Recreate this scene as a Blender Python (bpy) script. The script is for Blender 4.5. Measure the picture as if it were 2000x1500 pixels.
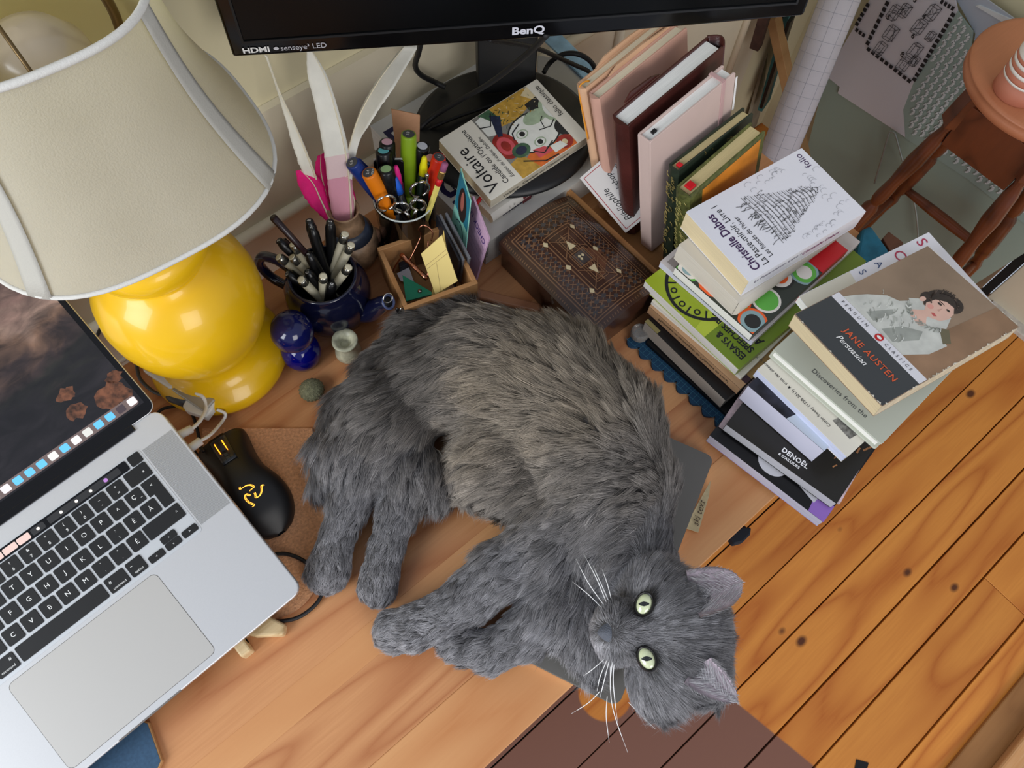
import bpy, bmesh, math, random
import numpy as np
from mathutils import Matrix, Vector
random.seed(7)
PI = math.pi
sc = bpy.context.scene
for o in list(bpy.data.objects):
    bpy.data.objects.remove(o)
COL = sc.collection
# ---------------------------------------------------------------- camera, world, lights, exposure
camd = bpy.data.cameras.new('camera'); cam = bpy.data.objects.new('camera', camd); COL.objects.link(cam)
CR = Matrix([[0.762482, 0.575877, -0.294937], [-0.646112, 0.701718, -0.300219], [0.034073, 0.419473, 0.907128]])
cam.matrix_world = Matrix.Translation((0, 0, .863)) @ CR.to_4x4()
camd.sensor_width = 36; camd.lens = 1508.0 / 2000 * 36; camd.clip_start = .01
sc.camera = cam
sc.view_settings.view_transform = 'Standard'; sc.view_settings.look = 'None'
sc.view_settings.gamma = 1; sc.view_settings.use_curve_mapping = False
sc.view_settings.exposure = 0.0
w = bpy.data.worlds.new('room_light'); sc.world = w; w.use_nodes = True
w.node_tree.nodes['Background'].inputs[0].default_value = (.80, .86, 1, 1)
w.node_tree.nodes['Background'].inputs[1].default_value = .50
def area(name, loc, target, sx, sy, power, col):
    l = bpy.data.lights.new(name, 'AREA'); l.shape = 'RECTANGLE'; l.size = sx; l.size_y = sy; l.energy = power; l.color = col
    o = bpy.data.objects.new(name, l); COL.objects.link(o); o.location = loc
    o.rotation_euler = (Vector(target) - Vector(loc)).to_track_quat('-Z', 'Y').to_euler()
    return o
area('window_daylight', (-2.1, .15, 1.25), (.2, .2, 0), 1.3, 1.5, 52, (.92, .96, 1))
area('second_window_daylight', (-.4, -2.7, 1.2), (1.3, .2, -.35), 1.5, 1.6, 44, (1, .97, .93))  # added fill light, out of view, to brighten the right wall
# ---------------------------------------------------------------- helpers
def lin(c):
    return tuple(((v / 255) / 12.92 if v <= 10.3 else ((v / 255 + .055) / 1.055) ** 2.4) for v in c) + (1,)
MATS = {}
def mat(name, col, rough=.6, metal=0, spec=.5, var=0, vscale=30, bump=0, bscale=200, trans=0, ior=1.45, emit=0, coat=0, stretch=None, sheen=0, alpha=1):
    if name in MATS: return MATS[name]
    m = bpy.data.materials.new(name); m.use_nodes = True; MATS[name] = m
    nt = m.node_tree; b = nt.nodes['Principled BSDF']
    b.inputs['Base Color'].default_value = lin(col); b.inputs['Roughness'].default_value = rough
    b.inputs['Metallic'].default_value = metal; b.inputs['Specular IOR Level'].default_value = spec
    b.inputs['Transmission Weight'].default_value = trans; b.inputs['IOR'].default_value = ior
    b.inputs['Coat Weight'].default_value = coat; b.inputs['Sheen Weight'].default_value = sheen
    if emit:
        b.inputs['Emission Color'].default_value = lin(col); b.inputs['Emission Strength'].default_value = emit
    if var or bump:
        g = nt.nodes.new('ShaderNodeNewGeometry'); mp = nt.nodes.new('ShaderNodeMapping')
        nt.links.new(g.outputs['Position'], mp.inputs[0])
        if stretch: mp.inputs['Scale'].default_value = stretch
    if var:
        n = nt.nodes.new('ShaderNodeTexNoise'); n.inputs['Scale'].default_value = vscale; n.inputs['Detail'].default_value = 5
        nt.links.new(mp.outputs[0], n.inputs['Vector'])
        r = nt.nodes.new('ShaderNodeMapRange'); r.inputs[3].default_value = 1 - var; r.inputs[4].default_value = 1 + var
        r.inputs[1].default_value = .3; r.inputs[2].default_value = .7
        nt.links.new(n.outputs['Fac'], r.inputs[0])
        h = nt.nodes.new('ShaderNodeMix'); h.data_type = 'RGBA'; h.blend_type = 'MULTIPLY'; h.inputs[0].default_value = 1
        h.inputs[6].default_value = lin(col); nt.links.new(r.outputs[0], h.inputs[7]); nt.links.new(h.outputs[2], b.inputs['Base Color'])
    if bump:
        n2 = nt.nodes.new('ShaderNodeTexNoise'); n2.inputs['Scale'].default_value = bscale; n2.inputs['Detail'].default_value = 4
        nt.links.new(mp.outputs[0], n2.inputs['Vector'])
        bp = nt.nodes.new('ShaderNodeBump'); bp.inputs['Strength'].default_value = bump; bp.inputs['Distance'].default_value = .002
        nt.links.new(n2.outputs['Fac'], bp.inputs['Height']); nt.links.new(bp.outputs[0], b.inputs['Normal'])
    return m
def wood(name, c1, c2, c3, rough=.4, grain=(3, 60, 60), ring=14, knots=0, spec=.4, tint=.12, coat=0, brown_patch=None, rotz=0, scratch=0):
    """pine/beech grain running along x: soft rings, fine fibres, optional knots"""
    if name in MATS: return MATS[name]
    m = bpy.data.materials.new(name); m.use_nodes = True; MATS[name] = m
    nt = m.node_tree; N = nt.nodes; L = nt.links; b = N['Principled BSDF']
    b.inputs['Roughness'].default_value = rough; b.inputs['Specular IOR Level'].default_value = spec; b.inputs['Coat Weight'].default_value = coat
    g = N.new('ShaderNodeNewGeometry'); oi = N.new('ShaderNodeObjectInfo')
    off = N.new('ShaderNodeVectorMath'); off.operation = 'MULTIPLY_ADD'
    L.new(oi.outputs['Random'], off.inputs[0]); off.inputs[1].default_value = (7, 0, 3); L.new(g.outputs['Position'], off.inputs[2])
    mp = N.new('ShaderNodeMapping'); mp.inputs['Scale'].default_value = (.7, 5, 5); mp.inputs['Rotation'].default_value = (0, 0, rotz); L.new(off.outputs[0], mp.inputs[0])
    nz = N.new('ShaderNodeTexNoise'); nz.inputs['Scale'].default_value = 1.6; nz.inputs['Detail'].default_value = 1.5; nz.inputs['Distortion'].default_value = .3; L.new(mp.outputs[0], nz.inputs['Vector'])
    ma = N.new('ShaderNodeMath'); ma.operation = 'MULTIPLY'; ma.inputs[1].default_value = ring; L.new(nz.outputs['Fac'], ma.inputs[0])
    fr = N.new('ShaderNodeMath'); fr.operation = 'PINGPONG'; fr.inputs[1].default_value = 1; L.new(ma.outputs[0], fr.inputs[0])
    pw = N.new('ShaderNodeMath'); pw.operation = 'POWER'; pw.inputs[1].default_value = 2.4; L.new(fr.outputs[0], pw.inputs[0])
    mp2 = N.new('ShaderNodeMapping'); mp2.inputs['Scale'].default_value = grain; mp2.inputs['Rotation'].default_value = (0, 0, rotz); L.new(off.outputs[0], mp2.inputs[0])
    n2 = N.new('ShaderNodeTexNoise'); n2.inputs['Scale'].default_value = 6; n2.inputs['Detail'].default_value = 4; L.new(mp2.outputs[0], n2.inputs['Vector'])
    mx = N.new('ShaderNodeMix'); mx.data_type = 'RGBA'; mx.inputs[6].default_value = lin(c1); mx.inputs[7].default_value = lin(c2); L.new(pw.outputs[0], mx.inputs[0])
    r2 = N.new('ShaderNodeMapRange'); r2.inputs[1].default_value = .35; r2.inputs[2].default_value = .7; r2.inputs[4].default_value = .55; L.new(n2.outputs['Fac'], r2.inputs[0])
    mx2 = N.new('ShaderNodeMix'); mx2.data_type = 'RGBA'; L.new(r2.outputs[0], mx2.inputs[0]); L.new(mx.outputs[2], mx2.inputs[6]); mx2.inputs[7].default_value = lin(c3)
    last = mx2.outputs[2]
    hsv = N.new('ShaderNodeHueSaturation'); L.new(last, hsv.inputs['Color'])
    rt = N.new('ShaderNodeMapRange'); rt.inputs[3].default_value = 1 - tint; rt.inputs[4].default_value = 1 + tint; L.new(oi.outputs['Random'], rt.inputs[0]); L.new(rt.outputs[0], hsv.inputs['Value'])
    last = hsv.outputs[0]
    if brown_patch:                                                          # a brown patch with its own outline on the boards
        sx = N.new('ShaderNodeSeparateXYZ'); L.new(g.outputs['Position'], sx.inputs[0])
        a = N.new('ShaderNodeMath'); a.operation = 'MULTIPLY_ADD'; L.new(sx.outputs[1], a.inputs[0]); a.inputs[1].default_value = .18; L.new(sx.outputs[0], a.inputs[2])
        lt = N.new('ShaderNodeMapRange'); lt.inputs[1].default_value = brown_patch[0] + .002; lt.inputs[2].default_value = brown_patch[0] - .002; L.new(a.outputs[0], lt.inputs[0])
        vd = N.new('ShaderNodeVectorMath'); vd.operation = 'DISTANCE'; L.new(g.outputs['Position'], vd.inputs[0]); vd.inputs[1].default_value = brown_patch[1]
        gt = N.new('ShaderNodeMapRange'); gt.inputs[1].default_value = brown_patch[2] - .002; gt.inputs[2].default_value = brown_patch[2] + .002; L.new(vd.outputs['Value'], gt.inputs[0])
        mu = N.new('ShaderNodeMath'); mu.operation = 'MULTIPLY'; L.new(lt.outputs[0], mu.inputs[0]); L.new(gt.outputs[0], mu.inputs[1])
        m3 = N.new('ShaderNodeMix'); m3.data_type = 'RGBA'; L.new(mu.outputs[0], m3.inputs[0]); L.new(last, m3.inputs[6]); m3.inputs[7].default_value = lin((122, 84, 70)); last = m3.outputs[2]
    if knots:
        mp3 = N.new('ShaderNodeMapping'); mp3.inputs['Scale'].default_value = (1, 1.5, 1); L.new(off.outputs[0], mp3.inputs[0])
        vo = N.new('ShaderNodeTexVoronoi'); vo.inputs['Scale'].default_value = knots; L.new(mp3.outputs[0], vo.inputs['Vector'])
        r4 = N.new('ShaderNodeMapRange'); r4.inputs[1].default_value = .075; r4.inputs[2].default_value = .03; kn = N.new('ShaderNodeMath'); kn.operation = 'MULTIPLY_ADD'; kn.inputs[1].default_value = .11; L.new(nz.outputs['Fac'], kn.inputs[0]); L.new(vo.outputs['Distance'], kn.inputs[2]); sb = N.new('ShaderNodeMath'); sb.operation = 'SUBTRACT'; sb.inputs[1].default_value = .05; L.new(kn.outputs[0], sb.inputs[0]); L.new(sb.outputs[0], r4.inputs[0])
        m4 = N.new('ShaderNodeMix'); m4.data_type = 'RGBA'; L.new(r4.outputs[0], m4.inputs[0]); L.new(last, m4.inputs[6]); m4.inputs[7].default_value = lin((84, 42, 20)); last = m4.outputs[2]
    L.new(last, b.inputs['Base Color'])
    bp = N.new('ShaderNodeBump'); bp.inputs['Strength'].default_value = .12; bp.inputs['Distance'].default_value = .001; L.new(n2.outputs['Fac'], bp.inputs['Height']); L.new(bp.outputs[0], b.inputs['Normal'])
    return m
def frame(o, x, y=None, z=None):
    """4x4 matrix with origin o and given axes"""
    x = Vector(x).normalized()
    if y is not None:
        y = Vector(y); y = (y - x * y.dot(x)).normalized(); z = x.cross(y)
    else:
        z = Vector(z); z = (z - x * z.dot(x)).normalized(); y = z.cross(x)
    m = Matrix((x, y, z)).transposed().to_4x4(); m.translation = Vector(o); return m
MW = {}
class G:
    def __init__(s, M=None):
        s.v = []; s.f = []; s.mi = []; s.sm = []; s.mats = []; s.M = M
    def _m(s, m):
        if m not in s.mats: s.mats.append(m)
        return s.mats.index(m)
    def add(s, vs, fs, m, smooth=False, M=None):
        k = len(s.v); M = M or s.M
        s.v += [tuple(M @ Vector(v)) if M else tuple(v) for v in vs]
        i = s._m(m)
        for f in fs: s.f.append([k + a for a in f]); s.mi.append(i); s.sm.append(smooth)
        return s
    def box(s, a, b, m, M=None):
        (x0, y0, z0), (x1, y1, z1) = a, b
        return s.add([(x0,y0,z0),(x1,y0,z0),(x1,y1,z0),(x0,y1,z0),(x0,y0,z1),(x1,y0,z1),(x1,y1,z1),(x0,y1,z1)],
            [(0,3,2,1),(4,5,6,7),(0,1,5,4),(1,2,6,5),(2,3,7,6),(3,0,4,7)], m, M=M)
    def prism(s, pts, z0, z1, m, M=None, smooth=False):
        n = len(pts)
        return s.add([(x, y, z0) for x, y in pts] + [(x, y, z1) for x, y in pts],
            [list(range(n))[::-1], [n + i for i in range(n)]] + [(i, (i + 1) % n, n + (i + 1) % n, n + i) for i in range(n)], m, M=M)
    def poly(s, pts, m, M=None):
        return s.add(pts, [list(range(len(pts)))], m, M=M)
    def flat(s, pts, z, m, M=None):
        return s.poly([(x, y, z) for x, y in pts], m, M)
    def lathe(s, prof, m, n=40, M=None, smooth=True, sx=1, sy=1):
        vs = []; fs = []
        for r, z in prof:
            for i in range(n):
                a = 2 * PI * i / n; vs.append((r * math.cos(a) * sx, r * math.sin(a) * sy, z))
        for j in range(len(prof) - 1):
            for i in range(n):
                fs.append((j*n+i, j*n+(i+1)%n, (j+1)*n+(i+1)%n, (j+1)*n+i))
        if prof[0][0] > 1e-6: fs.append([i for i in range(n)][::-1])
        if prof[-1][0] > 1e-6: fs.append([(len(prof)-1)*n+i for i in range(n)])
        return s.add(vs, fs, m, smooth, M)
    def tube(s, pts, r, m, n=8, M=None, closed=False, flatz=1):
        pts = [Vector(p) for p in pts]; k = len(pts); rs = r if isinstance(r, (list, tuple)) else [r] * k
        vs = []; fs = []; ref = None
        for i, p in enumerate(pts):
            if closed: t = pts[(i+1) % k] - pts[i-1]
            else: t = pts[min(i+1, k-1)] - pts[max(i-1, 0)]
            t.normalize()
            if ref is None: ref = Vector((0, 0, 1)) if abs(t.z) < .9 else Vector((1, 0, 0))
            a = t.cross(ref).normalized(); b = t.cross(a).normalized(); ref = -b if False else ref
            if i and (a.dot(pa) < 0): a = -a; b = -b
            pa = a
            for j in range(n):
                th = 2 * PI * j / n; vs.append(p + a * rs[i] * math.cos(th) + b * rs[i] * flatz * math.sin(th))
        for i in range(k if closed else k - 1):
            for j in range(n):
                fs.append((i*n+j, i*n+(j+1)%n, ((i+1)%k)*n+(j+1)%n, ((i+1)%k)*n+j))
        if not closed:
            fs.append(list(range(n))); fs.append([(k-1)*n+j for j in range(n)][::-1])
        return s.add(vs, fs, m, True, M)
    def grid(s, fn, nu, nv, m, M=None, smooth=True):
        vs = [fn(i / nu, j / nv) for i in range(nu + 1) for j in range(nv + 1)]
        fs = [(i*(nv+1)+j, (i+1)*(nv+1)+j, (i+1)*(nv+1)+j+1, i*(nv+1)+j+1) for i in range(nu) for j in range(nv)]
        return s.add(vs, fs, m, smooth, M)
    def out(s, name, parent=None, world=False, bevel=0, solid=0, seg=2, **props):
        if world and parent is not None:
            W = MW[parent.name].inverted(); s.v = [tuple(W @ Vector(v)) for v in s.v]
        me = bpy.data.meshes.new(name); me.from_pydata(s.v, [], s.f)
        for m in s.mats: me.materials.append(m)
        me.polygons.foreach_set('material_index', s.mi); me.polygons.foreach_set('use_smooth', s.sm); me.update()
        bm = bmesh.new(); bm.from_mesh(me); bmesh.ops.recalc_face_normals(bm, faces=bm.faces); bm.to_mesh(me); bm.free()
        o = bpy.data.objects.new(name, me); COL.objects.link(o)
        if parent is not None:
            o.parent = parent; MW[o.name] = MW[parent.name]
        else: MW[o.name] = Matrix()
        if solid:
            d = o.modifiers.new('s', 'SOLIDIFY'); d.thickness = solid; d.offset = 0
        if bevel:
            d = o.modifiers.new('b', 'BEVEL'); d.width = bevel; d.segments = seg; d.limit_method = 'ANGLE'; d.angle_limit = .6
        for k, v in props.items(): o[k] = v
        return o
def rrect(x0, y0, x1, y1, r, n=5):
    p = []
    for cx, cy, a in ((x1-r, y0+r, -90), (x1-r, y1-r, 0), (x0+r, y1-r, 90), (x0+r, y0+r, 180)):
        for i in range(n + 1):
            t = math.radians(a + 90 * i / n); p.append((cx + r*math.cos(t), cy + r*math.sin(t)))
    return p
def circ(cx, cy, r, n=24, ry=None, a0=0, a1=360):
    ry = ry or r
    return [(cx + r*math.cos(math.radians(a0+(a1-a0)*i/n)), cy + ry*math.sin(math.radians(a0+(a1-a0)*i/n))) for i in range(n)]
def spline(pts, n=8):
    pts = [Vector(p) for p in pts]; o = []
    for i in range(len(pts) - 1):
        p0 = pts[max(i-1, 0)]; p1 = pts[i]; p2 = pts[i+1]; p3 = pts[min(i+2, len(pts)-1)]
        for k in range(n):
            t = k / n
            o.append(.5*((2*p1)+(p2-p0)*t+(2*p0-5*p1+4*p2-p3)*t*t+(3*p1-p0-3*p2+p3)*t*t*t))
    o.append(pts[-1]); return o
def thing(name, label, cat, M=None, group=None):
    o = bpy.data.objects.new(name, None); COL.objects.link(o)
    if M is None: M = Matrix()
    if isinstance(M, (tuple, list, Vector)): M = Matrix.Translation(Vector(M))
    o.matrix_world = M; o.empty_display_size = .02
    MW[o.name] = M.copy(); o['label'] = label; o['category'] = cat
    if group: o['group'] = group
    return o
def tag(o, label, cat, group=None):
    o['label'] = label; o['category'] = cat
    if group: o['group'] = group
    return o
def struct(o):
    o['kind'] = 'structure'; return o
def text(s, parent, m, size, O, r, t, shear=0, bold=0, align='LEFT', name='lettering', lift=0, sx=1, spacing=1):
    """flat printed words: O origin, r reading direction, t up direction, in the parent's frame"""
    c = bpy.data.curves.new(name, 'FONT'); c.body = s; c.size = size; c.shear = shear; c.offset = bold * size; c.align_x = align; c.space_character = spacing
    c.resolution_u = 3
    o = bpy.data.objects.new(name, c); COL.objects.link(o)
    o.parent = parent; MW[o.name] = MW[parent.name]
    F = frame(O, r, t); F.translation = F.translation + F.col[2].xyz * lift
    o.matrix_local = F @ Matrix.Diagonal((sx, 1, 1, 1))
    c.materials.append(m)
    return o
def place(o, p0): o.location = p0

# ---------------------------------------------------------------- the room
pine = wood('varnished_pine', (212, 140, 62), (176, 98, 36), (196, 122, 52), rough=.34, ring=12, knots=5.2, tint=.07, brown_patch=(.37, (0.2352, -0.0867, -0.74), .052), grain=(2, 40, 40))
dark = mat('gap_dirt', (30, 24, 20), .9)
sub = G(); sub.box((-.9, -1.3, -.80), (1.62, .74, -.762), dark)
floor = struct(sub.out('floor'))
ys = [-.95, -.85, -.75, -.645, -.543, -.437, -.354, -.25, -.150, -.045, .06, .165, .27, .375, .48, .585, .70]
for i in range(len(ys) - 1):
    gp = .0022 if i in (4, 6) else (.0014 if i != 7 else .0006)
    cuts = [-.9, .998 if i == 4 else 5, 1.6] if i == 4 else [-.9, 1.6]
    for a, b in zip(cuts[:-1], cuts[1:]):
        g = G(); e = .0007 if len(cuts) > 2 else 0
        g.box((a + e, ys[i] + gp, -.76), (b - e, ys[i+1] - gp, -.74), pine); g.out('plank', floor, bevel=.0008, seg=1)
cream = mat('cream_wall_paint', (208, 199, 166), .75, var=.03, vscale=3, bump=.12, bscale=60)
creamw = mat('cream_woodwork_paint', (206, 197, 174), .55, var=.04, vscale=6, bump=.1, bscale=40)
g = G(); g.box((-1.2, .70, -.76), (1.60, .74, 1.0), cream); wb = struct(g.out('wall_back'))
g = G(); g.box((1.565, .03, -.76), (1.60, .70, 1.0), cream); g.box((1.565, -1.3, .9), (1.60, .03, 1.0), cream); wr = struct(g.out('wall_right'))
# lower wall and its moulded rail behind the desk
g = G(); g.box((-1.2, .689, -.76), (1.345, .6995, .16), creamw); wl = struct(g.out('trim_1'))
wl['label'] = 'cream painted wood panelling on the wall behind the desk'
g = G(); g.tube([(-.5, .684, -.012), (1.0, .684, -.012)], .009, creamw, 10); g.out('rail', wl)
g = G()
for a in (.60, .625): g.box((a - .003, .683, -.7), (a + .003, .689, .16), creamw)
g.out('moulding', wl, bevel=.001)
g = G(); x0, x1, z0, z1 = .86, 1.26, -.46, .12
for a, b in (((x0, z0), (x1, z0)), ((x1, z0), (x1, z1)), ((x1, z1), (x0, z1)), ((x0, z1), (x0, z0))):
    g.tube([(a[0], .686, a[1]), (b[0], .686, b[1])], .009, creamw, 8)
g.out('moulding', wl)
# door in the right wall
g = G(); g.box((1.575, -.95, -.735), (1.60, -.035, .9), creamw); dr = struct(g.out('door_1', bevel=.002))
g = G(); g.box((1.558, -.032, -.74), (1.60, -.012, .9), mat('gap_black', (18, 17, 17), .9)); g.out('hinge_gap', dr)
g = G(); g.box((1.552, -.010, -.74), (1.60, .028, .9), mat('dusty_brown_paint', (122, 102, 80), .7, var=.1)); g.out('door_frame', dr, bevel=.002)
g = G(); g.box((1.548, -.95, -.7405), (1.60, -.05, -.726), mat('dirty_white_sill', (196, 190, 180), .7, var=.2, vscale=60)); struct(g.out('baseboard_right', bevel=.002))
# wooden step at the bottom right
stp = wood('pale_wood', (190, 140, 92), (160, 108, 66), (200, 160, 118), rough=.3, ring=10)
g = G(); g.box((.3, -.80, -.74), (1.55, -.600, -.728), wood('brown_step', (158, 112, 66), (138, 94, 52), (150, 104, 60), rough=.5)); th = struct(g.out('trim_2', bevel=.003))
g = G(); g.box((.3, -.80, -.728), (1.55, -.652, -.700), stp); g.out('board', th, bevel=.006, seg=3)
# ---------------------------------------------------------------- desk
desk = thing('desk', 'orange-brown pine desk top of glued boards, carrying the cat and everything around it', 'desk', (0, .29, -.02))
dw = wood('oiled_pine', (206, 148, 100), (176, 112, 70), (190, 130, 84), rough=.42, grain=(2.2, 70, 70), ring=24, tint=.06)
dl = wood('oiled_pine_pale', (216, 160, 108), (196, 132, 82), (206, 146, 96), rough=.42, grain=(2.2, 55, 55), ring=9, tint=.03)
dy = [-.02, .055, .135, .168, .27, .36, .45, .53, .606]
for i in range(len(dy) - 1):
    g = G(); g.box((-.62, dy[i], -.024), (.80, dy[i+1], 0), dl if i in (0, 2) else dw); g.out('board', desk, world=True, bevel=.0012 if i == 0 else .0002, seg=2)
g = G()
for x, y in ((-.58, .02), (-.58, .56), (.74, .03), (.74, .56)): g.box((x - .02, y - .02, -.74), (x + .02, y + .02, -.024), dw)
for k in range(1): pass
for y in (.05, .55): g.box((-.56, y - .01, -.10), (.72, y + .01, -.024), dw)
g.out('underframe', desk, world=True, bevel=.002)

# ---------------------------------------------------------------- laptop
alu = mat('brushed_aluminium', (206, 207, 209), .42, .45, var=.015, vscale=900)
aluL = mat('trackpad_glass', (196, 194, 190), .4, .35)
blk = mat('black_key_plastic', (20, 21, 23), .5)
blg = mat('black_glass', (6, 6, 8), .12)
prt = mat('white_print', (236, 238, 238), .6)
LU = Vector((1, .0254, .0271)).normalized(); LV = Vector((-.0254, 1, .2414))
LM = frame((-.4092, .2199, .0361 - .0), LU, LV)
lap = thing('laptop', 'open silver laptop with black keys, its screen showing a rocky coast', 'laptop', LM)
g = G(); g.prism(rrect(0, 0, .358, .2455, .012), -.0135, 0, alu)
base = g.out('base', lap, bevel=.0012)
g = G(); g.prism(rrect(.0385, .1125, .3185, .2212, .004), .00005, .0003, mat('key_well', (208, 212, 216), .4, .4)); g.out('keyboard_well', lap)
g = G(); g.prism(rrect(.099, .008, .259, .108, .006), .0001, .0003, aluL); g.out('trackpad', lap)
g = G(); o_ = rrect(.0986, .0076, .2594, .1084, .0062); g.prism(o_, .00002, .00012, mat('dark_seam', (92, 88, 84), .6)); g.out('trackpad_seam', lap)
g = G()
for k in range(36):
    for X in (.3205, .0035): g.box((X + k*.00098, .118, .00005), (X + k*.00098 + .0004, .2175, .00022), mat('grille_shadow', (150, 151, 150), .5, .3))
g.out('speaker_grille', lap, kind='stuff')
g = G(); g.prism(rrect(.119, -.0015, .239, .004, .0015), -.006, .0002, mat('notch_shadow', (110, 104, 100), .5)); 
g = G(); g.box((.145, -.0004, -.004), (.213, .0012, .0001), mat('notch_shadow', (90, 84, 80), .5)); g.out('opening_notch', lap)
g = G(); g.box((.03, .2385, -.004), (.328, .2462, .0022), blg); g.out('hinge', lap, bevel=.001)
PT = .0193; HW = .0084
def key(cx, cy, w=.0168, h=.0163, glyphs=(), ent=False):
    g = G()
    if ent: pts = [(cx - .0042, .1722), (cx-.0042,.1892),(cx+.0125,.1892),(cx+.0125,.1542),(cx+.0008,.1542),(cx+.0008,.1722)][::-1]
    else: pts = rrect(cx - w/2, cy - h/2, cx + w/2, cy + h/2, .0018, 3)
    g.prism(pts, .0003, .0013, blk); k = g.out('key', lap, bevel=.0003, seg=1)
    for t, dx, dy, s in glyphs: text(t, k, prt, s, (cx + dx, cy + dy - s*.33, .00137), (1, 0, 0), (0, 1, 0), align='CENTER', name='key_legend')
x0 = .2296 - 9*PT
def two(a, b): return ((a, 0, .0035, .0045), (b, 0, -.0035, .0045))
row1 = [('>', '<'), ('!', '1'), ('"', '2'), ('/', '3'), ('$', '4'), ('%', '5'), ('?', '6'), ('&', '7'), ('*', '8'), ('(', '9'), (')', '0'), ('_', '-'), ('+', '=')]
for i, (a, b) in enumerate(row1): key(.2209 + (i - 9)*PT, .1990, glyphs=two(a, b))
key(.3030, .1990, w=.0250, glyphs=(('x', .006, 0, .004),))
for i, c in enumerate('QWERTYUIOP^Ç'):
    gl = ((c, 0, 0, .0066),) if c != 'Ç' else (('Ç', -.001, .001, .0062), ('~', .0055, -.003, .004))
    key(.2296 + (i - 8)*PT, .1812, glyphs=gl)
key(.3027, .172, ent=True, glyphs=(('<', .004, .010, .0045),))
for i, c in enumerate('ASDFGHJKL;ÈÀ'): key(.2348 + (i - 8)*PT, .1625, glyphs=((c, 0, 0, .0066),) if c != ';' else two(':', ';'))
for i, c in enumerate('ZXCVBNM,.É'): key(.2062 + (i - 6)*PT, .1438, glyphs=((c, 0, 0, .0066),) if c not in ',.' else two("'" if c == ',' else '"', c))
key(.0527, .1812, w=.0235); key(.0552, .1625, w=.0285); key(.0497, .1438, w=.0205); key(.0711, .1438)
key(.2950, .1438, w=.0415, glyphs=(('^', .015, 0, .005),))
key(.1685, .1243, w=.0925)
key(.2280, .1243, w=.0212, glyphs=(('command', 0, -.0045, .0036), ('#', -.006, .003, .0045)))
key(.2497, .1243, w=.0172, glyphs=(('option', 0, -.0045, .0036), ('~', -.004, .003, .0045)))
key(.1090, .1243, w=.0212, glyphs=(('command', 0, -.0045, .0036), ('#', .006, .003, .0045)))
key(.0880, .1243); key(.0690, .1243); key(.0500, .1243)
key(.2700, .1200, h=.0078, glyphs=(('<', 0, 0, .0035),)); key(.2893, .1283, h=.0080, glyphs=(('^', 0, -.0008, .0035),)); key(.2893, .1200, h=.0080, glyphs=(('v', 0, 0, .0035),)); key(.3085, .1200, h=.0078, glyphs=(('>', 0, 0, .0035),))
key(.3098, .2140, w=.0130, h=.0118)
g = G(); g.prism(rrect(.0405, .2085, .3010, .2195, .002), .0003, .0010, blg)
tb = g.out('touch_strip', lap)
g = G(); lit = mat('lit_touch_strip', (214, 186, 178), .5, emit=.35); gry = mat('touch_grey', (44, 45, 48), .5)
for a, b in ((.150, .163), (.164, .178), (.179, .192)): g.flat(rrect(a, .2105, b, .2175, .0012, 2), .00103, lit)
g.flat(rrect(.194, .2105, .208, .2175, .0012, 2), .00103, gry); g.flat(rrect(.212, .2105, .292, .2175, .0012, 2), .00103, gry)
for x in (.201, .226, .243, .259): 
    g.flat(circ(x, .214, .0017, 8), .00106, mat('touch_icon', (235, 225, 215), .5, emit=.4))
g.flat(circ(.276, .214, .0022, 10), .00106, mat('touch_icon_violet', (170, 120, 190), .5, emit=.4))
g.out('touch_icons', tb)
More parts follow.
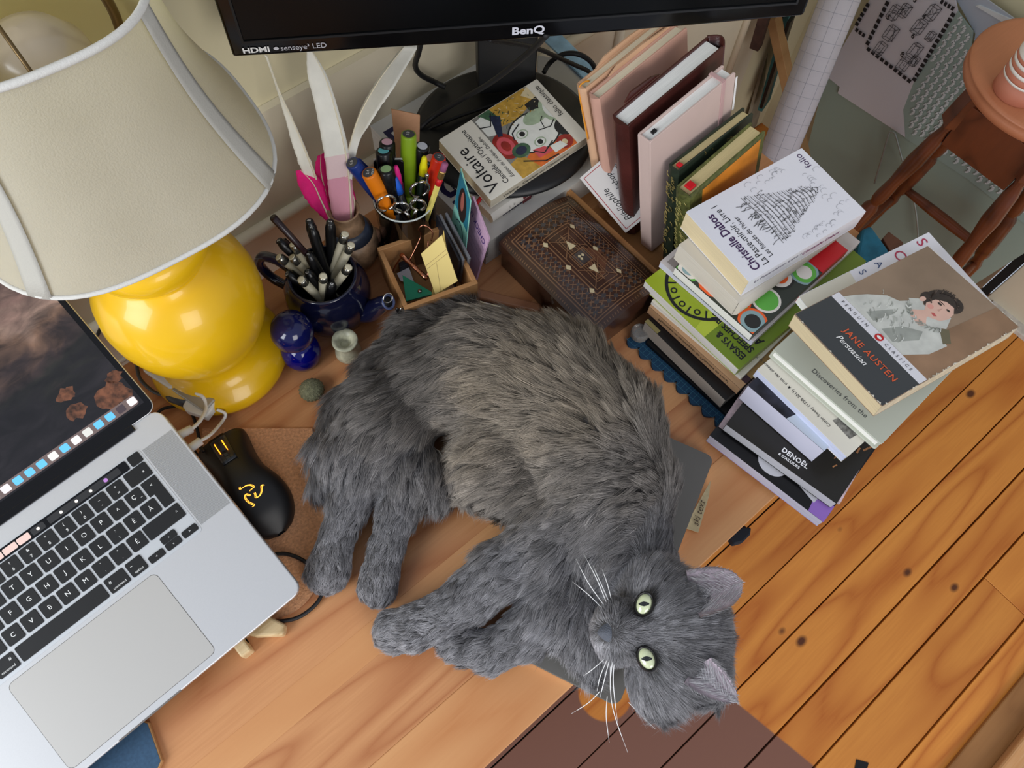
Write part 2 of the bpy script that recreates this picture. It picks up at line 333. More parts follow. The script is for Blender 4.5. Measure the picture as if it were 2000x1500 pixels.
# screen lid, opened far back
a_ = math.radians(20); ld = Vector((0, math.cos(a_), math.sin(a_))); ln = Vector((0, -math.sin(a_), math.cos(a_)))
SM = frame((0, .2445, .0015), (1, 0, 0), ld)
g = G(SM); g.prism(rrect(0, 0, .358, .2455, .011), -.0052, -.0004, alu); lid = g.out('lid', lap, bevel=.0008)
g = G(SM); g.prism(rrect(.0008, .0008, .3572, .2447, .0105), -.0004, .0002, blg); g.out('screen_bezel', lid)
def screen_mat():
    m = bpy.data.materials.new('coast_wallpaper'); m.use_nodes = True; N = m.node_tree.nodes; L = m.node_tree.links; b = N['Principled BSDF']
    b.inputs['Roughness'].default_value = .12; b.inputs['Base Color'].default_value = (.01, .01, .012, 1)
    g = N.new('ShaderNodeTexCoord'); s = N.new('ShaderNodeSeparateXYZ'); L.new(g.outputs['Generated'], s.inputs[0])
    n = N.new('ShaderNodeTexNoise'); n.inputs['Scale'].default_value = 4; n.inputs['Detail'].default_value = 8; n.inputs['Distortion'].default_value = 1.0; L.new(g.outputs['Generated'], n.inputs['Vector'])
    n2 = N.new('ShaderNodeTexNoise'); n2.inputs['Scale'].default_value = 11; n2.inputs['Detail'].default_value = 8; n2.inputs['Distortion'].default_value = .8; L.new(g.outputs['Generated'], n2.inputs['Vector'])
    a = N.new('ShaderNodeMath'); a.operation = 'MULTIPLY_ADD'; a.inputs[1].default_value = .5; L.new(n.outputs['Fac'], a.inputs[0]); L.new(s.outputs[1], a.inputs[2])
    r = N.new('ShaderNodeValToRGB'); L.new(a.outputs[0], r.inputs[0]); e = r.color_ramp.elements
    e[0].position = .30; e[0].color = lin((14, 12, 16)); e[1].position = 1.0; e[1].color = lin((120, 92, 84))
    for p, c in ((.42, (30, 27, 30)), (.50, (22, 20, 22)), (.60, (30, 30, 24)), (.66, (56, 44, 42)), (.74, (120, 92, 74)), (.84, (150, 124, 110))):
        k = e.new(p); k.color = lin(c)
    r2 = N.new('ShaderNodeMapRange'); r2.inputs[1].default_value = .35; r2.inputs[2].default_value = .7; r2.inputs[3].default_value = .35; r2.inputs[4].default_value = 1.7; L.new(n2.outputs['Fac'], r2.inputs[0])
    mu = N.new('ShaderNodeVectorMath'); mu.operation = 'SCALE'; L.new(r.outputs[0], mu.inputs[0]); L.new(r2.outputs[0], mu.inputs['Scale'])
    L.new(mu.outputs[0], b.inputs['Emission Color']); b.inputs['Emission Strength'].default_value = .8
    return m
g = G(SM); g.flat([(.0065, .0125), (.3515, .0125), (.3515, .2395), (.0065, .2395)], .0004, screen_mat()); scn = g.out('screen', lid)
g = G(SM)
rk = mat('screen_rock', (92, 56, 38), .5, emit=.16, var=.9, vscale=160)
rng = random.Random(3)
def blob(cx, cy, r, n=16, j=.3): return [(cx + r*(1+rng.uniform(-j, j))*math.cos(2*PI*i/n), cy + .8*r*(1+rng.uniform(-j, j))*math.sin(2*PI*i/n)) for i in range(n)]
for cx, cy, r in ((.333, .036, .017), (.297, .044, .010), (.300, .062, .009), (.345, .050, .008)): g.flat(blob(cx, cy, r), .00045, rk)
g.out('wallpaper_rocks', scn)
g = G(SM); g.flat(rrect(.010, .0145, .348, .0255, .003), .0005, mat('dock_bar', (96, 82, 80), .5, emit=.5)); dk = g.out('dock', scn)
dcol = [(214, 204, 206), (60, 50, 56), (88, 170, 220), (88, 170, 220), (190, 190, 186), (210, 204, 206), (88, 170, 220), (200, 200, 196), (88, 170, 220), (88, 170, 220), (88, 170, 220), (204, 196, 200), (200, 206, 204), None, (140, 150, 190), (210, 80, 140), (40, 190, 80), None, (200, 150, 90), (100, 150, 60), (200, 40, 50), (60, 120, 220), (230, 180, 40), (120, 120, 130), (220, 90, 60), (90, 200, 210), (230, 230, 230)]
g = G(SM)
for i, c in enumerate(dcol):
    if c: X = .343 - i*.0128; g.flat(rrect(X - .0043, .0163, X + .0043, .0238, .0012, 2), .00056, mat('dock_icon_%d_%d_%d' % c, c, .5, emit=.6))
g.out('dock_icons', dk)
# wooden laptop stand under it
ply = wood('birch_ply', (214, 188, 142), (180, 150, 104), (226, 204, 164), rough=.5, ring=30)
st = thing('laptop_stand', 'pale plywood stand holding up the laptop, one rounded foot showing at its front right corner', 'stand', (-.06, .22, 0))
g = G()
for x in (-.34, -.14):
    g.add([(x, .22, .0), (x+.012, .22, .0), (x+.012, .44, .0), (x, .44, .0), (x, .22, .018), (x+.012, .22, .018), (x+.012, .44, .072), (x, .44, .072)], [(0,3,2,1),(4,5,6,7),(0,1,5,4),(1,2,6,5),(2,3,7,6),(3,0,4,7)], ply)
    g.out('side_rail', st, world=True, bevel=.002); g = G()
a = [(-0.1287, 0.2442, 0.008), (-0.1189, 0.23, 0.008), (-0.0953, 0.2121, 0.008), (-0.0877, 0.2207, 0.008), (-0.0954, 0.2373, 0.008), (-0.109, 0.2556, 0.008)]
g.prism([(p[0], p[1]) for p in a], 0, .014, ply); g.out('foot', st, world=True, bevel=.003, seg=3)
g = G(); q = Vector([(-0.1105, 0.2432, 0.008)][0]); g.box((-.14, q.y - .006, .0), (q.x, q.y + .008, .012), ply); g.box((-.14, q.y, 0), (-.128, .23, .012), ply); g.out('arm', st, world=True, bevel=.001)
g = G(); g.box((-.34, .425, .02), (-.128, .437, .045), ply); g.out('crossbar', st, world=True, bevel=.001)
# octagonal blue coaster
g = G(); c0 = (-0.3355, 0.1948, 0); 
c0 = (-0.2957, 0.2189, 0)
g.prism(circ(c0[0], c0[1], .052, 8, a0=12, a1=372), 0, .006, mat('cork_edge', (196, 150, 100), .8)); co = g.out('coaster', bevel=.0008); tag(co, 'octagonal blue coaster with a tan edge on the desk under the laptop front', 'coaster')
g = G(); g.prism(circ(c0[0], c0[1], .0505, 8, a0=12, a1=372), .006, .0066, mat('blue_cloth', (54, 84, 112), .8, var=.15, vscale=300)); g.out('top_face', co)

# ---------------------------------------------------------------- books
def pages_mat(name, col, axis='z'):
    return mat(name, col, .85, var=.10, vscale=1, stretch={'z': (20, 20, 1900), 'y': (30, 1700, 30)}[axis])
pg_white = pages_mat('pages_white', (232, 230, 224)); pg_cream = pages_mat('pages_cream', (222, 204, 164)); pg_grey = pages_mat('pages_grey', (196, 190, 180))
pg_lav = pages_mat('pages_bluish', (206, 206, 224)); pg_cream2 = pages_mat('pages_old', (214, 196, 158))
pv_cream = pages_mat('standing_pages_cream', (232, 224, 198), 'y'); pv_white = pages_mat('standing_pages_white', (236, 236, 232), 'y'); pv_old = pages_mat('standing_pages_old', (196, 178, 130), 'y')
def book(label, F, L, W, T, cov, pg, spine='-v', hard=False, back=None, spm=None, group=None, cat='book', roundsp=False, name='book', r=.0006):
    t = thing(name, label, cat, F, group)
    c = .0024 if hard else .0006; o = .003 if hard else 0
    g = G(); back = back or cov; spm = spm or cov
    rr = .0025 if hard else .0012
    g.prism(rrect(0, 0, L, W, rr, 3), -c, 0, cov); g.prism(rrect(0, 0, L, W, rr, 3), -T, -T + c, back)
    e = .0002
    if roundsp:                                            # rounded spine on the v = 0 or v = W side
        n = 8; v0 = 0 if spine == '-v' else W; sg = -1 if spine == '-v' else 1
        arc = [(v0 + sg*min(.006, T*.3)*math.sin(PI*i/n), -T*i/n) for i in range(n + 1)]
        vs = [(x, a, b) for x in (0, L) for a, b in arc]; g.add(vs, [(i, i+1, n+2+i, n+1+i) for i in range(n)], spm, True)
        g.add([(x, a, b) for x in (0, L) for a, b in arc] , [list(range(n+1)), list(range(n+1, 2*n+2))], pg if not hard else spm)
    else:
        b = {'-v': ((0, 0), (L, c)), '+v': ((0, W - c), (L, W)), '-u': ((0, 0), (c, W)), '+u': ((L - c, 0), (L, W))}[spine]
        g.box((b[0][0] + e, b[0][1] + e, -T + e), (b[1][0] - e, b[1][1] - e, -e), spm)
    g.out('cover', t, bevel=.0004, seg=2)
    q = {'-v': (0, c, 0, 0), '+v': (0, 0, 0, c), '-u': (c, 0, 0, 0), '+u': (0, 0, c, 0)}[spine]
    p0 = [0 if i == 0 and spine == '-u' else o for i in range(1)]
    x0 = c if spine == '-u' else o + .0005; x1 = L - (c if spine == '+u' else o + .0005)
    y0 = c if spine == '-v' else o + .0005; y1 = W - (c if spine == '+v' else o + .0005)
    g = G(); g.box((x0, y0, -T + c), (x1, y1, -c), pg); g.out('page_block', t)
    return t
def edgebook(label, a, b, c, T, *ar, **k):
    """a: corner at -x,-y of the top, b: corner at -x,+y, c: any corner at +x"""
    a, b, c = Vector(a), Vector(b), Vector(c); v = (b - a); v.z = 0; W = v.length; v.normalize(); u = Vector((v.y, -v.x, 0))
    F = frame(a, u, v); L = k.pop('L', None) or (c - a).dot(u); W = k.pop('W', None) or W
    return book(label, F, L, W, T, *ar, **k), L, W
def art(parent, items, name='cover_art', z=.00015, **k):
    g = G()
    for i, (pts, m) in enumerate(items): g.flat(pts, z + i*.00001, m)
    return g.out(name, parent, **k)
ink = mat('black_ink', (22, 22, 26), .6); inkp = mat('purple_ink', (66, 40, 84), .6); inkw = mat('white_ink', (240, 240, 240), .6)
wht = mat('glossy_white_cover', (228, 228, 236), .38, var=.01); crm = mat('cream_cover', (226, 220, 204), .4)
gl = 'left stack of books'
# --- left stack, from the bottom
m_bl = mat('petrol_blue_paper', (22, 66, 98), .7, var=.06, vscale=200); bl2 = mat('faint_blue_line', (60, 116, 140), .7)
a = Vector((0.4457, 0.0734, 0.003)); b = Vector((0.4386, 0.2424, 0.003)); d = (b - a); n_ = 8; u = Vector((d.y, -d.x, 0)).normalized(); dn = d.normalized()
pts = []
for i in range(n_):
    for k in range(6):
        s = (i + k/6)/n_; q = a + d*s - u*(.0095*math.sin(PI*k/6) + .002); pts.append((q.x, q.y))
e1 = b + u*.20; e0 = a + u*.20
pts += [(e1.x, e1.y), (e0.x, e0.y)]
g = G(); g.prism(pts, 0, .0035, m_bl); mt = g.out('scalloped_mat'); tag(mt, 'petrol blue scalloped paper mat under the left stack of books', 'mat')
g = G()
for i in range(26):
    q = a + d*((i + .5)/26) - u*.006; q2 = q + u*.03; w_ = dn*.00025
    g.flat([((q-w_).x, (q-w_).y), ((q+w_).x, (q+w_).y), ((q2+w_).x, (q2+w_).y), ((q2-w_).x, (q2-w_).y)], .0037, bl2)
for k in (-.002, .006):
    q = a - u*k*1; q2 = b - u*k; w_ = u*.00025; g.flat([((q-w_).x, (q-w_).y), ((q+w_).x, (q+w_).y), ((q2+w_).x, (q2+w_).y), ((q2-w_).x, (q2-w_).y)], .0038, bl2)
g.out('grid_lines', mt)
g = G(); g.prism(circ(0, 0, .012, 14), 0, .012, mat('clear_plastic', (214, 210, 204), .2, trans=.7), M=Matrix.Translation((0.4484, 0.2339, 0.0036))); tag(g.out('bottle_top', bevel=.003), 'small clear plastic bottle top by the corner of the blue scalloped mat', 'bottle top')
black = mat('black_cover', (16, 16, 18), .35)
t, L, W = edgebook('thin black book lowest in the left stack, on the blue mat', (0.4521, 0.0819, 0.0095), (0.4457, 0.2197, 0.0095), (0.625, 0.0525, 0.0095), .006, black, pg_white, spine='-u', group=gl, L=.2)
t, L, W = edgebook('thick grey-paged book with a black cover above the thin black one', (0.4513, 0.0975, 0.034), (0.4516, 0.2351, 0.034), (0.607, 0.051, 0.034), .024, black, pg_grey, spine='+v', group=gl, L=.2)
art(t, [([(0, W-.022), (.006, W-.022), (.006, W), (0, W)], mat('khaki_patch', (150, 140, 90), .5))])
tan = mat('tan_cover', (196, 156, 118), .5); dkp = mat('dark_purple_cover', (58, 30, 40), .35)
t, L, W = edgebook('tan-spined paperback with small upside-down lettering in the left stack', (0.4668, 0.0944, 0.05), (0.4624, 0.2425, 0.05), (0.5953, 0.05, 0.05), .0155, dkp, pg_cream, spine='-u', spm=tan, group=gl, L=.185)
art(t, [([(0, 0), (.010, 0), (.010, W), (0, W)], tan), ([(.02, -.0), (.18, 0), (.18, .02), (.02, .02)], mat('ochre_band', (150, 120, 70), .5))])
text('Méthodes et techniques de l’histoire de l’oral', t, ink, .0062, (-.0002, W-.018, -.0055), (0, -1, 0), (0, 0, -1), lift=.0001)
g = G()
for k in range(7): g.box((.006 + k*.003, -.0003, -.014), (.0075 + k*.003, -.0001, -.004), ink)
g.out('barcode', t)
t, L, W = edgebook('thin cream paperback tucked below the lime green book', (0.4752, 0.1024, 0.0565), (0.4658, 0.2441, 0.0565), (0.596, 0.0541, 0.0565), .0062, crm, pg_white, spine='-v', group=gl, L=.18)
lime = mat('lime_cover', (158, 176, 44), .35); lime2 = mat('lime_dark', (108, 132, 30), .35); limep = mat('lime_pale', (176, 192, 60), .35)
t, L, W = edgebook('lime green paperback of essays and speeches with a black lettered ring', (0.4705, 0.1097, 0.073), (0.4702, 0.2648, 0.073), (0.6984, 0.1065, 0.073), .016, lime, pg_white, spine='-v', group=gl, L=.235)
its = [([(.0, 0), (.235, 0), (.235, .055), (.0, .055)], lime2), ([(.0, .055), (.05, .055), (.05, .080), (.0, .07)], limep)]
ring = circ(.062, W - .055, .058, 40, .05)
art(t, its)
g = G(); R0 = circ(.062, W-.052, .060, 48, .052); R1 = circ(.062, W-.052, .056, 48, .048)
for i in range(48): g.poly([(*R0[i], .0004), (*R0[(i+1)%48], .0004), (*R1[(i+1)%48], .0004), (*R1[i], .0004)], ink)
for i in range(26):
    an = 2*PI*i/26; c0 = (.062 + .050*math.cos(an), W-.052 + .042*math.sin(an))
    if i % 2:
        A = circ(c0[0], c0[1], .0042, 12); B = circ(c0[0], c0[1], .0024, 12)
        for j in range(12): g.poly([(*A[j], .0004), (*A[(j+1)%12], .0004), (*B[(j+1)%12], .0004), (*B[j], .0004)], ink)
    else:
        dx, dy = math.cos(an), math.sin(an); nx, ny = -dy*.001, dx*.001; p = (c0[0]-dx*.004, c0[1]-dy*.004); q = (c0[0]+dx*.006, c0[1]+dy*.006)
        g.flat([(p[0]-nx, p[1]-ny), (q[0]-nx, q[1]-ny), (q[0]+nx, q[1]+ny), (p[0]+nx, p[1]+ny)], .0004, ink)
g.out('ring_emblem', t)
text('ESSAYS &', t, ink, .0125, (.020, .006, .0003), (0, 1, 0), (-1, 0, 0), bold=.03, sx=.85)
text('SPEECHES BY', t, ink, .0125, (.034, .006, .0003), (0, 1, 0), (-1, 0, 0), bold=.03, sx=.85)
text('AUDRE', t, ink, .016, (.051, .006, .0003), (0, 1, 0), (-1, 0, 0), bold=.03, sx=.85)
g = G()
for i in range(8): g.flat([(.012 + i*.008, -.0003), (.015 + i*.008, -.0003), (.018 + i*.008, -.0003)], 0, ink)
mauve = mat('mauve_white_cover', (214, 206, 204), .35)
t, L, W = edgebook('white paperback with a red and grey cover under the circle-patterned one', (0.5042, 0.1218, 0.084), (0.4972, 0.2686, 0.084), (0.7137, 0.1146, 0.084), .0105, mauve, pg_lav, spine='-v', group=gl)
art(t, [([(.006, W-.03), (.03, W-.03), (.03, W-.006), (.006, W-.006)], mat('grey_square', (160, 150, 146), .5)), ([(L-.052, W-.075), (L-.008, W-.075), (L-.008, W-.02), (L-.052, W-.02)], mat('pale_grey_square', (204, 202, 204), .5))])
dg_ = mat('dark_green_cover', (52, 58, 50), .35)
t, L, W = edgebook('paperback patterned with orange, green and blue circles, third in left stack', (0.4998, 0.1257, 0.0985), (0.4961, 0.2468, 0.0985), (0.6508, 0.1141, 0.0985), .014, dg_, pg_white, spine='-v', group=gl, L=.178)
C_ = {'o': mat('orange_ink', (238, 98, 40), .4), 'w': mat('white_dot', (228, 222, 214), .4), 'b': mat('blue_grey_dot', (138, 166, 170), .4), 'g': mat('green_dot', (98, 178, 72), .4), 'k': mat('charcoal_dot', (40, 40, 38), .4), 'd': mat('dark_dot', (46, 46, 42), .4)}
its = []
for u_, v_, rs in ((.012, .108, 'gwb'), (.017, .075, 'oow'), (.02, .042, 'ogb'), (.014, .012, 'obk'), (.048, .020, 'wgg'), (.058, .052, 'kow'), (.075, .084, 'wow'), (.085, .030, 'kwo'), (.050, .085, 'kbo'), (.112, .015, 'bgw'), (.118, .055, 'owk'), (.100, .098, 'wbg'), (.135, .09, 'kow')):
    for r_, c_ in zip((.0175, .0145, .0095), rs):
        pt = [(min(max(x, .001), .1779), min(max(y, .001), W-.001)) for x, y in circ(u_, v_, r_, 28)]; its.append((pt, C_[c_]))
red = mat('red_cover', (196, 24, 34), .35)
its.append(([(.128, .0005), (.1775, .0005), (.1775, .075), (.128, .075)], red))
art(t, its)
text('PLAGE', t, inkw, .012, (.15, .012, .0004), (0, 1, 0), (-1, 0, 0))
g = G(); g.box((.1279, -.0002, -.0138), (.1778, .0004, .0001), red); g.out('red_spine_band', t)
gs = mat('grey_cream_cover', (206, 200, 188), .45)
t, L, W = edgebook('worn grey-cream paperback directly under the top white book of the left stack', (0.5007, 0.159, 0.1255), (0.5039, 0.2573, 0.1255), (0.6992, 0.1373, 0.1255), .027, gs, pages_mat('pages_warm_grey', (206, 198, 184)), spine='-v', roundsp=True, group=gl, L=.182)
art(t, [([(.085, -.0), (.115, 0), (.115, .02), (.085, .02)], mat('grey_photo', (90, 90, 90), .5, var=.6, vscale=90))])
# Christelle Dabos
F = frame((.5087, .1637, .156), (math.cos(-.1213), math.sin(-.1213), .0), (math.sin(.1213), math.cos(.1213), 0))
t = book('white paperback with a drawn floating city, topmost of the left stack', F, .178, .110, .0295, wht, pg_cream, spine='-v', group=gl)
text('Christelle Dabos', t, inkp, .0155, (.024, .007, .0003), (0, 1, 0), (-1, 0, 0), bold=.018, sx=.80)
text('La Passe-miroir, Livre 1', t, ink, .0122, (.036, .007, .0003), (0, 1, 0), (-1, 0, 0), sx=.80)
text('Les fiancés de l’hiver', t, ink, .0088, (.046, .012, .0003), (0, 1, 0), (-1, 0, 0), sx=.85)
text('folio', t, inkp, .0125, (.170, .083, .0003), (0, 1, 0), (-1, 0, 0))
text('La Passe-miroir, Livre 1', t, inkp, .0075, (.012, -.0001, -.013), (1, 0, 0), (0, 0, 1), lift=.0001)
text('Christelle Dabos', t, mat('magenta_ink', (126, 30, 96), .6), .0085, (.085, -.0001, -.016), (1, 0, 0), (0, 0, 1), lift=.0001, bold=.01)
# generic line drawing of a floating city: rings, towers and clouds of thin ink strokes
pen = mat('pencil_grey', (92, 92, 94), .7); pen2 = mat('pencil_light', (150, 152, 158), .7)
g = G(); rg = random.Random(5)
def stroke(g, pts, w_, m, z=.0004):
    for p, q in zip(pts[:-1], pts[1:]):
        d = Vector((q[0]-p[0], q[1]-p[1])); 
        if d.length < 1e-6: continue
        n = Vector((-d.y, d.x)).normalized()*w_*.5; g.flat([(p[0]-n.x, p[1]-n.y), (q[0]-n.x, q[1]-n.y), (q[0]+n.x, q[1]+n.y), (p[0]+n.x, p[1]+n.y)], z, m)
cy = .055
for k in range(17):                                          # tiers narrowing to the spire at +x
    x = .068 + k*.0052; w_ = .034*(1 - (k/17)**1.2) + .0022 + rg.uniform(-.002, .002)
    stroke(g, [(x + .0015*math.cos(s*3), cy + s*w_) for s in [i/10 - 1 for i in range(21)]], .0007, pen)
    stroke(g, [(x + .0012, cy + s*w_*.96) for s in (-1, 1)], .0003, pen2)
    for i in range(int(w_*520)):
        y = cy + rg.uniform(-1, 1)*w_; h_ = rg.uniform(.0015, .005)
        stroke(g, [(x, y), (x + h_, y)], .0004, pen)
        if rg.random() < .35: stroke(g, [(x + h_, y - .0012), (x + h_ + .0022, y), (x + h_, y + .0012)], .0004, pen)
        if rg.random() < .4: g.flat([(x + .001, y), (x + .003, y), (x + .003, y + .0007), (x + .001, y + .0007)], .00042, pen)
for k in range(30):                                          # roots hanging under it
    y = cy + rg.uniform(-.03, .03); l_ = rg.uniform(.004, .016); stroke(g, [(.068, y), (.068 - l_*.5, y + rg.uniform(-.002, .002)), (.068 - l_, y + rg.uniform(-.003, .003))], .0007, pen)
for k in range(46):                                          # clouds
    if k < 14: x, y = rg.uniform(.085, .135), rg.uniform(.092, .104)
    elif k < 30: x, y = rg.uniform(.085, .15), rg.uniform(.004, .018)
    else: x, y = rg.uniform(.15, .172), rg.uniform(.01, .08)
    r_ = rg.uniform(.002, .005); stroke(g, [(min(x + r_*math.cos(s), .1775), max(.0008, y + r_*.7*math.sin(s))) for s in [i*.7 for i in range(6)]], .00035, pen2)
g.out('city_drawing', t)
# --- right stack
gr = 'right stack of books'
g = G(); fb = mat('petrol_folder', (20, 74, 100), .45)
t, L, W = edgebook('dark blue folder at the bottom of the right stack, corner over the floor', (0.4514, -0.0751, 0.007), (0.4205, 0.0691, 0.007), (0.6509, -0.0673, 0.007), .007, fb, fb, spine='-v', group=gr, cat='folder', name='folder')
pv = mat('lavender_cover', (180, 170, 214), .4); lv = mat('violet_corner', (150, 110, 196), .4)
t, L, W = edgebook('black and white illustrated book with a violet corner, under the black photo cover', (0.4315, -0.0743, 0.026), (0.4084, 0.0798, 0.026), (0.6306, -0.061, 0.026), .018, black, pg_lav, spine='+v', group=gr, back=pv)
sil = mat('silver_print', (206, 206, 214), .4)
art(t, [([(0, 0), (.024, 0), (.026, .018), (.012, .022), (0, .02)], lv), (rrect(.006, .062, .05, .10, .018, 6), sil), ([(.012, .02), (.03, .018), (.03, .045), (.02, .05)], sil)])
t, L, W = edgebook('pink-edged magazine between the black books of the right stack', (0.4606, -0.0726, 0.0285), (0.424, 0.0806, 0.0285), (0.6453, -0.0484, 0.0285), .0022, mat('pinkish_print', (206, 184, 190), .4, var=.3, vscale=120), pg_white, spine='+v', group=gr, cat='magazine', name='magazine')
bp_ = mat('night_trees_cover', (34, 32, 28), .35)
t, L, W = edgebook('black paperback with golden night trees and white publisher lettering', (0.4488, -0.0685, 0.046), (0.423, 0.0749, 0.046), (0.6263, -0.0514, 0.046), .017, bp_, pages_mat('pages_silver', (190, 190, 196)), spine='+v', group=gr, L=.21)
g = G(); rg = random.Random(9); gold = mat('golden_twigs', (150, 104, 66), .5, var=.5, vscale=300)
for k in range(70):
    x = rg.uniform(.03, .2); y = rg.uniform(.004, .075); l_ = rg.uniform(.006, .022); a_ = rg.uniform(-.5, .1); n = rg.uniform(.0006, .0022)
    if x < .05 and .03 < y: continue
    pp = [(x + l_*math.cos(a_)*s + rg.uniform(-.001, .001), y + l_*math.sin(a_)*s) for s in (0, .33, .66, 1)]
    pp = [(min(p[0], .208), max(.001, p[1])) for p in pp]; stroke(g, pp, n, gold)
for k in range(9):
    x = rg.uniform(.02, .07); y = rg.uniform(.07, W - .02); stroke(g, [(x, y), (x + .012, y - .004)], .0009, mat('dull_twigs', (74, 66, 54), .5))
g.out('cover_art', t)
text('DENOËL', t, inkw, .0082, (.0135, .080, .0005), (0, -1, 0), (1, 0, 0), bold=.03, spacing=1.1)
text('& D’AILLEURS', t, inkw, .0045, (.0075, .0805, .0005), (0, -1, 0), (1, 0, 0), bold=.03)
lavm = mat('lavender_white_cover', (204, 204, 222), .45)
t, L, W = edgebook('thick bluish-white book with a dark marbled top, mid right stack', (0.4642, -0.0185, 0.083), (0.4579, 0.088, 0.083), (0.5697, -0.042, 0.083), .036, mat('dark_marbled', (34, 34, 44), .4, var=.7, vscale=60), pages_mat('lav_block', (204, 204, 224)), spine='-u', spm=lavm, group=gr, L=.19)
art(t, [([(0, 0), (.02, 0), (.02, .045), (.006, .05), (0, .052)], mat('pale_blue_cover', (190, 200, 214), .45))])
t, L, W = edgebook('white paperback with tiny grey caption and a small photo, upper right stack', (0.4715, -0.0387, 0.094), (0.4737, 0.0939, 0.094), (0.5953, -0.037, 0.094), .0155, mat('off_white_cover', (222, 218, 206), .45), pages_mat('pages_sky', (200, 206, 230)), spine='-v', group=gr, L=.185)
text('Caitlin Sweey (1758-2013) ★ trois des oiseaux U 7', t, ink, .0052, (.014, .035, .0003), (0, 1, 0), (-1, 0, 0))
art(t, [([(.018, .012), (.030, .010), (.030, .036), (.020, .038)], mat('small_photo', (120, 118, 114), .5, var=.7, vscale=200))])
gg = mat('sage_grey_cover', (186, 190, 176), .5)
t, L, W = edgebook('sage-grey hardback of discoveries sticking out below the portrait paperback', (0.5, -0.0521, 0.112), (0.4953, 0.0967, 0.112), (0.663, -0.0677, 0.112), .0165, gg, pg_white, spine='+v', hard=True, group=gr, roundsp=False)
text('Discoveries from the', t, mat('grey_ink', (80, 84, 84), .6), .0082, (.011, W - .045, .0003), (0, -1, 0), (1, 0, 0), spacing=1.05)
a, b = Vector((0.5581, 0.1123, 0.1255)), Vector((0.7284, 0.0762, 0.1255)); uu = (b - a).normalized(); vv = Vector((-uu.y, uu.x, 0)); L = (b - a).length + .02
a = a + vv*.010; F = frame(a - uu*.0 - vv*.115, uu, vv)
t = book('white booklet with large thin red and blue capitals behind the portrait paperback', F, L, .115, .0115, wht, pg_white, spine='+v', spm=mat('red_edge', (190, 50, 60), .5), group=gr, name='booklet')
art(t, [([(0, .05), (.065, .05), (.073, .1145), (0, .1145)], mat('cream_flap', (216, 212, 196), .45))])
ri = mat('red_pencil', (180, 60, 90), .6); bi = mat('blue_pencil', (70, 90, 130), .6)
text('S', t, ri, .020, (L - .024, .112, .0004), (0, -1, 0), (1, 0, 0)); text('O', t, ri, .020, (L - .060, .112, .0004), (0, -1, 0), (1, 0, 0))
text('A', t, bi, .013, (L - .088, .111, .0004), (0, -1, 0), (1, 0, 0)); text('S', t, bi, .013, (L - .112, .110, .0004), (0, -1, 0), (1, 0, 0))
# portrait paperback, tilted on top
F = frame((.4885, -.0228, .1775), (math.cos(-.1834), math.sin(-.1834), -.055), (math.sin(.1834), math.cos(.1834), -.115))
brn = mat('painted_brown', (150, 128, 108), .42, var=.18, vscale=14)
t = book('worn paperback with a portrait of a woman in white, topmost of the right stack', F, .199, .130, .020, brn, pg_cream2, spine='-v', group=gr, spm=mat('worn_spine', (206, 192, 164), .5, var=.2, vscale=120))
sl = mat('slate_band', (62, 66, 70), .42); pw = mat('painted_white', (206, 208, 202), .42, var=.14, vscale=60); pw2 = mat('painted_white_shade', (160, 164, 158), .42, var=.15, vscale=60)
skin = mat('painted_skin', (226, 186, 170), .42, var=.05, vscale=60); hair = mat('painted_hair', (52, 44, 42), .42, var=.3, vscale=200); lip = mat('painted_lip', (196, 92, 92), .42)
its = [([(.0008, .0008), (.052, .0008), (.052, .1292), (.0015, .1292)], sl), ([(.052, .0008), (.063, .0008), (.063, .1292), (.052, .1292)], wht),
 ([(.063, .0008), (.198, .0008), (.198, .03), (.063, .04)], mat('painted_brown_warm', (150, 118, 92), .42, var=.2, vscale=25)),
 ([(.0632, .035), (.088, .022), (.112, .020), (.118, .034), (.132, .050), (.135, .066), (.124, .082), (.112, .088), (.106, .1), (.088, .112), (.075, .118), (.0632, .122)], pw),
 ([(.066, .052), (.092, .040), (.104, .046), (.090, .062), (.068, .070)], pw2), ([(.068, .082), (.094, .078), (.098, .083), (.070, .095)], pw2),
 ([(.110, .024), (.118, .020), (.130, .034), (.122, .04)], mat('painted_olive', (110, 104, 82), .4)),
 ([(.106, .054), (.118, .046), (.128, .052), (.130, .064), (.114, .074), (.108, .068)], skin),
 ([(.112, .05), (.128, .036), (.144, .044), (.136, .052), (.122, .058)], pw), ([(.116, .074), (.13, .070), (.136, .078), (.124, .086)], pw),
 (circ(.150, .064, .0195, 26, .0175), hair), (circ(.158, .056, .0125, 20, .012), hair), (circ(.143, .077, .008, 16, .007), hair),
 ([(.124, .056), (.130, .047), (.140, .044), (.150, .046), (.157, .052), (.156, .062), (.148, .070), (.136, .072), (.127, .066)], skin),
 (circ(.1365, .0775, .0042, 12, .003), skin), ([(.129, .055), (.132, .053), (.133, .058), (.130, .060)], lip),
 (circ(.1475, .0635, .0016, 8, .0028), hair), (circ(.1485, .0525, .0015, 8, .0025), hair), ([(.150, .058), (.1512, .062), (.1510, .068), (.1498, .066)], hair),
 ([(.1385, .0565), (.146, .0575), (.1385, .0595)], mat('painted_nose', (206, 160, 146), .42)), (circ(.136, .066, .0035, 10), mat('painted_cheek', (226, 160, 148), .42))]
art(t, its)
g = G(); rg = random.Random(31); fl_ = [mat('fold_light', (226, 228, 222), .42), mat('fold_shade', (150, 154, 146), .42), mat('fold_mid', (184, 188, 180), .42)]
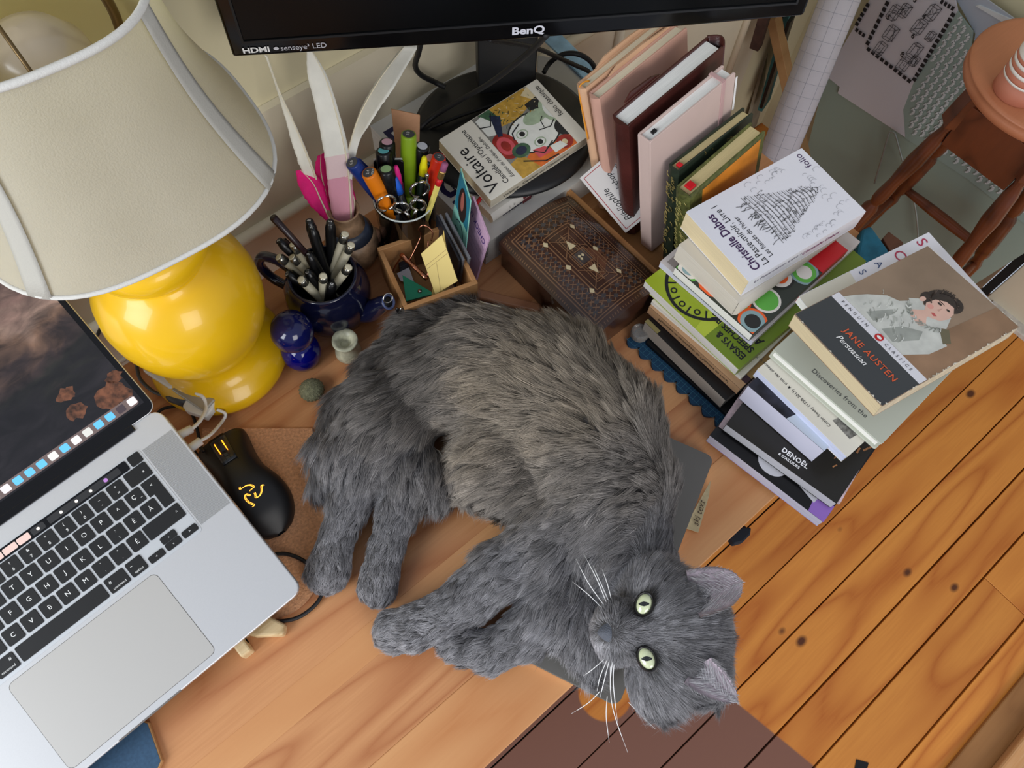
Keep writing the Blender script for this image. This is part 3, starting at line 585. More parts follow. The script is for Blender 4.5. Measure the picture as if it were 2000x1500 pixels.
for k in range(46):
    x, y = rg.uniform(.068, .104), rg.uniform(.046, .104)
    if y > .118 - (x - .066)*.3 or (x > .10 and y < .045): continue
    a_ = rg.uniform(-.5, .5); l_ = rg.uniform(.004, .011); stroke(g, [(x + l_*s*math.cos(a_ + .5*s), y + l_*s*math.sin(a_ + .5*s)) for s in (0, .25, .5, .75, 1)], rg.uniform(.0005, .0013), rg.choice(fl_), .00055)
for k in range(26):
    an = rg.uniform(1.4, 4.9); x, y = .122 + .010*math.cos(an), .060 + .018*math.sin(an)
    if x > .128: continue
    stroke(g, [(x, y), (x + .004*math.cos(an + 1), y + .004*math.sin(an + 1)), (x + .006*math.cos(an), y + .006*math.sin(an))], .0013, rg.choice(fl_), .00058)
for k in range(30):
    an = rg.uniform(-.6, 3.4); x, y = .152 + .015*math.cos(an - .8), .062 + .015*math.sin(an - .8); stroke(g, [(x, y), (x + .003*math.cos(an + 1.4), y + .003*math.sin(an + 1.4)), (x + .0045, y + .002)], .0009, rg.choice([hair, mat('curl_light', (92, 78, 70), .42)]), .0006)
g.out('painted_folds', t)
text('JANE AUSTEN', t, mat('orange_lettering', (222, 96, 56), .5), .0105, (.030, .088, .0006), (0, -1, 0), (1, 0, 0), bold=.012, spacing=1.15)
text('Persuasion', t, inkw, .0095, (.018, .086, .0006), (0, -1, 0), (1, 0, 0), shear=.25, bold=.01)
text('P E N G U I N', t, ink, .0052, (.0555, .118, .0006), (0, -1, 0), (1, 0, 0), spacing=1.25)
text('C L A S S I C S', t, ink, .0052, (.0555, .054, .0006), (0, -1, 0), (1, 0, 0), spacing=1.15)
g = G(); g.flat(circ(.0575, .063, .0048, 20), .0007, red); g.flat(circ(.0575, .063, .0018, 12, .003), .0008, inkw); g.out('round_emblem', t)
g = G()
rg = random.Random(2)
for k in range(24):
    x = rg.uniform(0, .195); g.flat([(x, -.0002), (x + rg.uniform(.002, .006), -.0002), (x + .002, rg.uniform(.0008, .002))], .0008, crm)
    y = rg.uniform(0, .125); g.flat([(.1992, y), (.1992, y + rg.uniform(.002, .005)), (.1992 - rg.uniform(.0006, .002), y + .001)], .0008, crm)
for k in range(6):
    y = rg.uniform(0, .12); g.flat([(-.0002, y), (-.0002, y + .004), (rg.uniform(.001, .003), y + .002)], .0008, crm)
g.out('worn_edge', t, kind='stuff')
# --- row of standing books in a wooden tray
traym = wood('oak_tray', (184, 134, 84), (156, 106, 62), (170, 120, 74), rough=.45, ring=10)
t = thing('wooden_tray', 'open oak tray holding the row of standing books beside the carved box', 'tray', (.585, .36, 0))
for a, b in (((.505, .262, 0), (.513, .470, .042)), ((.672, .262, 0), (.680, .470, .042)), ((.513, .462, 0), (.672, .470, .042)), ((.513, .262, 0), (.672, .270, .042))):
    g = G(); g.box(a, b, traym); g.out('side', t, world=True, bevel=.0015)
g = G(); g.box((.513, .27, 0), (.672, .462, .004), traym); g.out('bottom', t, world=True)
gw = 'books standing in the tray'
def standing(label, bot, top, thick, L, D, cov, pg, vdir=(1, 0, .01), **k):
    b = Vector(bot); u = (Vector(top) - b).normalized(); v = Vector(vdir)
    return book(label, frame(b, u, v), L, D, thick, cov, pg, spine='-v', group=gw, cat=k.pop('cat', 'book'), **k)
peach = mat('peach_leather', (214, 172, 138), .5, var=.04, vscale=30, bump=.1, bscale=500); peachp = mat('peach_pink_leather', (206, 160, 142), .5, var=.05, vscale=20)
t = standing('peach leather notebook with an orange ribbon, last book in the tray', (.548, .418, .006), (.5175, .4625, .21), .0155, .206, .137, peach, pv_cream, hard=True, roundsp=True, cat='notebook', name='notebook')
g = G(); g.tube(spline([(.204, .012, -.008), (.208, .004, -.008), (.203, -.004, -.0075), (.17, -.0055, -.009), (.13, -.006, -.011)], 5), .0012, mat('orange_ribbon', (226, 150, 40), .6), 6, flatz=.4); g.out('ribbon', t)
g = G(); g.prism([(.2055, 0.03), (.2125, .045), (.2130, .085), (.208, .137), (.2055, .137)], -.001, .0008, peach); g.out('pocket_flap', t)
t = standing('peach-pink leather notebook, second in from the wall in the tray', (.550, .400, .006), (.519, .443, .21), .0175, .206, .141, peachp, pv_cream, hard=True, roundsp=True, cat='notebook', name='notebook')
g = G(); g.prism([(.2055, 0.03), (.2125, .045), (.2130, .085), (.208, .137), (.2055, .137)], -.001, .0008, peach); g.out('pocket_flap', t)
t = standing('thin red-edged white booklet between the peach and brown books', (.556, .377, .006), (.536, .412, .178), .004, .172, .10, wht, pv_white, name='booklet', spm=mat('crimson_spine', (176, 20, 44), .5))
brnl = mat('dark_brown_leather', (70, 32, 28), .35, var=.25, vscale=25, bump=.15, bscale=350)
t = standing('dark brown leather journal with a wrap-round cover, middle of the row', (.549, .372, .006), (.514, .399, .212), .0255, .208, .150, brnl, pv_white, roundsp=True, hard=True, cat='journal', name='journal')
g = G(); n = 10
arc = [(.150 + .0095*math.sin(PI*i/n), -.0255*i/n) for i in range(n + 1)]
g.add([(x, a, b) for x in (.001, .208) for a, b in arc], [(i, i+1, n+2+i, n+1+i) for i in range(n)], brnl, True); g.out('fore_edge_flap', t, solid=.0022)
g = G(); g.prism([(.208, .02), (.217, .03), (.214, .062), (.208, .075)], .0006, .0026, brnl); g.out('clasp_tab', t)
pinkn = mat('pale_pink_cover', (206, 182, 174), .5, var=.02)
t = standing('pale pink notebook with an elastic strap, in front of the brown journal', (.547, .332, .006), (.5165, .361, .212), .0195, .208, .134, pinkn, pv_white, hard=True, cat='notebook', name='notebook')
g = G(); el = mat('pink_elastic', (196, 160, 158), .7)
g.box((-.001, .112, .0001), (.2085, .1175, .0009), el); g.box((.2082, .112, -.0195), (.2092, .1175, .0009), el); g.box((-.001, .112, -.0204), (.2085, .1175, -.0196), el); g.out('elastic_band', t, bevel=.0002)
g = G(); g.box((.15, .1345, -.0205), (.2, .137, -.0198), inkw); g.out('white_sticker', t)
g = G(); g.box((.2045, .012, -.012), (.2075, .018, -.008), ink); g.out('ribbon_end', t)
dgr = mat('dark_green_cloth', (36, 46, 34), .5, var=.2, vscale=80); gldp = mat('gold_print', (150, 132, 76), .4, var=.3, vscale=200)
def vines(t, L, D, T, n, m, seed, zt):
    g = G(); r = random.Random(seed)
    for k in range(n):
        x = r.uniform(.02, L-.01); y = -.0004; z = -r.uniform(.002, T-.002); 
        pts = [Vector((x + .006*s*math.cos(4*s+k), -.0064*math.sin(PI*max(.1,min(.9,-z/T))) - .0004, z + .002*math.sin(7*s+k))) for s in [i/5 for i in range(6)]]
        g.tube(pts, .0004, m, 4)
    return g.out('gilt_spine_ornament', t)
t = standing('small dark green gilt hardback standing beside the pale pink notebook', (.557, .300, .006), (.5445, .327, .172), .0155, .168, .124, dgr, pv_old, hard=True, roundsp=True)
vines(t, .168, .124, .0155, 46, gldp, 4, 0)
g = G(); rg = random.Random(8)
for k in range(60): x = rg.uniform(.05, .16); y = rg.uniform(.04, .118); stroke(g, [(x, y), (x + rg.uniform(-.008, .008), y + rg.uniform(-.006, .006)), (x + rg.uniform(-.008, .008), y + rg.uniform(-.006, .006))], .0007, gldp, -.0157)
g.out('gilt_cover_ornament', t)
g = G(); g.box((.1655, .004, -.013), (.169, .010, -.006), red); g.out('red_headband', t, bevel=.001)
ogr = mat('olive_gilt_cloth', (84, 88, 44), .5, var=.45, vscale=160)
t = standing('small olive hardback with an orange landscape cover, front of the tray row', (.561, .282, .006), (.5325, .302, .167), .0215, .163, .122, ogr, pv_old, hard=True, roundsp=True)
vines(t, .163, .122, .0215, 60, mat('pale_gilt', (170, 160, 96), .4), 6, 0)
g = G(); g.flat([(.01, .02), (.155, .02), (.155, .115), (.01, .115)], -.0217, mat('orange_landscape', (206, 128, 40), .4, var=.35, vscale=18)); g.out('cover_art', t)
g = G(); g.box((.1605, .006, -.016), (.164, .016, -.006), red); g.out('red_headband', t, bevel=.001)
# card propped against the spines
cw = mat('grey_white_card', (196, 192, 190), .6)
a, b, c = Vector((0.5286, 0.442, 0.05)), Vector((0.5359, 0.4206, 0.14)), Vector((0.5378, 0.3519, 0.045))
F = frame(a, b - a, Vector((0, -1, .0)))
a = Vector((.5245, .440, .045)); A_ = Vector((0.5059, 0.4229, 0.085)); B_ = Vector((0.5614, 0.4362, 0.15)); C_2 = Vector((0.528, 0.3478, 0.03))
F = frame(A_, C_2 - A_, B_ - A_)
cd = thing('card', 'white bookplate card with a thin red border leaning on the book spines', 'card', F)
cl, cw_ = (C_2 - A_).length, .072
g = G(); g.box((0, 0, -.0005), (cl, cw_, 0), cw); g.out('sheet', cd)
g = G(); r_ = mat('red_rule', (150, 24, 36), .6); o_ = .004
for p, q in (((o_, o_), (cl-o_, o_)), ((cl-o_, o_), (cl-o_, cw_-o_)), ((cl-o_, cw_-o_), (o_, cw_-o_)), ((o_, cw_-o_), (o_, o_))): stroke(g, [p, q], .0009, r_, .0001); 
for p, q in (((o_, o_), (cl-o_, o_)), ((cl-o_, o_), (cl-o_, cw_-o_)), ((cl-o_, cw_-o_), (o_, cw_-o_)), ((o_, cw_-o_), (o_, o_))): stroke(g, [p, q], .0009, r_, -.0006)
g.out('red_border', cd)

text('Bibliophile', cd, ink, .0125, (cl - .010, .019, .0004), (-1, 0, 0), (0, -1, 0), shear=.35)
text('Workshop', cd, ink, .0105, (cl - .030, .034, .0004), (-1, 0, 0), (0, -1, 0), shear=.35)
text('your own Ma-Toto', cd, ink, .0055, (cl - .05, .046, .0004), (-1, 0, 0), (0, -1, 0), shear=.2)

# ---------------------------------------------------------------- lamp
yel = mat('yellow_glaze', (226, 178, 14), .3, var=.10, vscale=9, spec=.5, coat=.3)
lx, ly = .027, .538
lamp = thing('table_lamp', 'yellow glazed ceramic table lamp with a white square-cornered fabric shade', 'lamp', (lx, ly, 0))
g = G(); g.lathe([(0, 0), (.066, 0), (.079, .006), (.082, .016), (.078, .028), (.064, .038), (.056, .046), (.054, .056), (.058, .066), (.069, .086), (.079, .110), (.0835, .134), (.084, .154), (.080, .177), (.069, .198), (.055, .212), (.047, .217), (.046, .222), (.052, .228), (.058, .238), (.060, .25), (.056, .262), (.03, .272), (0, .274)], yel, 64); g.out('body', lamp)
brs = mat('aged_brass', (112, 92, 62), .4, .8)
g = G(); g.lathe([(0, .27), (.012, .27), (.012, .36), (.016, .37), (.016, .40), (0, .40)], brs, 20); g.out('socket', lamp)
blb = mat('dusty_bulb_glass', (196, 180, 156), .22, var=.12, vscale=14, spec=.8, alpha=1)
g = G(); g.lathe([(0, .382), (.013, .386), (.015, .398), (.025, .412), (.036, .432), (.0395, .455), (.036, .475), (.025, .490), (.012, .496), (0, .498)], blb, 32, M=Matrix.Translation((.010, -.002, -.014))); g.out('bulb', lamp)
g = G(); hp = [(.022*s, 0, .39) for s in (1,)]
g.tube(spline([(.018, 0, .37), (.05, 0, .40), (.066, 0, .46), (.058, 0, .50), (.034, 0, .522), (0, 0, .529), (-.034, 0, .522), (-.058, 0, .50), (-.066, 0, .46), (-.05, 0, .40), (-.018, 0, .37)], 6), .0038, brs, 8, M=Matrix.Translation((.006, 0, 0))); g.out('harp', lamp)
shd = mat('white_shade_linen', (198, 194, 183), .9, var=.035, vscale=25, bump=.3, bscale=700); shp = mat('shade_piping', (208, 206, 200), .9, bump=.2, bscale=600); shs = mat('shade_strip', (178, 175, 166), .9, bump=.2, bscale=700)
def translucent(m, k, col):
    N = m.node_tree.nodes; L = m.node_tree.links; t_ = N.new('ShaderNodeBsdfTranslucent'); t_.inputs[0].default_value = lin(col); mx = N.new('ShaderNodeMixShader'); mx.inputs[0].default_value = k
    L.new(N['Principled BSDF'].outputs[0], mx.inputs[1]); L.new(t_.outputs[0], mx.inputs[2]); L.new(mx.outputs[0], N['Material Output'].inputs[0])
translucent(shd, .42, (244, 238, 214)); lin_m = mat('shade_lining', (248, 242, 196), .85); translucent(lin_m, .62, (252, 246, 206))
def sq(t, s, p=2.8):
    t += .08
    c, d = math.cos(t), math.sin(t); r = (abs(c)**p + abs(d)**p)**(-1/p); return Matrix.Rotation(-.08, 3, 'Z') @ Vector((c*r*s, d*r*s, 0))
zt, zb = .508, .350
SO = Vector((.016, .002, 0))
def prof(k):                                                # k 0 bottom .. 1 top; slight bell
    return .124*(1-k) + .084*k - .008*math.sin(PI*k)
g = G(); n = 96; g.grid(lambda a, k: sq(2*PI*a, prof(k)) + SO + Vector((0, 0, zb + (zt - zb)*k)), n, 12, shd); g.out('shade', lamp)
g = G(); g.grid(lambda a, k: sq(2*PI*a, prof(k) - .0018) + SO + Vector((0, 0, zb + .001 + (zt - zb - .002)*k)), n, 12, lin_m); g.out('shade_lining', lamp)
g = G()
for a_ in (1.92, 1.96): g.tube([sq(a_, prof(k/8) - .0026) + SO + Vector((0, 0, zb + .002 + (zt - zb - .004)*k/8)) for k in range(9)], .0007, shp, 5)
g.out('lining_seam', lamp)
for z_, s_, r_ in ((zb, prof(0), .0022), (zt, prof(1), .0028)):
    g = G(); g.tube([sq(2*PI*i/72, s_) + SO + Vector((0, 0, z_)) for i in range(72)], r_, shp, 8, closed=True); g.out('rim_piping', lamp)
for q in range(4):
    a0 = math.radians(40.5 + 90*q); 
    g = G(); g.grid(lambda a, k: sq(a0 + math.radians(-4 + 8*a), prof(k) + .0016) + SO + Vector((0, 0, zb + (zt-zb)*k)), 4, 10, shs); g.out('corner_strip', lamp, solid=.0006)
g = G()
for a_ in range(3): g.tube([(0, 0, .524), sq(a_*2*PI/3 + .3, .082) + SO + Vector((0, 0, zt - .004))], .0014, brs, 6)
g.lathe([(0, .528), (.006, .528), (.004, .536), (.007, .545), (0, .552)], brs, 16); g.out('spider_and_finial', lamp)
# ---------------------------------------------------------------- monitor
pb = mat('glossy_black_plastic', (8, 8, 10), .1, spec=.4); sat = mat('satin_black_plastic', (24, 25, 27), .42)
p0 = Vector((0.1992, 0.6297, 0.3)); p1 = Vector((0.695, 0.3162, 0.3)); ux = (p1 - p0).normalized(); ux.z = 0; ux.normalize(); W = (p1 - p0).length
up = Vector((0, 0, 1)); bk = Vector((-ux.y, ux.x, 0)); up = (up + bk*.10).normalized()
MM = frame(p0, ux, up)                                      # x along bottom, y up, z toward the viewer
mon = thing('monitor', 'black flat monitor on a round-based stand, its lower edge across the back of the desk', 'monitor', MM)
g = G(); 
lower = [(W*i/24, -.0035*math.sin(PI*i/24)) for i in range(25)]
g.prism(lower + [(W, .02), (W, .34), (0, .34), (0, .02)], -.018, -.0005, pb); g.out('bezel', mon, bevel=.003, seg=3)
g = G(); g.prism([(.015, .018), (W-.015, .018), (W-.015, .325), (.015, .325)], -.0004, .0002, mat('dark_screen', (3, 4, 5), .22, spec=.25)); g.out('screen', mon)
g = G(); 
for a, b in (((.013, .0155), (W-.013, .0178)), ((.013, .0178), (.0152, .325)), ((W-.0152, .0178), (W-.013, .325))): g.box((*a, -.0004), (*b, .0018), sat)
g.out('screen_frame', mon)
g = G(); g.prism(rrect(.10, .05, W-.10, .30, .02), -.05, -.018, sat); g.out('rear_housing', mon, bevel=.006)
glg = mat('silver_print', (170, 172, 174), .4)
text('HDMI', mon, inkw, .0078, (.011, .0045, .0006), (1, 0, 0), (0, 1, 0), bold=.03, sx=1.35)
text('senseye³ LED', mon, glg, .0078, (.0475, .0045, .0006), (1, 0, 0), (0, 1, 0), sx=1.05)
g = G(); g.flat(circ(.0435, .0072, .0026, 14, .0017), .0006, glg); g.out('eye_emblem', mon)
text('BenQ', mon, glg, .0115, (W*.5, .0035, .0006), (1, 0, 0), (0, 1, 0), bold=.03, align='CENTER', sx=1.25)
bc = Vector((0.4903, 0.553, 0.078))
g = G(MW[mon.name].inverted()); g.lathe([(0, .066), (.112, .066), (.117, .069), (.117, .073), (.110, .0775), (0, .079)], sat, 72, M=MW[mon.name].inverted() @ Matrix.Translation((bc.x, bc.y, 0)) @ Matrix.Rotation(math.atan2(ux.y, ux.x), 4, 'Z') @ Matrix.Diagonal((1.03, .95, 1, 1))); g.M = None
g.out('stand_base', mon)
nk = Vector((0.5273, 0.592, 0.085)) + bk*.012
g = G(); NM = MW[mon.name].inverted() @ frame(nk, ux, up)
g.prism(rrect(-.0385, 0, .0385, .36, .004), -.014, .014, sat, M=NM); g.out('stand_neck', mon, bevel=.002)
# ---------------------------------------------------------------- books below and the Voltaire paperback
lg = mat('light_grey_cover', (196, 194, 188), .5); nv = mat('navy_lettering', (28, 26, 66), .5)
a = Vector((.366, .440, .048))
t = book('large pale grey design book with huge navy capitals, under the monitor stand', frame(a, (1, -.0, 0), (0, 1, 0)), .225, .262, .046, lg, pg_grey, spine='-v', hard=False, roundsp=False)
text('DESIGN', t, nv, .060, (.008, .232, .0003), (0, -1, 0), (1, 0, 0), bold=.02, sx=.93)
text('Neue', t, mat('grey_ink', (80, 84, 84), .6), .010, (.004, -.0003, -.030), (0, 0, 1), (-1, 0, 0), lift=.0001)
g = G(); g.flat([(.045, .020), (.095, .020), (.095, .030), (.045, .030)], .0003, nv); g.out('navy_bar', t)
c0 = Vector((0.3929, 0.4594, 0.048))
t = book('off-white textbook with stacked spine lettering between the monitor base and Voltaire paperback', frame((c0.x - .002, c0.y + .002, .0660), (1, .02, 0), (-.02, 1, 0)), .20, .118, .0172, mat('off_white_cover', (222, 218, 206), .45), pg_cream, spine='-v', roundsp=True, spm=mat('pale_spine', (206, 202, 194), .5))
for i, s_ in enumerate(('INTRODUCTION TO', 'LOGARITHMS')):
    text(s_, t, ink if i else mat('grey_ink', (80, 84, 84), .6), .0028 if i == 0 else .0036, (.030 + .008*i, -.0048, -.0166), (0, 0, 1), (-1, 0, 0), sx=.55 if i == 0 else .62)
g = G(); g.box((.052, -.0051, -.0168), (.066, -.0040, -.0002), mat('maroon_band', (96, 26, 34), .5)); g.out('spine_band', t, bevel=.0004)
a, b, c = Vector((0.3919, 0.4619, 0.092)), Vector((0.5483, 0.4589, 0.098)), Vector((0.389, 0.5677, 0.106))
F = frame(a, b - a, c - a); L = (b - a).length*1.03; Wd = (F.inverted() @ c).y
t = book('Voltaire paperback with a wildly painted face, lying tilted on the monitor base', F, L, Wd, .0185, mat('cream_white_cover', (226, 222, 210), .32), pg_cream, spine='-v', spm=mat('cream_spine', (200, 192, 172), .45))
text('Voltaire', t, ink, .0255, (.022, .008, .0003), (0, 1, 0), (-1, 0, 0), sx=.86)
text('Candide ou l’Optimisme', t, ink, .0108, (.036, .008, .0003), (0, 1, 0), (-1, 0, 0), sx=.86)
text('Édition de Frédéric Deloffre', t, ink, .0068, (.046, .010, .0003), (0, 1, 0), (-1, 0, 0), shear=.3, sx=.9)
text('folio classique', t, ink, .0105, (L - .006, Wd - .062, .0008), (0, 1, 0), (-1, 0, 0), sx=.9)
text('Voltaire   Candide ou l’Optimisme', t, ink, .0078, (.020, -.0001, -.0125), (1, 0, 0), (0, 0, 1), lift=.0001)
pc = {k: mat('paint_' + k, v, .32, var=vr, vscale=120) for k, v, vr in (('ochre', (188, 148, 62), .25), ('orange', (214, 108, 44), .15), ('black', (34, 34, 36), .3), ('white', (224, 226, 220), .06), ('grey', (128, 126, 120), .2), ('mint', (160, 178, 150), .15), ('red', (150, 44, 36), .25), ('green', (66, 98, 72), .3), ('navy', (40, 46, 70), .25), ('cream', (216, 200, 160), .1), ('pink', (206, 84, 92), .1))}
H = Wd; x0 = .052; x1 = L - .019
rg = random.Random(21)
its = [(rrect(x0, .0008, x1, H-.0008, .001, 2), pc['grey']), ([(x0, .0008), (x1, .0008), (x1, .020), (x0 + .04, .028), (x0, .012)], pc['orange']), ([(x0, .0008), (x0 + .03, .0008), (x0 + .02, .030), (x0, .026)], pc['ochre']),
 ([(x0 + .02, H-.001), (x0 + .02, H-.03), (x0 + .05, H-.034), (x0 + .09, H-.022), (x0 + .085, H-.001)], pc['ochre']), ([(x0 + .01, H - .001), (x0 + .012, H-.028), (x0 + .032, H-.024), (x0 + .028, H-.001)], pc['green']),
 ([(x0 + .075, H-.008), (x0 + .09, H-.03), (x1, H-.02), (x1, H-.001)], pc['cream']), ([(x1 - .02, H-.05), (x1, H-.05), (x1, H-.02), (x1 - .02, H-.022)], pc['black']),
 (circ(x0 + .055, .046, .0375, 30, .029), pc['black']), (circ(x0 + .055, .046, .0355, 30, .027), pc['white']), (circ(x0 + .070, .063, .018, 20, .010), pc['mint']),
 (circ(x0 + .096, .060, .016, 20, .020), pc['mint']), (circ(x0 + .097, .060, .012, 20, .015), pc['white']), (circ(x0 + .096, .030, .017, 20, .014), pc['black']), (circ(x1 - .012, .012, .012, 18, .010), pc['red']), (circ(x1 - .012, .012, .004, 12), pc['cream']),
 (circ(x0 + .012, .050, .016, 24, .020), pc['red']), (circ(x0 + .012, .050, .011, 20, .014), pc['pink']), (circ(x0 + .012, .050, .006, 16, .008), pc['red']), (circ(x0 + .024, .034, .013, 18, .010), pc['green']), (circ(x0 + .024, .034, .008, 18, .006), pc['navy']),
 ([(x0 + .002, .074), (x0 + .012, .070), (x0 + .02, .088), (x0 + .012, H-.004), (x0 + .002, H-.006)], pc['white']), ([(x0 + .012, .066), (x0 + .018, .064), (x0 + .034, .090), (x0 + .022, .098)], pc['navy']),
 ([(x0 + .036, .012), (x0 + .060, .010), (x0 + .052, .022), (x0 + .036, .026)], pc['pink']), ([(x0 + .058, .006), (x0 + .078, .006), (x0 + .074, .016), (x0 + .058, .018)], pc['white'])]
for ex, ey in ((.040, .052), (.052, .030)):
    its += [(circ(x0 + ex, ey, .0085, 20, .0065), pc['mint']), (circ(x0 + ex, ey, .007, 20, .005), pc['white']), (circ(x0 + ex, ey, .0038, 14), pc['black'])]
for i, (pts_, m_) in enumerate(its): its[i] = ([(min(max(x, x0), x1), min(max(y, .0006), H - .0006)) for x, y in pts_], m_)
art(t, its, z=.0002)
g = G()
for pp, w_ in (([(.062, .044), (.078, .040), (.088, .046)], .0014), ([(.046, .066), (.030, .060), (.026, .050)], .0016), ([(.066, .022), (.046, .014), (.036, .024)], .0016), ([(.070, .044), (.072, .054), (.078, .058)], .0012), ([(.0, .090), (.014, .084), (.026, .100)], .0014), ([(.016, .02), (.04, .004), (.06, .002)], .0018)):
    stroke(g, [(x0 + x, max(.001, y)) for x, y in pp], w_, pc['black'], .0006)
for k in range(60):
    x = rg.uniform(.025, .085); y = rg.uniform(H-.036, H-.004); stroke(g, [(x0 + x, y), (x0 + x + rg.uniform(-.005, .005), min(H-.002, y + rg.uniform(-.004, .004)))], .0008, rg.choice([pc['black'], pc['cream'], pc['ochre'], pc['green']]), .0006)
g.out('brush_strokes', t)
# red cord tassel between the books
g = G(); rc = mat('red_cord', (176, 22, 30), .7, bump=.4, bscale=900)
g.tube(spline([(0.4021, 0.4883, 0.072), (0.3889, 0.4824, 0.074), (0.3842, 0.4839, 0.066), (0.3797, 0.4848, 0.052), (0.3776, 0.4781, 0.05)], 6), .0028, rc, 8); tag(g.out('ribbon_tassel'), 'red corded bookmark tassel hanging out below the Voltaire paperback', 'tassel')
# ---------------------------------------------------------------- glass jar of pens
def onray(q0, q1, base, d):
    q0, q1, base = Vector(q0), Vector(q1), Vector(base); D = (q1 - q0).normalized(); m = q0 - base; b = m.dot(D); c = m.dot(m) - d*d; s = b*b - c
    return q0 + D*(-b + (math.sqrt(s) if s > 0 else 0))
def thin_glass(name, col, k=.10):
    m = bpy.data.materials.new(name); m.use_nodes = True; N = m.node_tree.nodes; L = m.node_tree.links
    N.remove(N['Principled BSDF']); tr = N.new('ShaderNodeBsdfTransparent'); tr.inputs[0].default_value = col; gl_ = N.new('ShaderNodeBsdfGlossy'); gl_.inputs['Roughness'].default_value = .04
    fr = N.new('ShaderNodeFresnel'); fr.inputs[0].default_value = 1.45; mx = N.new('ShaderNodeMixShader'); ad = N.new('ShaderNodeMath'); ad.operation = 'ADD'; ad.inputs[1].default_value = k*.3
    L.new(fr.outputs[0], ad.inputs[0]); L.new(ad.outputs[0], mx.inputs[0]); L.new(tr.outputs[0], mx.inputs[1]); L.new(gl_.outputs[0], mx.inputs[2]); L.new(mx.outputs[0], N['Material Output'].inputs[0]); return m
glass = thin_glass('clear_glass', (.90, .92, .91, 1))
jx, jy = .309, .528
jar = thing('glass_jar', 'clear straight-sided glass jar crammed with markers, pens and scissors', 'jar', (jx, jy, 0))
g = G(); g.lathe([(0, 0), (.035, 0), (.037, .003), (.0375, .095), (.0385, .098), (.0375, .1), (.036, .098), (.0355, .012), (.033, .009), (0, .008)], glass, 48); g.out('wall', jar)
g = G(); g.tube([(.0372*math.cos(2*PI*i/40), .0372*math.sin(2*PI*i/40), .1) for i in range(40)], .0011, mat('glass_edge', (196, 204, 200), .08, spec=.9), 6, closed=True); g.out('rim', jar)  # pale glossy ring paints the highlight along the jar's glass rim
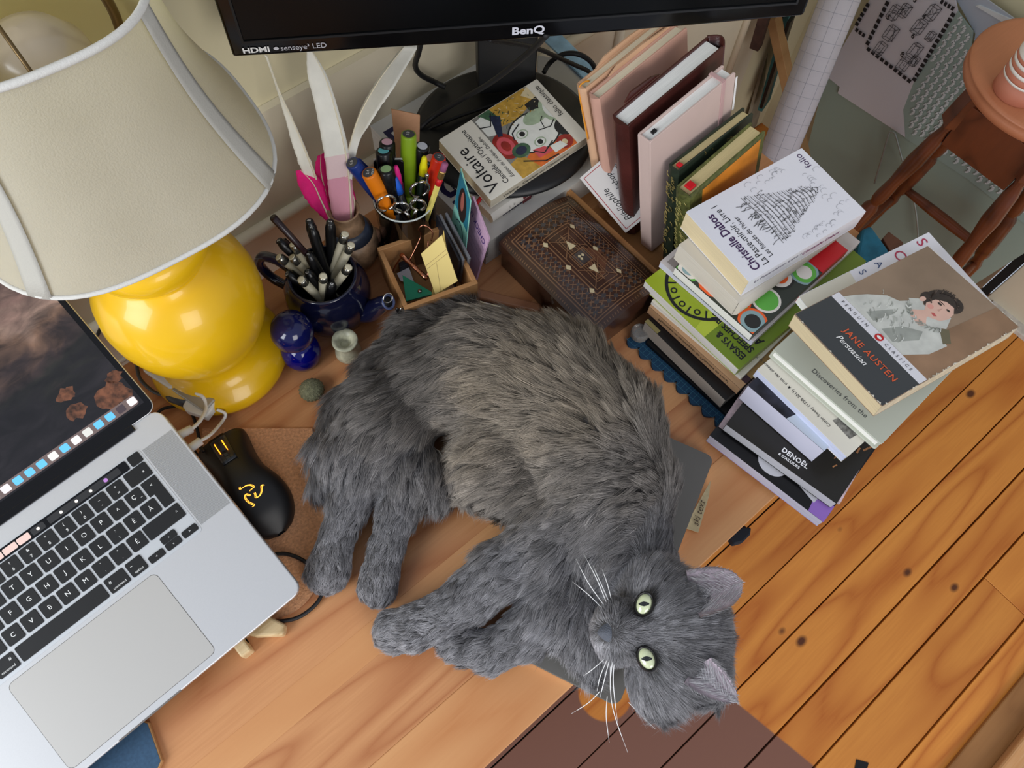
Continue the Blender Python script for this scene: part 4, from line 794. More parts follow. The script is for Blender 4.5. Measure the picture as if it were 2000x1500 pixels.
def pen(kind, label, q0, q1, base, length, r, body, cap, group, extra=None, cat='pen', name='pen'):
    tip = onray(q0, q1, base, length); length = (tip - Vector(base)).length; d = (tip - Vector(base)).normalized()
    F = frame(base, d.cross(Vector((.3, -1, .2))), None, None) if False else frame(base, d.orthogonal(), None, d)
    t = thing(name, label, cat, F, group); L = length
    if kind == 'marker':
        g = G(); g.lathe([(0, 0), (r*.7, .002), (r, .01), (r, L*.55), (0, L*.55)], body, 20); g.out('barrel', t)
        g = G(); g.lathe([(0, L*.55), (r*1.08, L*.55), (r*1.08, L - .002), (r*.95, L), (0, L)], cap, 24); g.out('cap', t)
        g = G(); g.flat(circ(0, 0, r*.72, 18), L + .0002, extra); g.out('colour_dot', t)
    elif kind == 'fine':
        g = G(); g.lathe([(0, 0), (r*.5, .004), (r, .012), (r, L*.93), (0, L*.93)], body, 18); g.out('barrel', t)
        g = G(); g.lathe([(0, L*.90), (r*1.02, L*.90), (r*1.05, L - .003), (r*.9, L), (0, L)], extra, 18); g.out('cap_band', t)
        g = G(); g.lathe([(r*.5, L), (r*.86, L), (r*.86, L + .0005), (r*.5, L + .0005)], cap, 14)
        g.flat(rrect(-r*.35, -r*.35, r*.35, r*.35, r*.08, 2), L + .0004, sat); g.out('cap_end', t)
        g = G(); g.box((r*.9, -.0012, L*.72), (r*1.35, .0012, L*.97), extra); g.out('clip', t, bevel=.0003)
    elif kind == 'brush':
        g = G(); g.lathe([(0, 0), (r*.6, .004), (r, .015), (r, L*.93), (r*.8, L*.97), (r*.72, L*.975), (r*.72, L), (0, L)], body, 20); g.out('barrel', t)
        g = G(); g.lathe([(r*.6, L), (r*.62, L + .0006), (0, L + .0006)], cap, 16); g.out('end_plug', t)
        g = G(); g.box((r*.95, -.0016, L*.62), (r*1.45, .0016, L*.95), body); g.out('clip', t, bevel=.0004)
        if extra: text(extra, t, inkw, r*.85, (-r*.1, -r*.3, L + .0010), (1, 0, 0), (0, 1, 0), align='CENTER')
    elif kind == 'broad':                                   # fat calligraphy marker with a winged clip
        g = G(); g.lathe([(0, 0), (r*.7, .004), (r*.9, .015), (r*.95, L*.5), (0, L*.5)], body, 22); g.out('barrel', t)
        g = G(); g.lathe([(0, L*.45), (r, L*.45), (r*1.05, L*.7), (r*.92, L - .002), (r*.85, L), (0, L)], cap, 24); g.out('cap', t)
        g = G(); g.prism([(L*.52, 0), (L*.62, r*.9), (L*.78, r*1.15), (L*.93, r*.8), (L, 0)], -.0018, .0018, cap, M=Matrix(((0, 1, 0, r*.75), (0, 0, 1, 0), (1, 0, 0, 0), (0, 0, 0, 1)))); g.out('clip', t, bevel=.0008)
        g = G(); g.flat(circ(0, 0, r*.72, 18), L + .0003, mat('grey_disc', (72, 74, 78), .5)); g.out('end_disc', t)
        if extra: text(extra, t, inkw, r*.55, (0, -r*.1, L + .0008), (1, 0, 0), (0, 1, 0), align='CENTER')
    elif kind == 'cone':
        g = G(); g.lathe([(0, 0), (r*.7, .004), (r, .015), (r, L*.80), (r*.8, L*.81), (0, L*.81)], body, 18); g.out('barrel', t)
        g = G(); g.lathe([(0, L*.81), (r*.85, L*.81), (r*.8, L*.9), (r*.5, L*.985), (r*.35, L), (0, L)], cap, 18); g.out('cap', t)
    elif kind == 'click':
        g = G(); g.lathe([(0, 0), (r*.5, .004), (r, .02), (r, L*.86), (r*.8, L*.88), (0, L*.88)], body, 18); g.out('barrel', t)
        g = G(); g.lathe([(0, L*.88), (r*.8, L*.88), (r*.5, L*.92), (r*.5, L*.94), (r*.75, L*.95), (r*.75, L*.99), (r*.5, L), (0, L)], cap, 16); g.out('button', t)
        g = G(); g.tube([(r, 0, L*.88), (r*1.9, 0, L*.86), (r*1.9, 0, L*.70), (r*1.1, 0, L*.66)], .0007, cap, 6); g.out('clip', t)
    elif kind == 'pencil':
        g = G(); g.lathe([(0, 0), (.0006, .001), (r, .018), (r, L*.86), (0, L*.86)], body, 6, smooth=False); g.out('shaft', t)
        g = G(); g.lathe([(r*1.02, L*.80), (r*1.05, L*.80), (r*1.05, L*.86), (0, L*.86)], red, 16); g.out('red_band', t)
        g = G(); g.lathe([(0, L*.86)] + [(r*(1.15 if i % 2 else 1.02), L*(.86 + .012*i)) for i in range(7)] + [(0, L*.935)], mat('gold_ferrule', (196, 160, 96), .3, .9), 16); g.out('ferrule', t)
        g = G(); g.lathe([(0, L*.93), (r*1.05, L*.93), (r*1.05, L*.99), (r*.8, L), (0, L)], extra, 16); g.out('eraser', t)
    return t
bk_ = mat('pen_black', (14, 14, 16), .3); chrome = mat('chrome', (206, 206, 204), .12, 1)
def dot(n, c): return mat('dot_' + n, c, .5)
gm = 'markers and pens in the glass jar'
pen('marker', 'black marker with a pink end dot, standing highest left in the jar', (0.3891, 0.6904, 0), (0.2539, 0.4504, 0.3), (.290, .545, .012), .150, .0088, bk_, bk_, gm, dot('pink', (226, 178, 196)), name='marker', cat='marker')
pen('marker', 'black marker with a turquoise end dot, just below the pink-dotted one', (0.3757, 0.6807, 0), (0.2451, 0.4441, 0.3), (.285, .533, .012), .148, .0088, bk_, bk_, gm, dot('turquoise', (110, 196, 204)), name='marker', cat='marker')
pen('marker', 'black marker with a pale green end dot, behind the chrome pen', (0.3589, 0.6518, 0), (0.2341, 0.4252, 0.3), (.288, .515, .012), .142, .0088, bk_, bk_, gm, dot('green', (160, 196, 140)), name='marker', cat='marker')
pen('marker', 'black marker with a white end dot, right of the olive pen', (0.4239, 0.6531, 0), (0.2766, 0.426, 0.3), (.322, .546, .012), .140, .0085, bk_, bk_, gm, dot('white', (206, 208, 218)), name='marker', cat='marker')
pen('marker', 'black marker with a salmon end dot, half hidden by the red pen', (0.4199, 0.6277, 0), (0.274, 0.4095, 0.3), (.330, .538, .012), .134, .0085, bk_, bk_, gm, dot('salmon', (216, 160, 150)), name='marker', cat='marker')
olv = mat('olive_pen', (128, 160, 28), .35); orp = mat('orange_pen', (226, 124, 14), .35); blp = mat('navy_pen', (24, 50, 120), .35); rdp = mat('red_pen', (206, 44, 20), .35)
pen('broad', 'fat olive green calligraphy pen with a winged clip, tallest pen in the jar', (0.4217, 0.6827, 0), (0.2751, 0.4454, 0.3), (.313, .535, .012), .158, .0098, olv, olv, gm, '3.8')
pen('broad', 'fat orange calligraphy pen marked 2.4 mm, leaning over the jar rim', (0.3362, 0.6618, 0), (0.2193, 0.4317, 0.3), (.305, .515, .012), .150, .0098, orp, orp, gm, '2.4\nmm')
pen('broad', 'fat navy blue calligraphy pen leaning far left out of the jar', (0.3284, 0.6901, 0), (0.2142, 0.4502, 0.3), (.314, .530, .014), .158, .0092, blp, blp, gm, '6.0')
pen('broad', 'fat red calligraphy pen leaning right beside the pencil', (0.4301, 0.6219, 0), (0.2806, 0.4057, 0.3), (.316, .530, .012), .146, .0090, rdp, rdp, gm, '1.5')
pen('cone', 'felt pen with a bright pink conical cap in the jar', (0.3727, 0.6477, 0), (0.2432, 0.4225, 0.3), (.300, .520, .012), .136, .0058, mat('plum_barrel', (84, 16, 60), .4), mat('hot_pink', (236, 40, 140), .35), gm)
pen('cone', 'felt pen with a blue conical cap at the front of the jar', (0.3597, 0.6326, 0), (0.2347, 0.4127, 0.3), (.304, .508, .012), .130, .0062, bk_, mat('cap_blue', (36, 96, 206), .35), gm)
pen('cone', 'felt pen with a yellow conical cap in the jar', (0.4143, 0.6357, 0), (0.2703, 0.4147, 0.3), (.318, .522, .012), .142, .0064, mat('dark_green_barrel', (18, 34, 24), .35), mat('cap_yellow', (228, 218, 20), .35), gm)
pen('click', 'slim black pen with a chrome push button and clip in the jar', (0.3453, 0.6418, 0), (0.2253, 0.4187, 0.3), (.296, .510, .012), .128, .0042, bk_, chrome, gm)
pen('click', 'slim pen with a small silver ball button behind the scissors', (0.3987, 0.6095, 0), (0.2601, 0.3976, 0.3), (.320, .514, .012), .130, .0034, bk_, chrome, gm)
pen('pencil', 'yellow pencil with a red band, brass ferrule and purple eraser', (0.4307, 0.6085, 0), (0.281, 0.397, 0.3), (.292, .502, .010), .168, .0037, mat('pencil_yellow', (222, 206, 110), .5), bk_, gm, mat('purple_eraser', (150, 84, 120), .7), cat='pencil', name='pencil')
# wooden spatula, black case
tp = Vector((0.3671, 0.6118, 0.135)); sb_ = Vector((.328, .553, .012)); sl_ = (tp - sb_).length; d = (tp - sb_).normalized()
F = frame(sb_, (.83, -.50, -.1), None, d)
g = G(F); g.prism([(-.010, 0), (.010, 0), (.017, sl_ - .004), (-.018, sl_ + .004)], -.0015, .0015, wood('beech', (188, 138, 100), (160, 112, 78), (176, 128, 92), rough=.5, ring=8), M=F @ Matrix(((1, 0, 0, 0), (0, 0, 1, 0), (0, 1, 0, 0), (0, 0, 0, 1))))
tag(g.out('wooden_spatula', bevel=.0006), 'flat beech spatula with a slanted end standing tallest in the glass jar', 'spatula')
tp = onray((0.3619, 0.6704, 0), (0.2361, 0.4374, 0.3), (.300, .538, .012), .128); d = (tp - Vector((.300, .538, .012))).normalized()
F = frame((.300, .538, .012), (.80, -.60, 0), None, d)
ct = thing('sleeve_case', 'flat black sleeve case with a white edge behind the orange pen', 'case', F)
g = G(); g.prism(rrect(-.020, 0, .016, .128, .004), -.003, .003, bk_, M=Matrix(((1, 0, 0, 0), (0, 0, 1, 0), (0, 1, 0, 0), (0, 0, 0, 1)))); g.out('shell', ct, bevel=.001)
g = G(); g.box((-.0195, -.0008, .002), (.0155, .0008, .1288), inkw); g.out('white_liner', ct)
# scissors
def scissors(label, qa, qb, base, r, L):
    t1 = onray(*qa, base, L); t2 = onray(*qb, base, L); mid = (t1 + t2)/2; d = (mid - Vector(base)).normalized(); x = (t2 - t1)
    F = frame(base, (x - d*x.dot(d)), None, d); hw = x.length/2; t = thing('scissors', label, 'scissors', F, 'scissors in the glass jar')
    for s in (-1, 1):
        g = G(); g.tube([(s*hw + r*math.cos(a), .0012*s, L - r*.3 + r*1.15*math.sin(a)) for a in [2*PI*i/24 for i in range(24)]], .0019, chrome, 8, closed=True)
        g.out('finger_ring', t)
        g = G(); g.tube([(s*(hw - r*.4), .001*s, L - r*1.25), (s*hw*.4, .001*s, L - r*2.2), (0, .001*s, L*.62)], [.002, .0026, .003], chrome, 8); g.out('shank', t)
        g = G(); g.prism([(-.004*s, L*.6), (.0035*s, L*.64), (.001*s, .004)][::s], .0004*s, .0016*s, chrome, M=Matrix(((1, 0, 0, 0), (0, 0, 1, 0), (0, 1, 0, 0), (0, 0, 0, 1)))); g.out('blade', t)
    g = G(); g.lathe([(0, -.003), (.003, -.003), (.003, .003), (0, .003)], chrome, 12, M=Matrix.Translation((0, 0, L*.62)) @ Matrix.Rotation(PI/2, 4, 'X')); g.out('pivot_screw', t)
scissors('small chrome scissors with two fat shiny rings at the jar front', ((0.3368, 0.5877, 0), (0.2197, 0.3834, 0.3)), ((0.3558, 0.5746, 0), (0.2321, 0.3749, 0.3)), (.305, .500, .012), .0085, .105)
scissors('chrome scissors with thin wire rings spread across the jar', ((0.3245, 0.6064, 0), (0.2117, 0.3956, 0.3)), ((0.374, 0.5937, 0), (0.244, 0.3873, 0.3)), (.306, .516, .012), .0115, .112)
# ---------------------------------------------------------------- feather vase
vs_ = mat('speckled_stoneware', (146, 118, 92), .45, var=.4, vscale=90); vb_ = mat('blue_stoneware_glaze', (52, 60, 76), .35, var=.5, vscale=40)
vx, vy = .240, .557
vase = thing('stoneware_vase', 'small round brown and blue stoneware vase holding feathers', 'vase', (vx, vy, 0))
g = G(); pr = [(0, 0), (.022, 0), (.028, .006), (.033, .022), (.034, .038), (.030, .054), (.022, .068), (.0165, .078), (.0155, .086), (.0185, .094), (.0195, .097), (.0175, .097), (.013, .086), (.0125, .06), (0, .05)]
pr = [(a*1.0, b*1.06) for a, b in pr]; g.lathe(pr[:6], vs_, 40); g.lathe(pr[5:7], vb_, 40); g.lathe(pr[6:], vs_, 40); g.out('body', vase)
fw = mat('feather_white', (226, 224, 214), .7, var=.05, vscale=60, bump=.15, bscale=200, sheen=.3); fpk = mat('feather_pink_tint', (214, 150, 168), .7, bump=.25, bscale=300); fmg = mat('feather_magenta', (226, 14, 120), .7, var=.12, vscale=60, bump=.3, bscale=300); fpk2 = mat('feather_blush', (222, 196, 196), .7, bump=.25, bscale=300); qul = mat('quill', (226, 216, 190), .5)
def feather(label, A, B, q, mats_, tint=None, jag=0, group='feathers in the stoneware vase'):
    """A, B: edge curves root to tip; q: where the quill runs between them"""
    t = thing('feather', label, 'feather', Matrix.Translation(Vector(A[0])), group)
    A = spline(A, 8); B = spline(B, 8); n = len(A) - 1; r = random.Random(len(label))
    g = G(); nrm = (B[n//2] - A[n//2]).cross(A[-1] - A[0]).normalized(); 
    if nrm.z < 0: nrm = -nrm
    jj = []
    for i in range(n + 1):
        j = jag*r.uniform(-1, 1); dd = B[i] - A[i]; jj.append(dd*j)
    W_ = MW[t.name].inverted(); rows = []
    for i in range(n + 1):
        row = []
        for k in range(7):
            f_ = k/6; p = A[i].lerp(B[i], f_) - nrm*(.003*(abs(f_ - q)**.8))*(1 if i < n else 0) + (jj[i] if k == 0 else (-jj[i]*.7 if k == 6 else Vector())); row.append(W_ @ p)
        rows.append(row)
    g.v = [tuple(v) for r_ in rows for v in r_]
    for i in range(n):
        mi_ = g._m(mats_[min(len(mats_) - 1, int(i/n*len(mats_)*1.0))])
        for k in range(6): g.f.append([7*i + k, 7*i + k + 1, 7*i + k + 8, 7*i + k + 7]); g.mi.append(mi_); g.sm.append(True)
    g.out('vane', t, solid=.0005)
    g = G(); pts = [W_ @ (A[i].lerp(B[i], q) + nrm*.0006) for i in range(n + 1)]; g.tube(pts, [.0013*(1 - .8*i/n) for i in range(n + 1)], qul, 6); g.out('quill_shaft', t)
feather('tall broad white feather with a pink-tinted base, middle of the vase', [(0.2237, 0.5585, 0.085), (0.233, 0.567, 0.135), (0.2453, 0.5802, 0.175), (0.2586, 0.6023, 0.215), (0.2663, 0.6186, 0.245), (0.2782, 0.6291, 0.27)], [(0.243, 0.543, 0.085), (0.2608, 0.5595, 0.13), (0.2721, 0.574, 0.17), (0.2795, 0.592, 0.21), (0.2847, 0.6108, 0.24), (0.2807, 0.629, 0.27)], .86, [fpk, fpk, fpk2, fw, fw, fw, fw, fw], jag=.02)
feather('curved narrow white feather arching towards the monitor neck', [(0.2568, 0.5666, 0.14), (0.2683, 0.5767, 0.155), (0.2833, 0.5824, 0.175), (0.3004, 0.5874, 0.195), (0.3203, 0.5889, 0.215), (0.342, 0.5878, 0.235), (0.3688, 0.5877, 0.25)], [(0.2592, 0.5598, 0.14), (0.276, 0.5724, 0.155), (0.287, 0.5737, 0.175), (0.2952, 0.5665, 0.195), (0.3119, 0.563, 0.215), (0.3355, 0.5622, 0.235), (0.3825, 0.5799, 0.25)], .18, [fw], jag=.03)
feather('slim white feather seen edge-on, leftmost in the vase', [(0.2213, 0.5988, 0.13), (0.2205, 0.604, 0.15), (0.2253, 0.618, 0.17), (0.2314, 0.6314, 0.195), (0.2402, 0.6534, 0.225), (0.2449, 0.6684, 0.25)], [(0.2329, 0.5915, 0.13), (0.2337, 0.5963, 0.15), (0.2366, 0.611, 0.17), (0.2377, 0.6226, 0.195), (0.2396, 0.6424, 0.225), (0.2474, 0.6664, 0.25)], .92, [fw], jag=.04)
feather('short magenta feather fanning out to the lower left of the vase mouth', [(0.2185, 0.5618, 0.092), (0.2088, 0.5741, 0.115), (0.2095, 0.5909, 0.13), (0.2166, 0.6093, 0.14)], [(0.2241, 0.5612, 0.092), (0.2319, 0.5739, 0.115), (0.2357, 0.5893, 0.13), (0.2252, 0.6063, 0.14)], .6, [fmg], jag=.06)
feather('short magenta feather standing upright behind the broad white one', [(0.22, 0.5645, 0.09), (0.2299, 0.5854, 0.11), (0.2365, 0.6032, 0.13), (0.249, 0.6118, 0.14)], [(0.228, 0.5599, 0.09), (0.2385, 0.5786, 0.11), (0.2487, 0.5935, 0.13), (0.2586, 0.611, 0.14)], .5, [fmg], jag=.05)
feather('magenta feather sliver showing right of the broad white feather', [(0.2448, 0.5523, 0.092), (0.2525, 0.5578, 0.1), (0.2566, 0.5641, 0.11), (0.2628, 0.5709, 0.125)], [(0.2478, 0.548, 0.092), (0.2591, 0.5565, 0.1), (0.2639, 0.566, 0.11), (0.2637, 0.5702, 0.125)], .5, [fmg], jag=.05)
# ---------------------------------------------------------------- teapot of fineliners
cob = mat('dark_blue_glaze', (15, 18, 44), .14, spec=.7, coat=.4, var=.2, vscale=12)
tx, ty = .172, .508
tea = thing('teapot', 'lidless dark blue glazed teapot filled with fineliners', 'teapot', (tx, ty, 0))
g = G(); g.lathe([(0, 0), (.034, 0), (.038, .003), (.046, .014), (.0505, .030), (.0522, .046), (.0500, .062), (.0440, .075), (.0405, .079), (.0415, .083), (.0400, .0865), (.0375, .085), (.0365, .079), (.042, .066), (.046, .046), (.04, .015), (0, .008)], cob, 64); g.out('body', tea)
sd = (Vector((.208, .444, 0)) - Vector((tx, ty, 0))).normalized()
g = G(); pts = spline([Vector((0, 0, .030)) + sd*.044, Vector((0, 0, .036)) + sd*.056, Vector((0, 0, .050)) + sd*.066, Vector((0, 0, .066)) + sd*.076, Vector((0, 0, .073)) + sd*.083], 6)
n = len(pts); g.tube(pts, [.0165 - .0075*min(1, i/(n*.75)) for i in range(n)], cob, 18); g.out('spout', tea)
dd_ = (pts[-1] - pts[-3]).normalized()
g = G(); g.lathe([(.0062, 0), (.0092, 0), (.0098, .0016), (.0085, .0026), (.0068, .0018), (.0062, 0)], mat('blue_glaze_rim', (70, 80, 116), .2), 20, M=frame(pts[-1], dd_.orthogonal(), None, dd_)); g.out('spout_lip', tea)
g = G(); g.lathe([(0, .0004), (.0068, .0004), (.0068, .0008), (0, .0008)], mat('inside_dark', (6, 6, 10), .6), 20, M=frame(pts[-1], dd_.orthogonal(), None, dd_)); g.out('spout_hole', tea)
g = G(); hd = -sd; pts = spline([Vector((0, 0, .070)) + hd*.044, Vector((0, 0, .082)) + hd*.060, Vector((0, 0, .078)) + hd*.080, Vector((0, 0, .054)) + hd*.090, Vector((0, 0, .030)) + hd*.078, Vector((0, 0, .020)) + hd*.048], 7)
g.tube(pts, .0062, cob, 12); g.out('handle', tea)
g = G(); g.tube([Vector((0, 0, .089)) + sd*.084 + Vector((.006*math.cos(a), .006*math.sin(a)*.5, .005*math.sin(a) - .007)) for a in [2*PI*i/16 for i in range(16)]], .0008, chrome, 6, closed=True, M=Matrix.Translation((tx, ty, 0)))
ch = g.out('charm_ring'); tag(ch, 'small silver ring with charms hanging from the teapot spout', 'charm')
g = G(); cpos = Vector((tx, ty, .062)) + sd*.094
for i, (a, b) in enumerate(((0, 0), (.004, -.003), (-.002, -.006), (.002, -.009))):
    g.lathe([(0, -.0035), (.0022, -.002), (.0024, .001), (.0008, .0035), (0, .004)], chrome if i % 2 else bk_, 8, M=Matrix.Translation(cpos + Vector((a, b*.4, b))))
g.out('charms', ch, kind='stuff')
bg = mat('pen_beige', (168, 162, 140), .5); slv = mat('pen_silver', (150, 148, 140), .22, .9); crmw = mat('pen_ivory', (214, 208, 184), .5)
gf = 'fineliners in the teapot'
rb = Vector((tx, ty, .012))
for lab, px_, off, L_ in (
  ('beige fineliner with silver cap end nearest the tilted black pen group top left', ((0.1876, 0.6267, 0), (0.1224, 0.4089, 0.3)), (.006, -.012), .118),
  ('beige fineliner at the far left rim by the teapot handle', ((0.1618, 0.6215, 0), (0.1056, 0.4054, 0.3)), (.012, -.008), .112),
  ('beige fineliner second from the handle, with a tan band', ((0.1753, 0.6106, 0), (0.1144, 0.3983, 0.3)), (.012, -.016), .108),
  ('beige fineliner standing at the front left rim of the teapot', ((0.1652, 0.5739, 0), (0.1077, 0.3744, 0.3)), (-.004, -.010), .096),
  ('beige fineliner with a cream label at the front of the teapot', ((0.1903, 0.5605, 0), (0.1242, 0.3657, 0.3)), (-.016, -.002), .096),
  ('beige fineliner leaning out at the right rim of the teapot', ((0.2238, 0.5507, 0), (0.146, 0.3593, 0.3)), (-.016, .010), .108),
  ('tallest beige fineliner leaning towards the stoneware vase', ((0.2507, 0.597, 0), (0.1636, 0.3895, 0.3)), (-.004, .016), .128),
  ('beige fineliner right of the tallest one, leaning to the vase', ((0.247, 0.5777, 0), (0.1612, 0.3769, 0.3)), (-.008, .014), .124)):
    pen('fine', lab, *px_, rb + Vector((off[0], off[1], 0)), L_, .0051, bg, crmw, gf, slv, cat='pen', name='fineliner')
for lab, px_, off, L_, tx_ in (
  ('black brush pen standing tallest, rear left of the teapot', ((0.2259, 0.645, 0), (0.1473, 0.4208, 0.3)), (.004, .004), .134, 'B'),
  ('black brush pen right in front of the tallest black one', ((0.2224, 0.6338, 0), (0.1451, 0.4134, 0.3)), (.002, -.004), .130, 'M'),
  ('black brush pen standing near the vase mouth', ((0.2468, 0.626, 0), (0.161, 0.4084, 0.3)), (.008, .010), .134, 'S'),
  ('black brush pen leaning left over the teapot handle', ((0.1766, 0.6429, 0), (0.1152, 0.4194, 0.3)), (.016, .0), .122, 'S'),
  ('black brush pen marked F in the middle of the teapot', ((0.1952, 0.6007, 0), (0.1273, 0.3919, 0.3)), (.002, -.012), .108, 'F'),
  ('black pen marked 0.7 leaning on the front left rim', ((0.1571, 0.5926, 0), (0.1025, 0.3866, 0.3)), (.004, -.014), .094, '0.7'),
  ('black pen marked 0.1 among the short fineliners', ((0.1789, 0.5789, 0), (0.1167, 0.3777, 0.3)), (-.002, -.014), .090, '0.1'),
  ('short black pen at the front right rim of the teapot', ((0.1923, 0.5438, 0), (0.1255, 0.3547, 0.3)), (-.014, -.004), .086, '0')):
    pen('brush', lab, *px_, rb + Vector((off[0], off[1], 0)), L_, .0062, bk_, sat, gf, tx_, name='brush_pen')
g = G(); e_ = onray((0.1914, 0.6792, 0), (0.1248, 0.4431, 0.3), (.190, .512, .02), .17); g.tube([(.190, .512, .02), e_], [.0028, .0042], mat('dark_plum_lacquer', (36, 18, 22), .25), 12); tag(g.out('lacquered_stick'), 'dark plum lacquered stick leaning from teapot to beneath the lampshade', 'stick')
# ---------------------------------------------------------------- small desk pieces
cbl = mat('cobalt_glass', (10, 18, 150), .06, trans=.55, ior=1.45, spec=.8); cbd = mat('cobalt_dark', (16, 22, 84), .1, trans=.3, spec=.8)
g = G(); gx, gy = .104, .474
hg = thing('glass_bottle_stopper', 'double-bulbed cobalt blue glass ornament in front of the teapot', 'glass ornament', (gx, gy, 0))
g.lathe([(0, 0), (.014, .0), (.020, .006), (.0235, .018), (.0225, .030), (.015, .040), (.010, .0435)], cbl, 36); g.out('lower_bulb', hg)
g = G(); g.lathe([(.010, .0435), (.017, .050), (.0235, .062), (.0245, .074), (.021, .086), (.013, .093), (.008, .0945), (0, .0935)], cbd, 36); g.out('upper_bulb', hg)
mb = mat('veined_marble', (186, 184, 158), .35, var=.3, vscale=120)
g = G(Matrix.Translation((0.151, 0.4465, 0))); g.lathe([(0, 0), (.015, 0), (.0165, .004), (.015, .014), (.012, .022), (.0135, .028), (.0158, .033), (.0152, .036), (.011, .034), (.0072, .031), (.006, .022), (0, .021)], mb, 32); tag(g.out('candle_holder'), 'tiny veined marble candle holder between blue glass and cat', 'candle holder')
ur = mat('urchin_shell', (120, 120, 92), .8, var=.35, vscale=300, bump=.8, bscale=700)
g = G(Matrix.Translation((0.0861, 0.4293, 0))); n = 40
g.grid(lambda a, b: Vector((1, 1, 1)) and Vector((( .0150 + .0006*math.cos(20*2*PI*a))*math.cos(2*PI*a)*math.sin(PI*min(b, .999)), (.0150 + .0006*math.cos(20*2*PI*a))*math.sin(2*PI*a)*math.sin(PI*min(b, .999)), .0098 - .0098*math.cos(PI*b))), 60, 14, ur); tag(g.out('urchin_shell'), 'grey-green ribbed sea urchin shell by the cat’s tail', 'shell')
ck = mat('cork_stopper', (170, 126, 100), .9, var=.3, vscale=400)
g = G(Matrix.Translation((0.2677, 0.5463, 0))); cs = None
g.lathe([(0, .020), (.0075, .020), (.0085, .032), (.0080, .044), (0, .044)], ck, 20)
sm = thing('corked_bottle', 'thin corked glass vial with a wire, wedged beside the wooden organizer', 'bottle', (0.2677, 0.5463, 0)); g.M = None; g.out('cork', sm, world=True)
g = G(); g.lathe([(0, 0), (.008, 0), (.0085, .004), (.0085, .030), (0, .030)], glass, 20); g.out('vial', sm)
g = G(); g.tube([(-.010, -.002, .046), (-.012, -.006, .036), (-.009, -.011, .026), (-.010, -.013, .010)], .0009, chrome, 6); g.out('wire', sm)

# ---------------------------------------------------------------- carved inlaid box
wal = wood('dark_walnut', (66, 40, 28), (40, 24, 18), (54, 32, 24), rough=.28, ring=12, coat=.5, rotz=PI/2)
bx0, bx1, by0, by1 = .379, .498, .252, .430
box = thing('inlaid_box', 'dark wooden keepsake box with a domed lid inlaid in geometric marquetry', 'box', ((bx0+bx1)/2, (by0+by1)/2, 0))
g = G(); g.box((bx0 + .002, by0 + .002, 0), (bx1 - .002, by1 - .002, .032), wal); g.out('body', box, world=True, bevel=.002)
hb, hc = .050, .015
def lidp(u, v, e=0): return Vector((bx0 + (bx1 - bx0)*u, by0 + (by1 - by0)*v, hb + hc*math.sin(PI*u)**.9 + e)) if 0 < u < 1 else Vector((bx0 + (bx1-bx0)*u, by0 + (by1-by0)*v, hb + e))
g = G(); g.grid(lambda a, b: lidp(a, b), 24, 4, wal)
n = 24; 
for v in (0, 1): g.add([lidp(i/n, v) for i in range(n + 1)] + [Vector((bx1, by0 + (by1-by0)*v, .033)), Vector((bx0, by0 + (by1-by0)*v, .033))], [list(range(n + 3))], wal)
for x in (bx0, bx1): g.add([(x, by0, .033), (x, by1, .033), (x, by1, hb), (x, by0, hb)], [(0, 1, 2, 3)], wal)
g.out('lid', box, world=True, bevel=.001)
i1 = mat('inlay_tan', (122, 88, 62), .3, coat=.5, var=.15, vscale=150); i2 = mat('inlay_slate', (64, 58, 58), .3, coat=.5, var=.2, vscale=200); i3 = mat('inlay_bone', (198, 182, 146), .3, coat=.4); i4 = mat('inlay_brown', (96, 60, 42), .3, coat=.5, var=.2, vscale=60)
def lpoly(g, pts, m, e=.0004, sub=6):
    """a patch on the domed lid: polygon in (u, v) fanned over short pieces"""
    P_ = []
    for (a, b), (c, d) in zip(pts, pts[1:] + pts[:1]):
        k = max(1, int(abs(c - a)*14))
        P_ += [(a + (c-a)*i/k, b + (d-b)*i/k) for i in range(k)]
    cu = sum(p[0] for p in P_)/len(P_); cv = sum(p[1] for p in P_)/len(P_); n = len(P_)
    g.add([lidp(*p, e) for p in P_] + [lidp(cu, cv, e)], [(i, (i+1) % n, n) for i in range(n)], m, True)
def lband(g, p, q, w_, m, e=.0005):
    d = Vector((q[0]-p[0], q[1]-p[1])); asp = (by1-by0)/(bx1-bx0); nrm = Vector((-d.y*asp, d.x/asp)); nrm = Vector((-d.y*asp*asp, d.x)); nrm.normalize(); nrm = Vector((nrm.x*w_*.5, nrm.y*w_*.5/asp))
    k = max(1, int(abs(d.x)*16)); 
    for i in range(k):
        a = (p[0] + d.x*i/k, p[1] + d.y*i/k); b = (p[0] + d.x*(i+1)/k, p[1] + d.y*(i+1)/k)
        g.add([lidp(a[0]-nrm.x, a[1]-nrm.y, e), lidp(b[0]-nrm.x, b[1]-nrm.y, e), lidp(b[0]+nrm.x, b[1]+nrm.y, e), lidp(a[0]+nrm.x, a[1]+nrm.y, e)], [(0, 1, 2, 3)], m)
def rect(g, u0, v0, u1, v1, w_, m, e=.0005):
    for p, q in (((u0, v0), (u1, v0)), ((u1, v0), (u1, v1)), ((u1, v1), (u0, v1)), ((u0, v1), (u0, v0))): lband(g, p, q, w_, m, e)
g = G()
for m_, w_ in ((.075, .012), (.10, .012), (.255, .014), (.285, .010), (.335, .008), (.355, .008)): rect(g, m_*1.25, m_*.85, 1 - m_*1.25, 1 - m_*.85, w_, i1)
for k in range(46):                                         # dashed edge inlay
    v = .03 + .94*k/45
    for u in (.035, .965): lpoly(g, [(u-.012, v), (u+.012, v+.004), (u+.012, v+.010), (u-.012, v+.006)], i1)
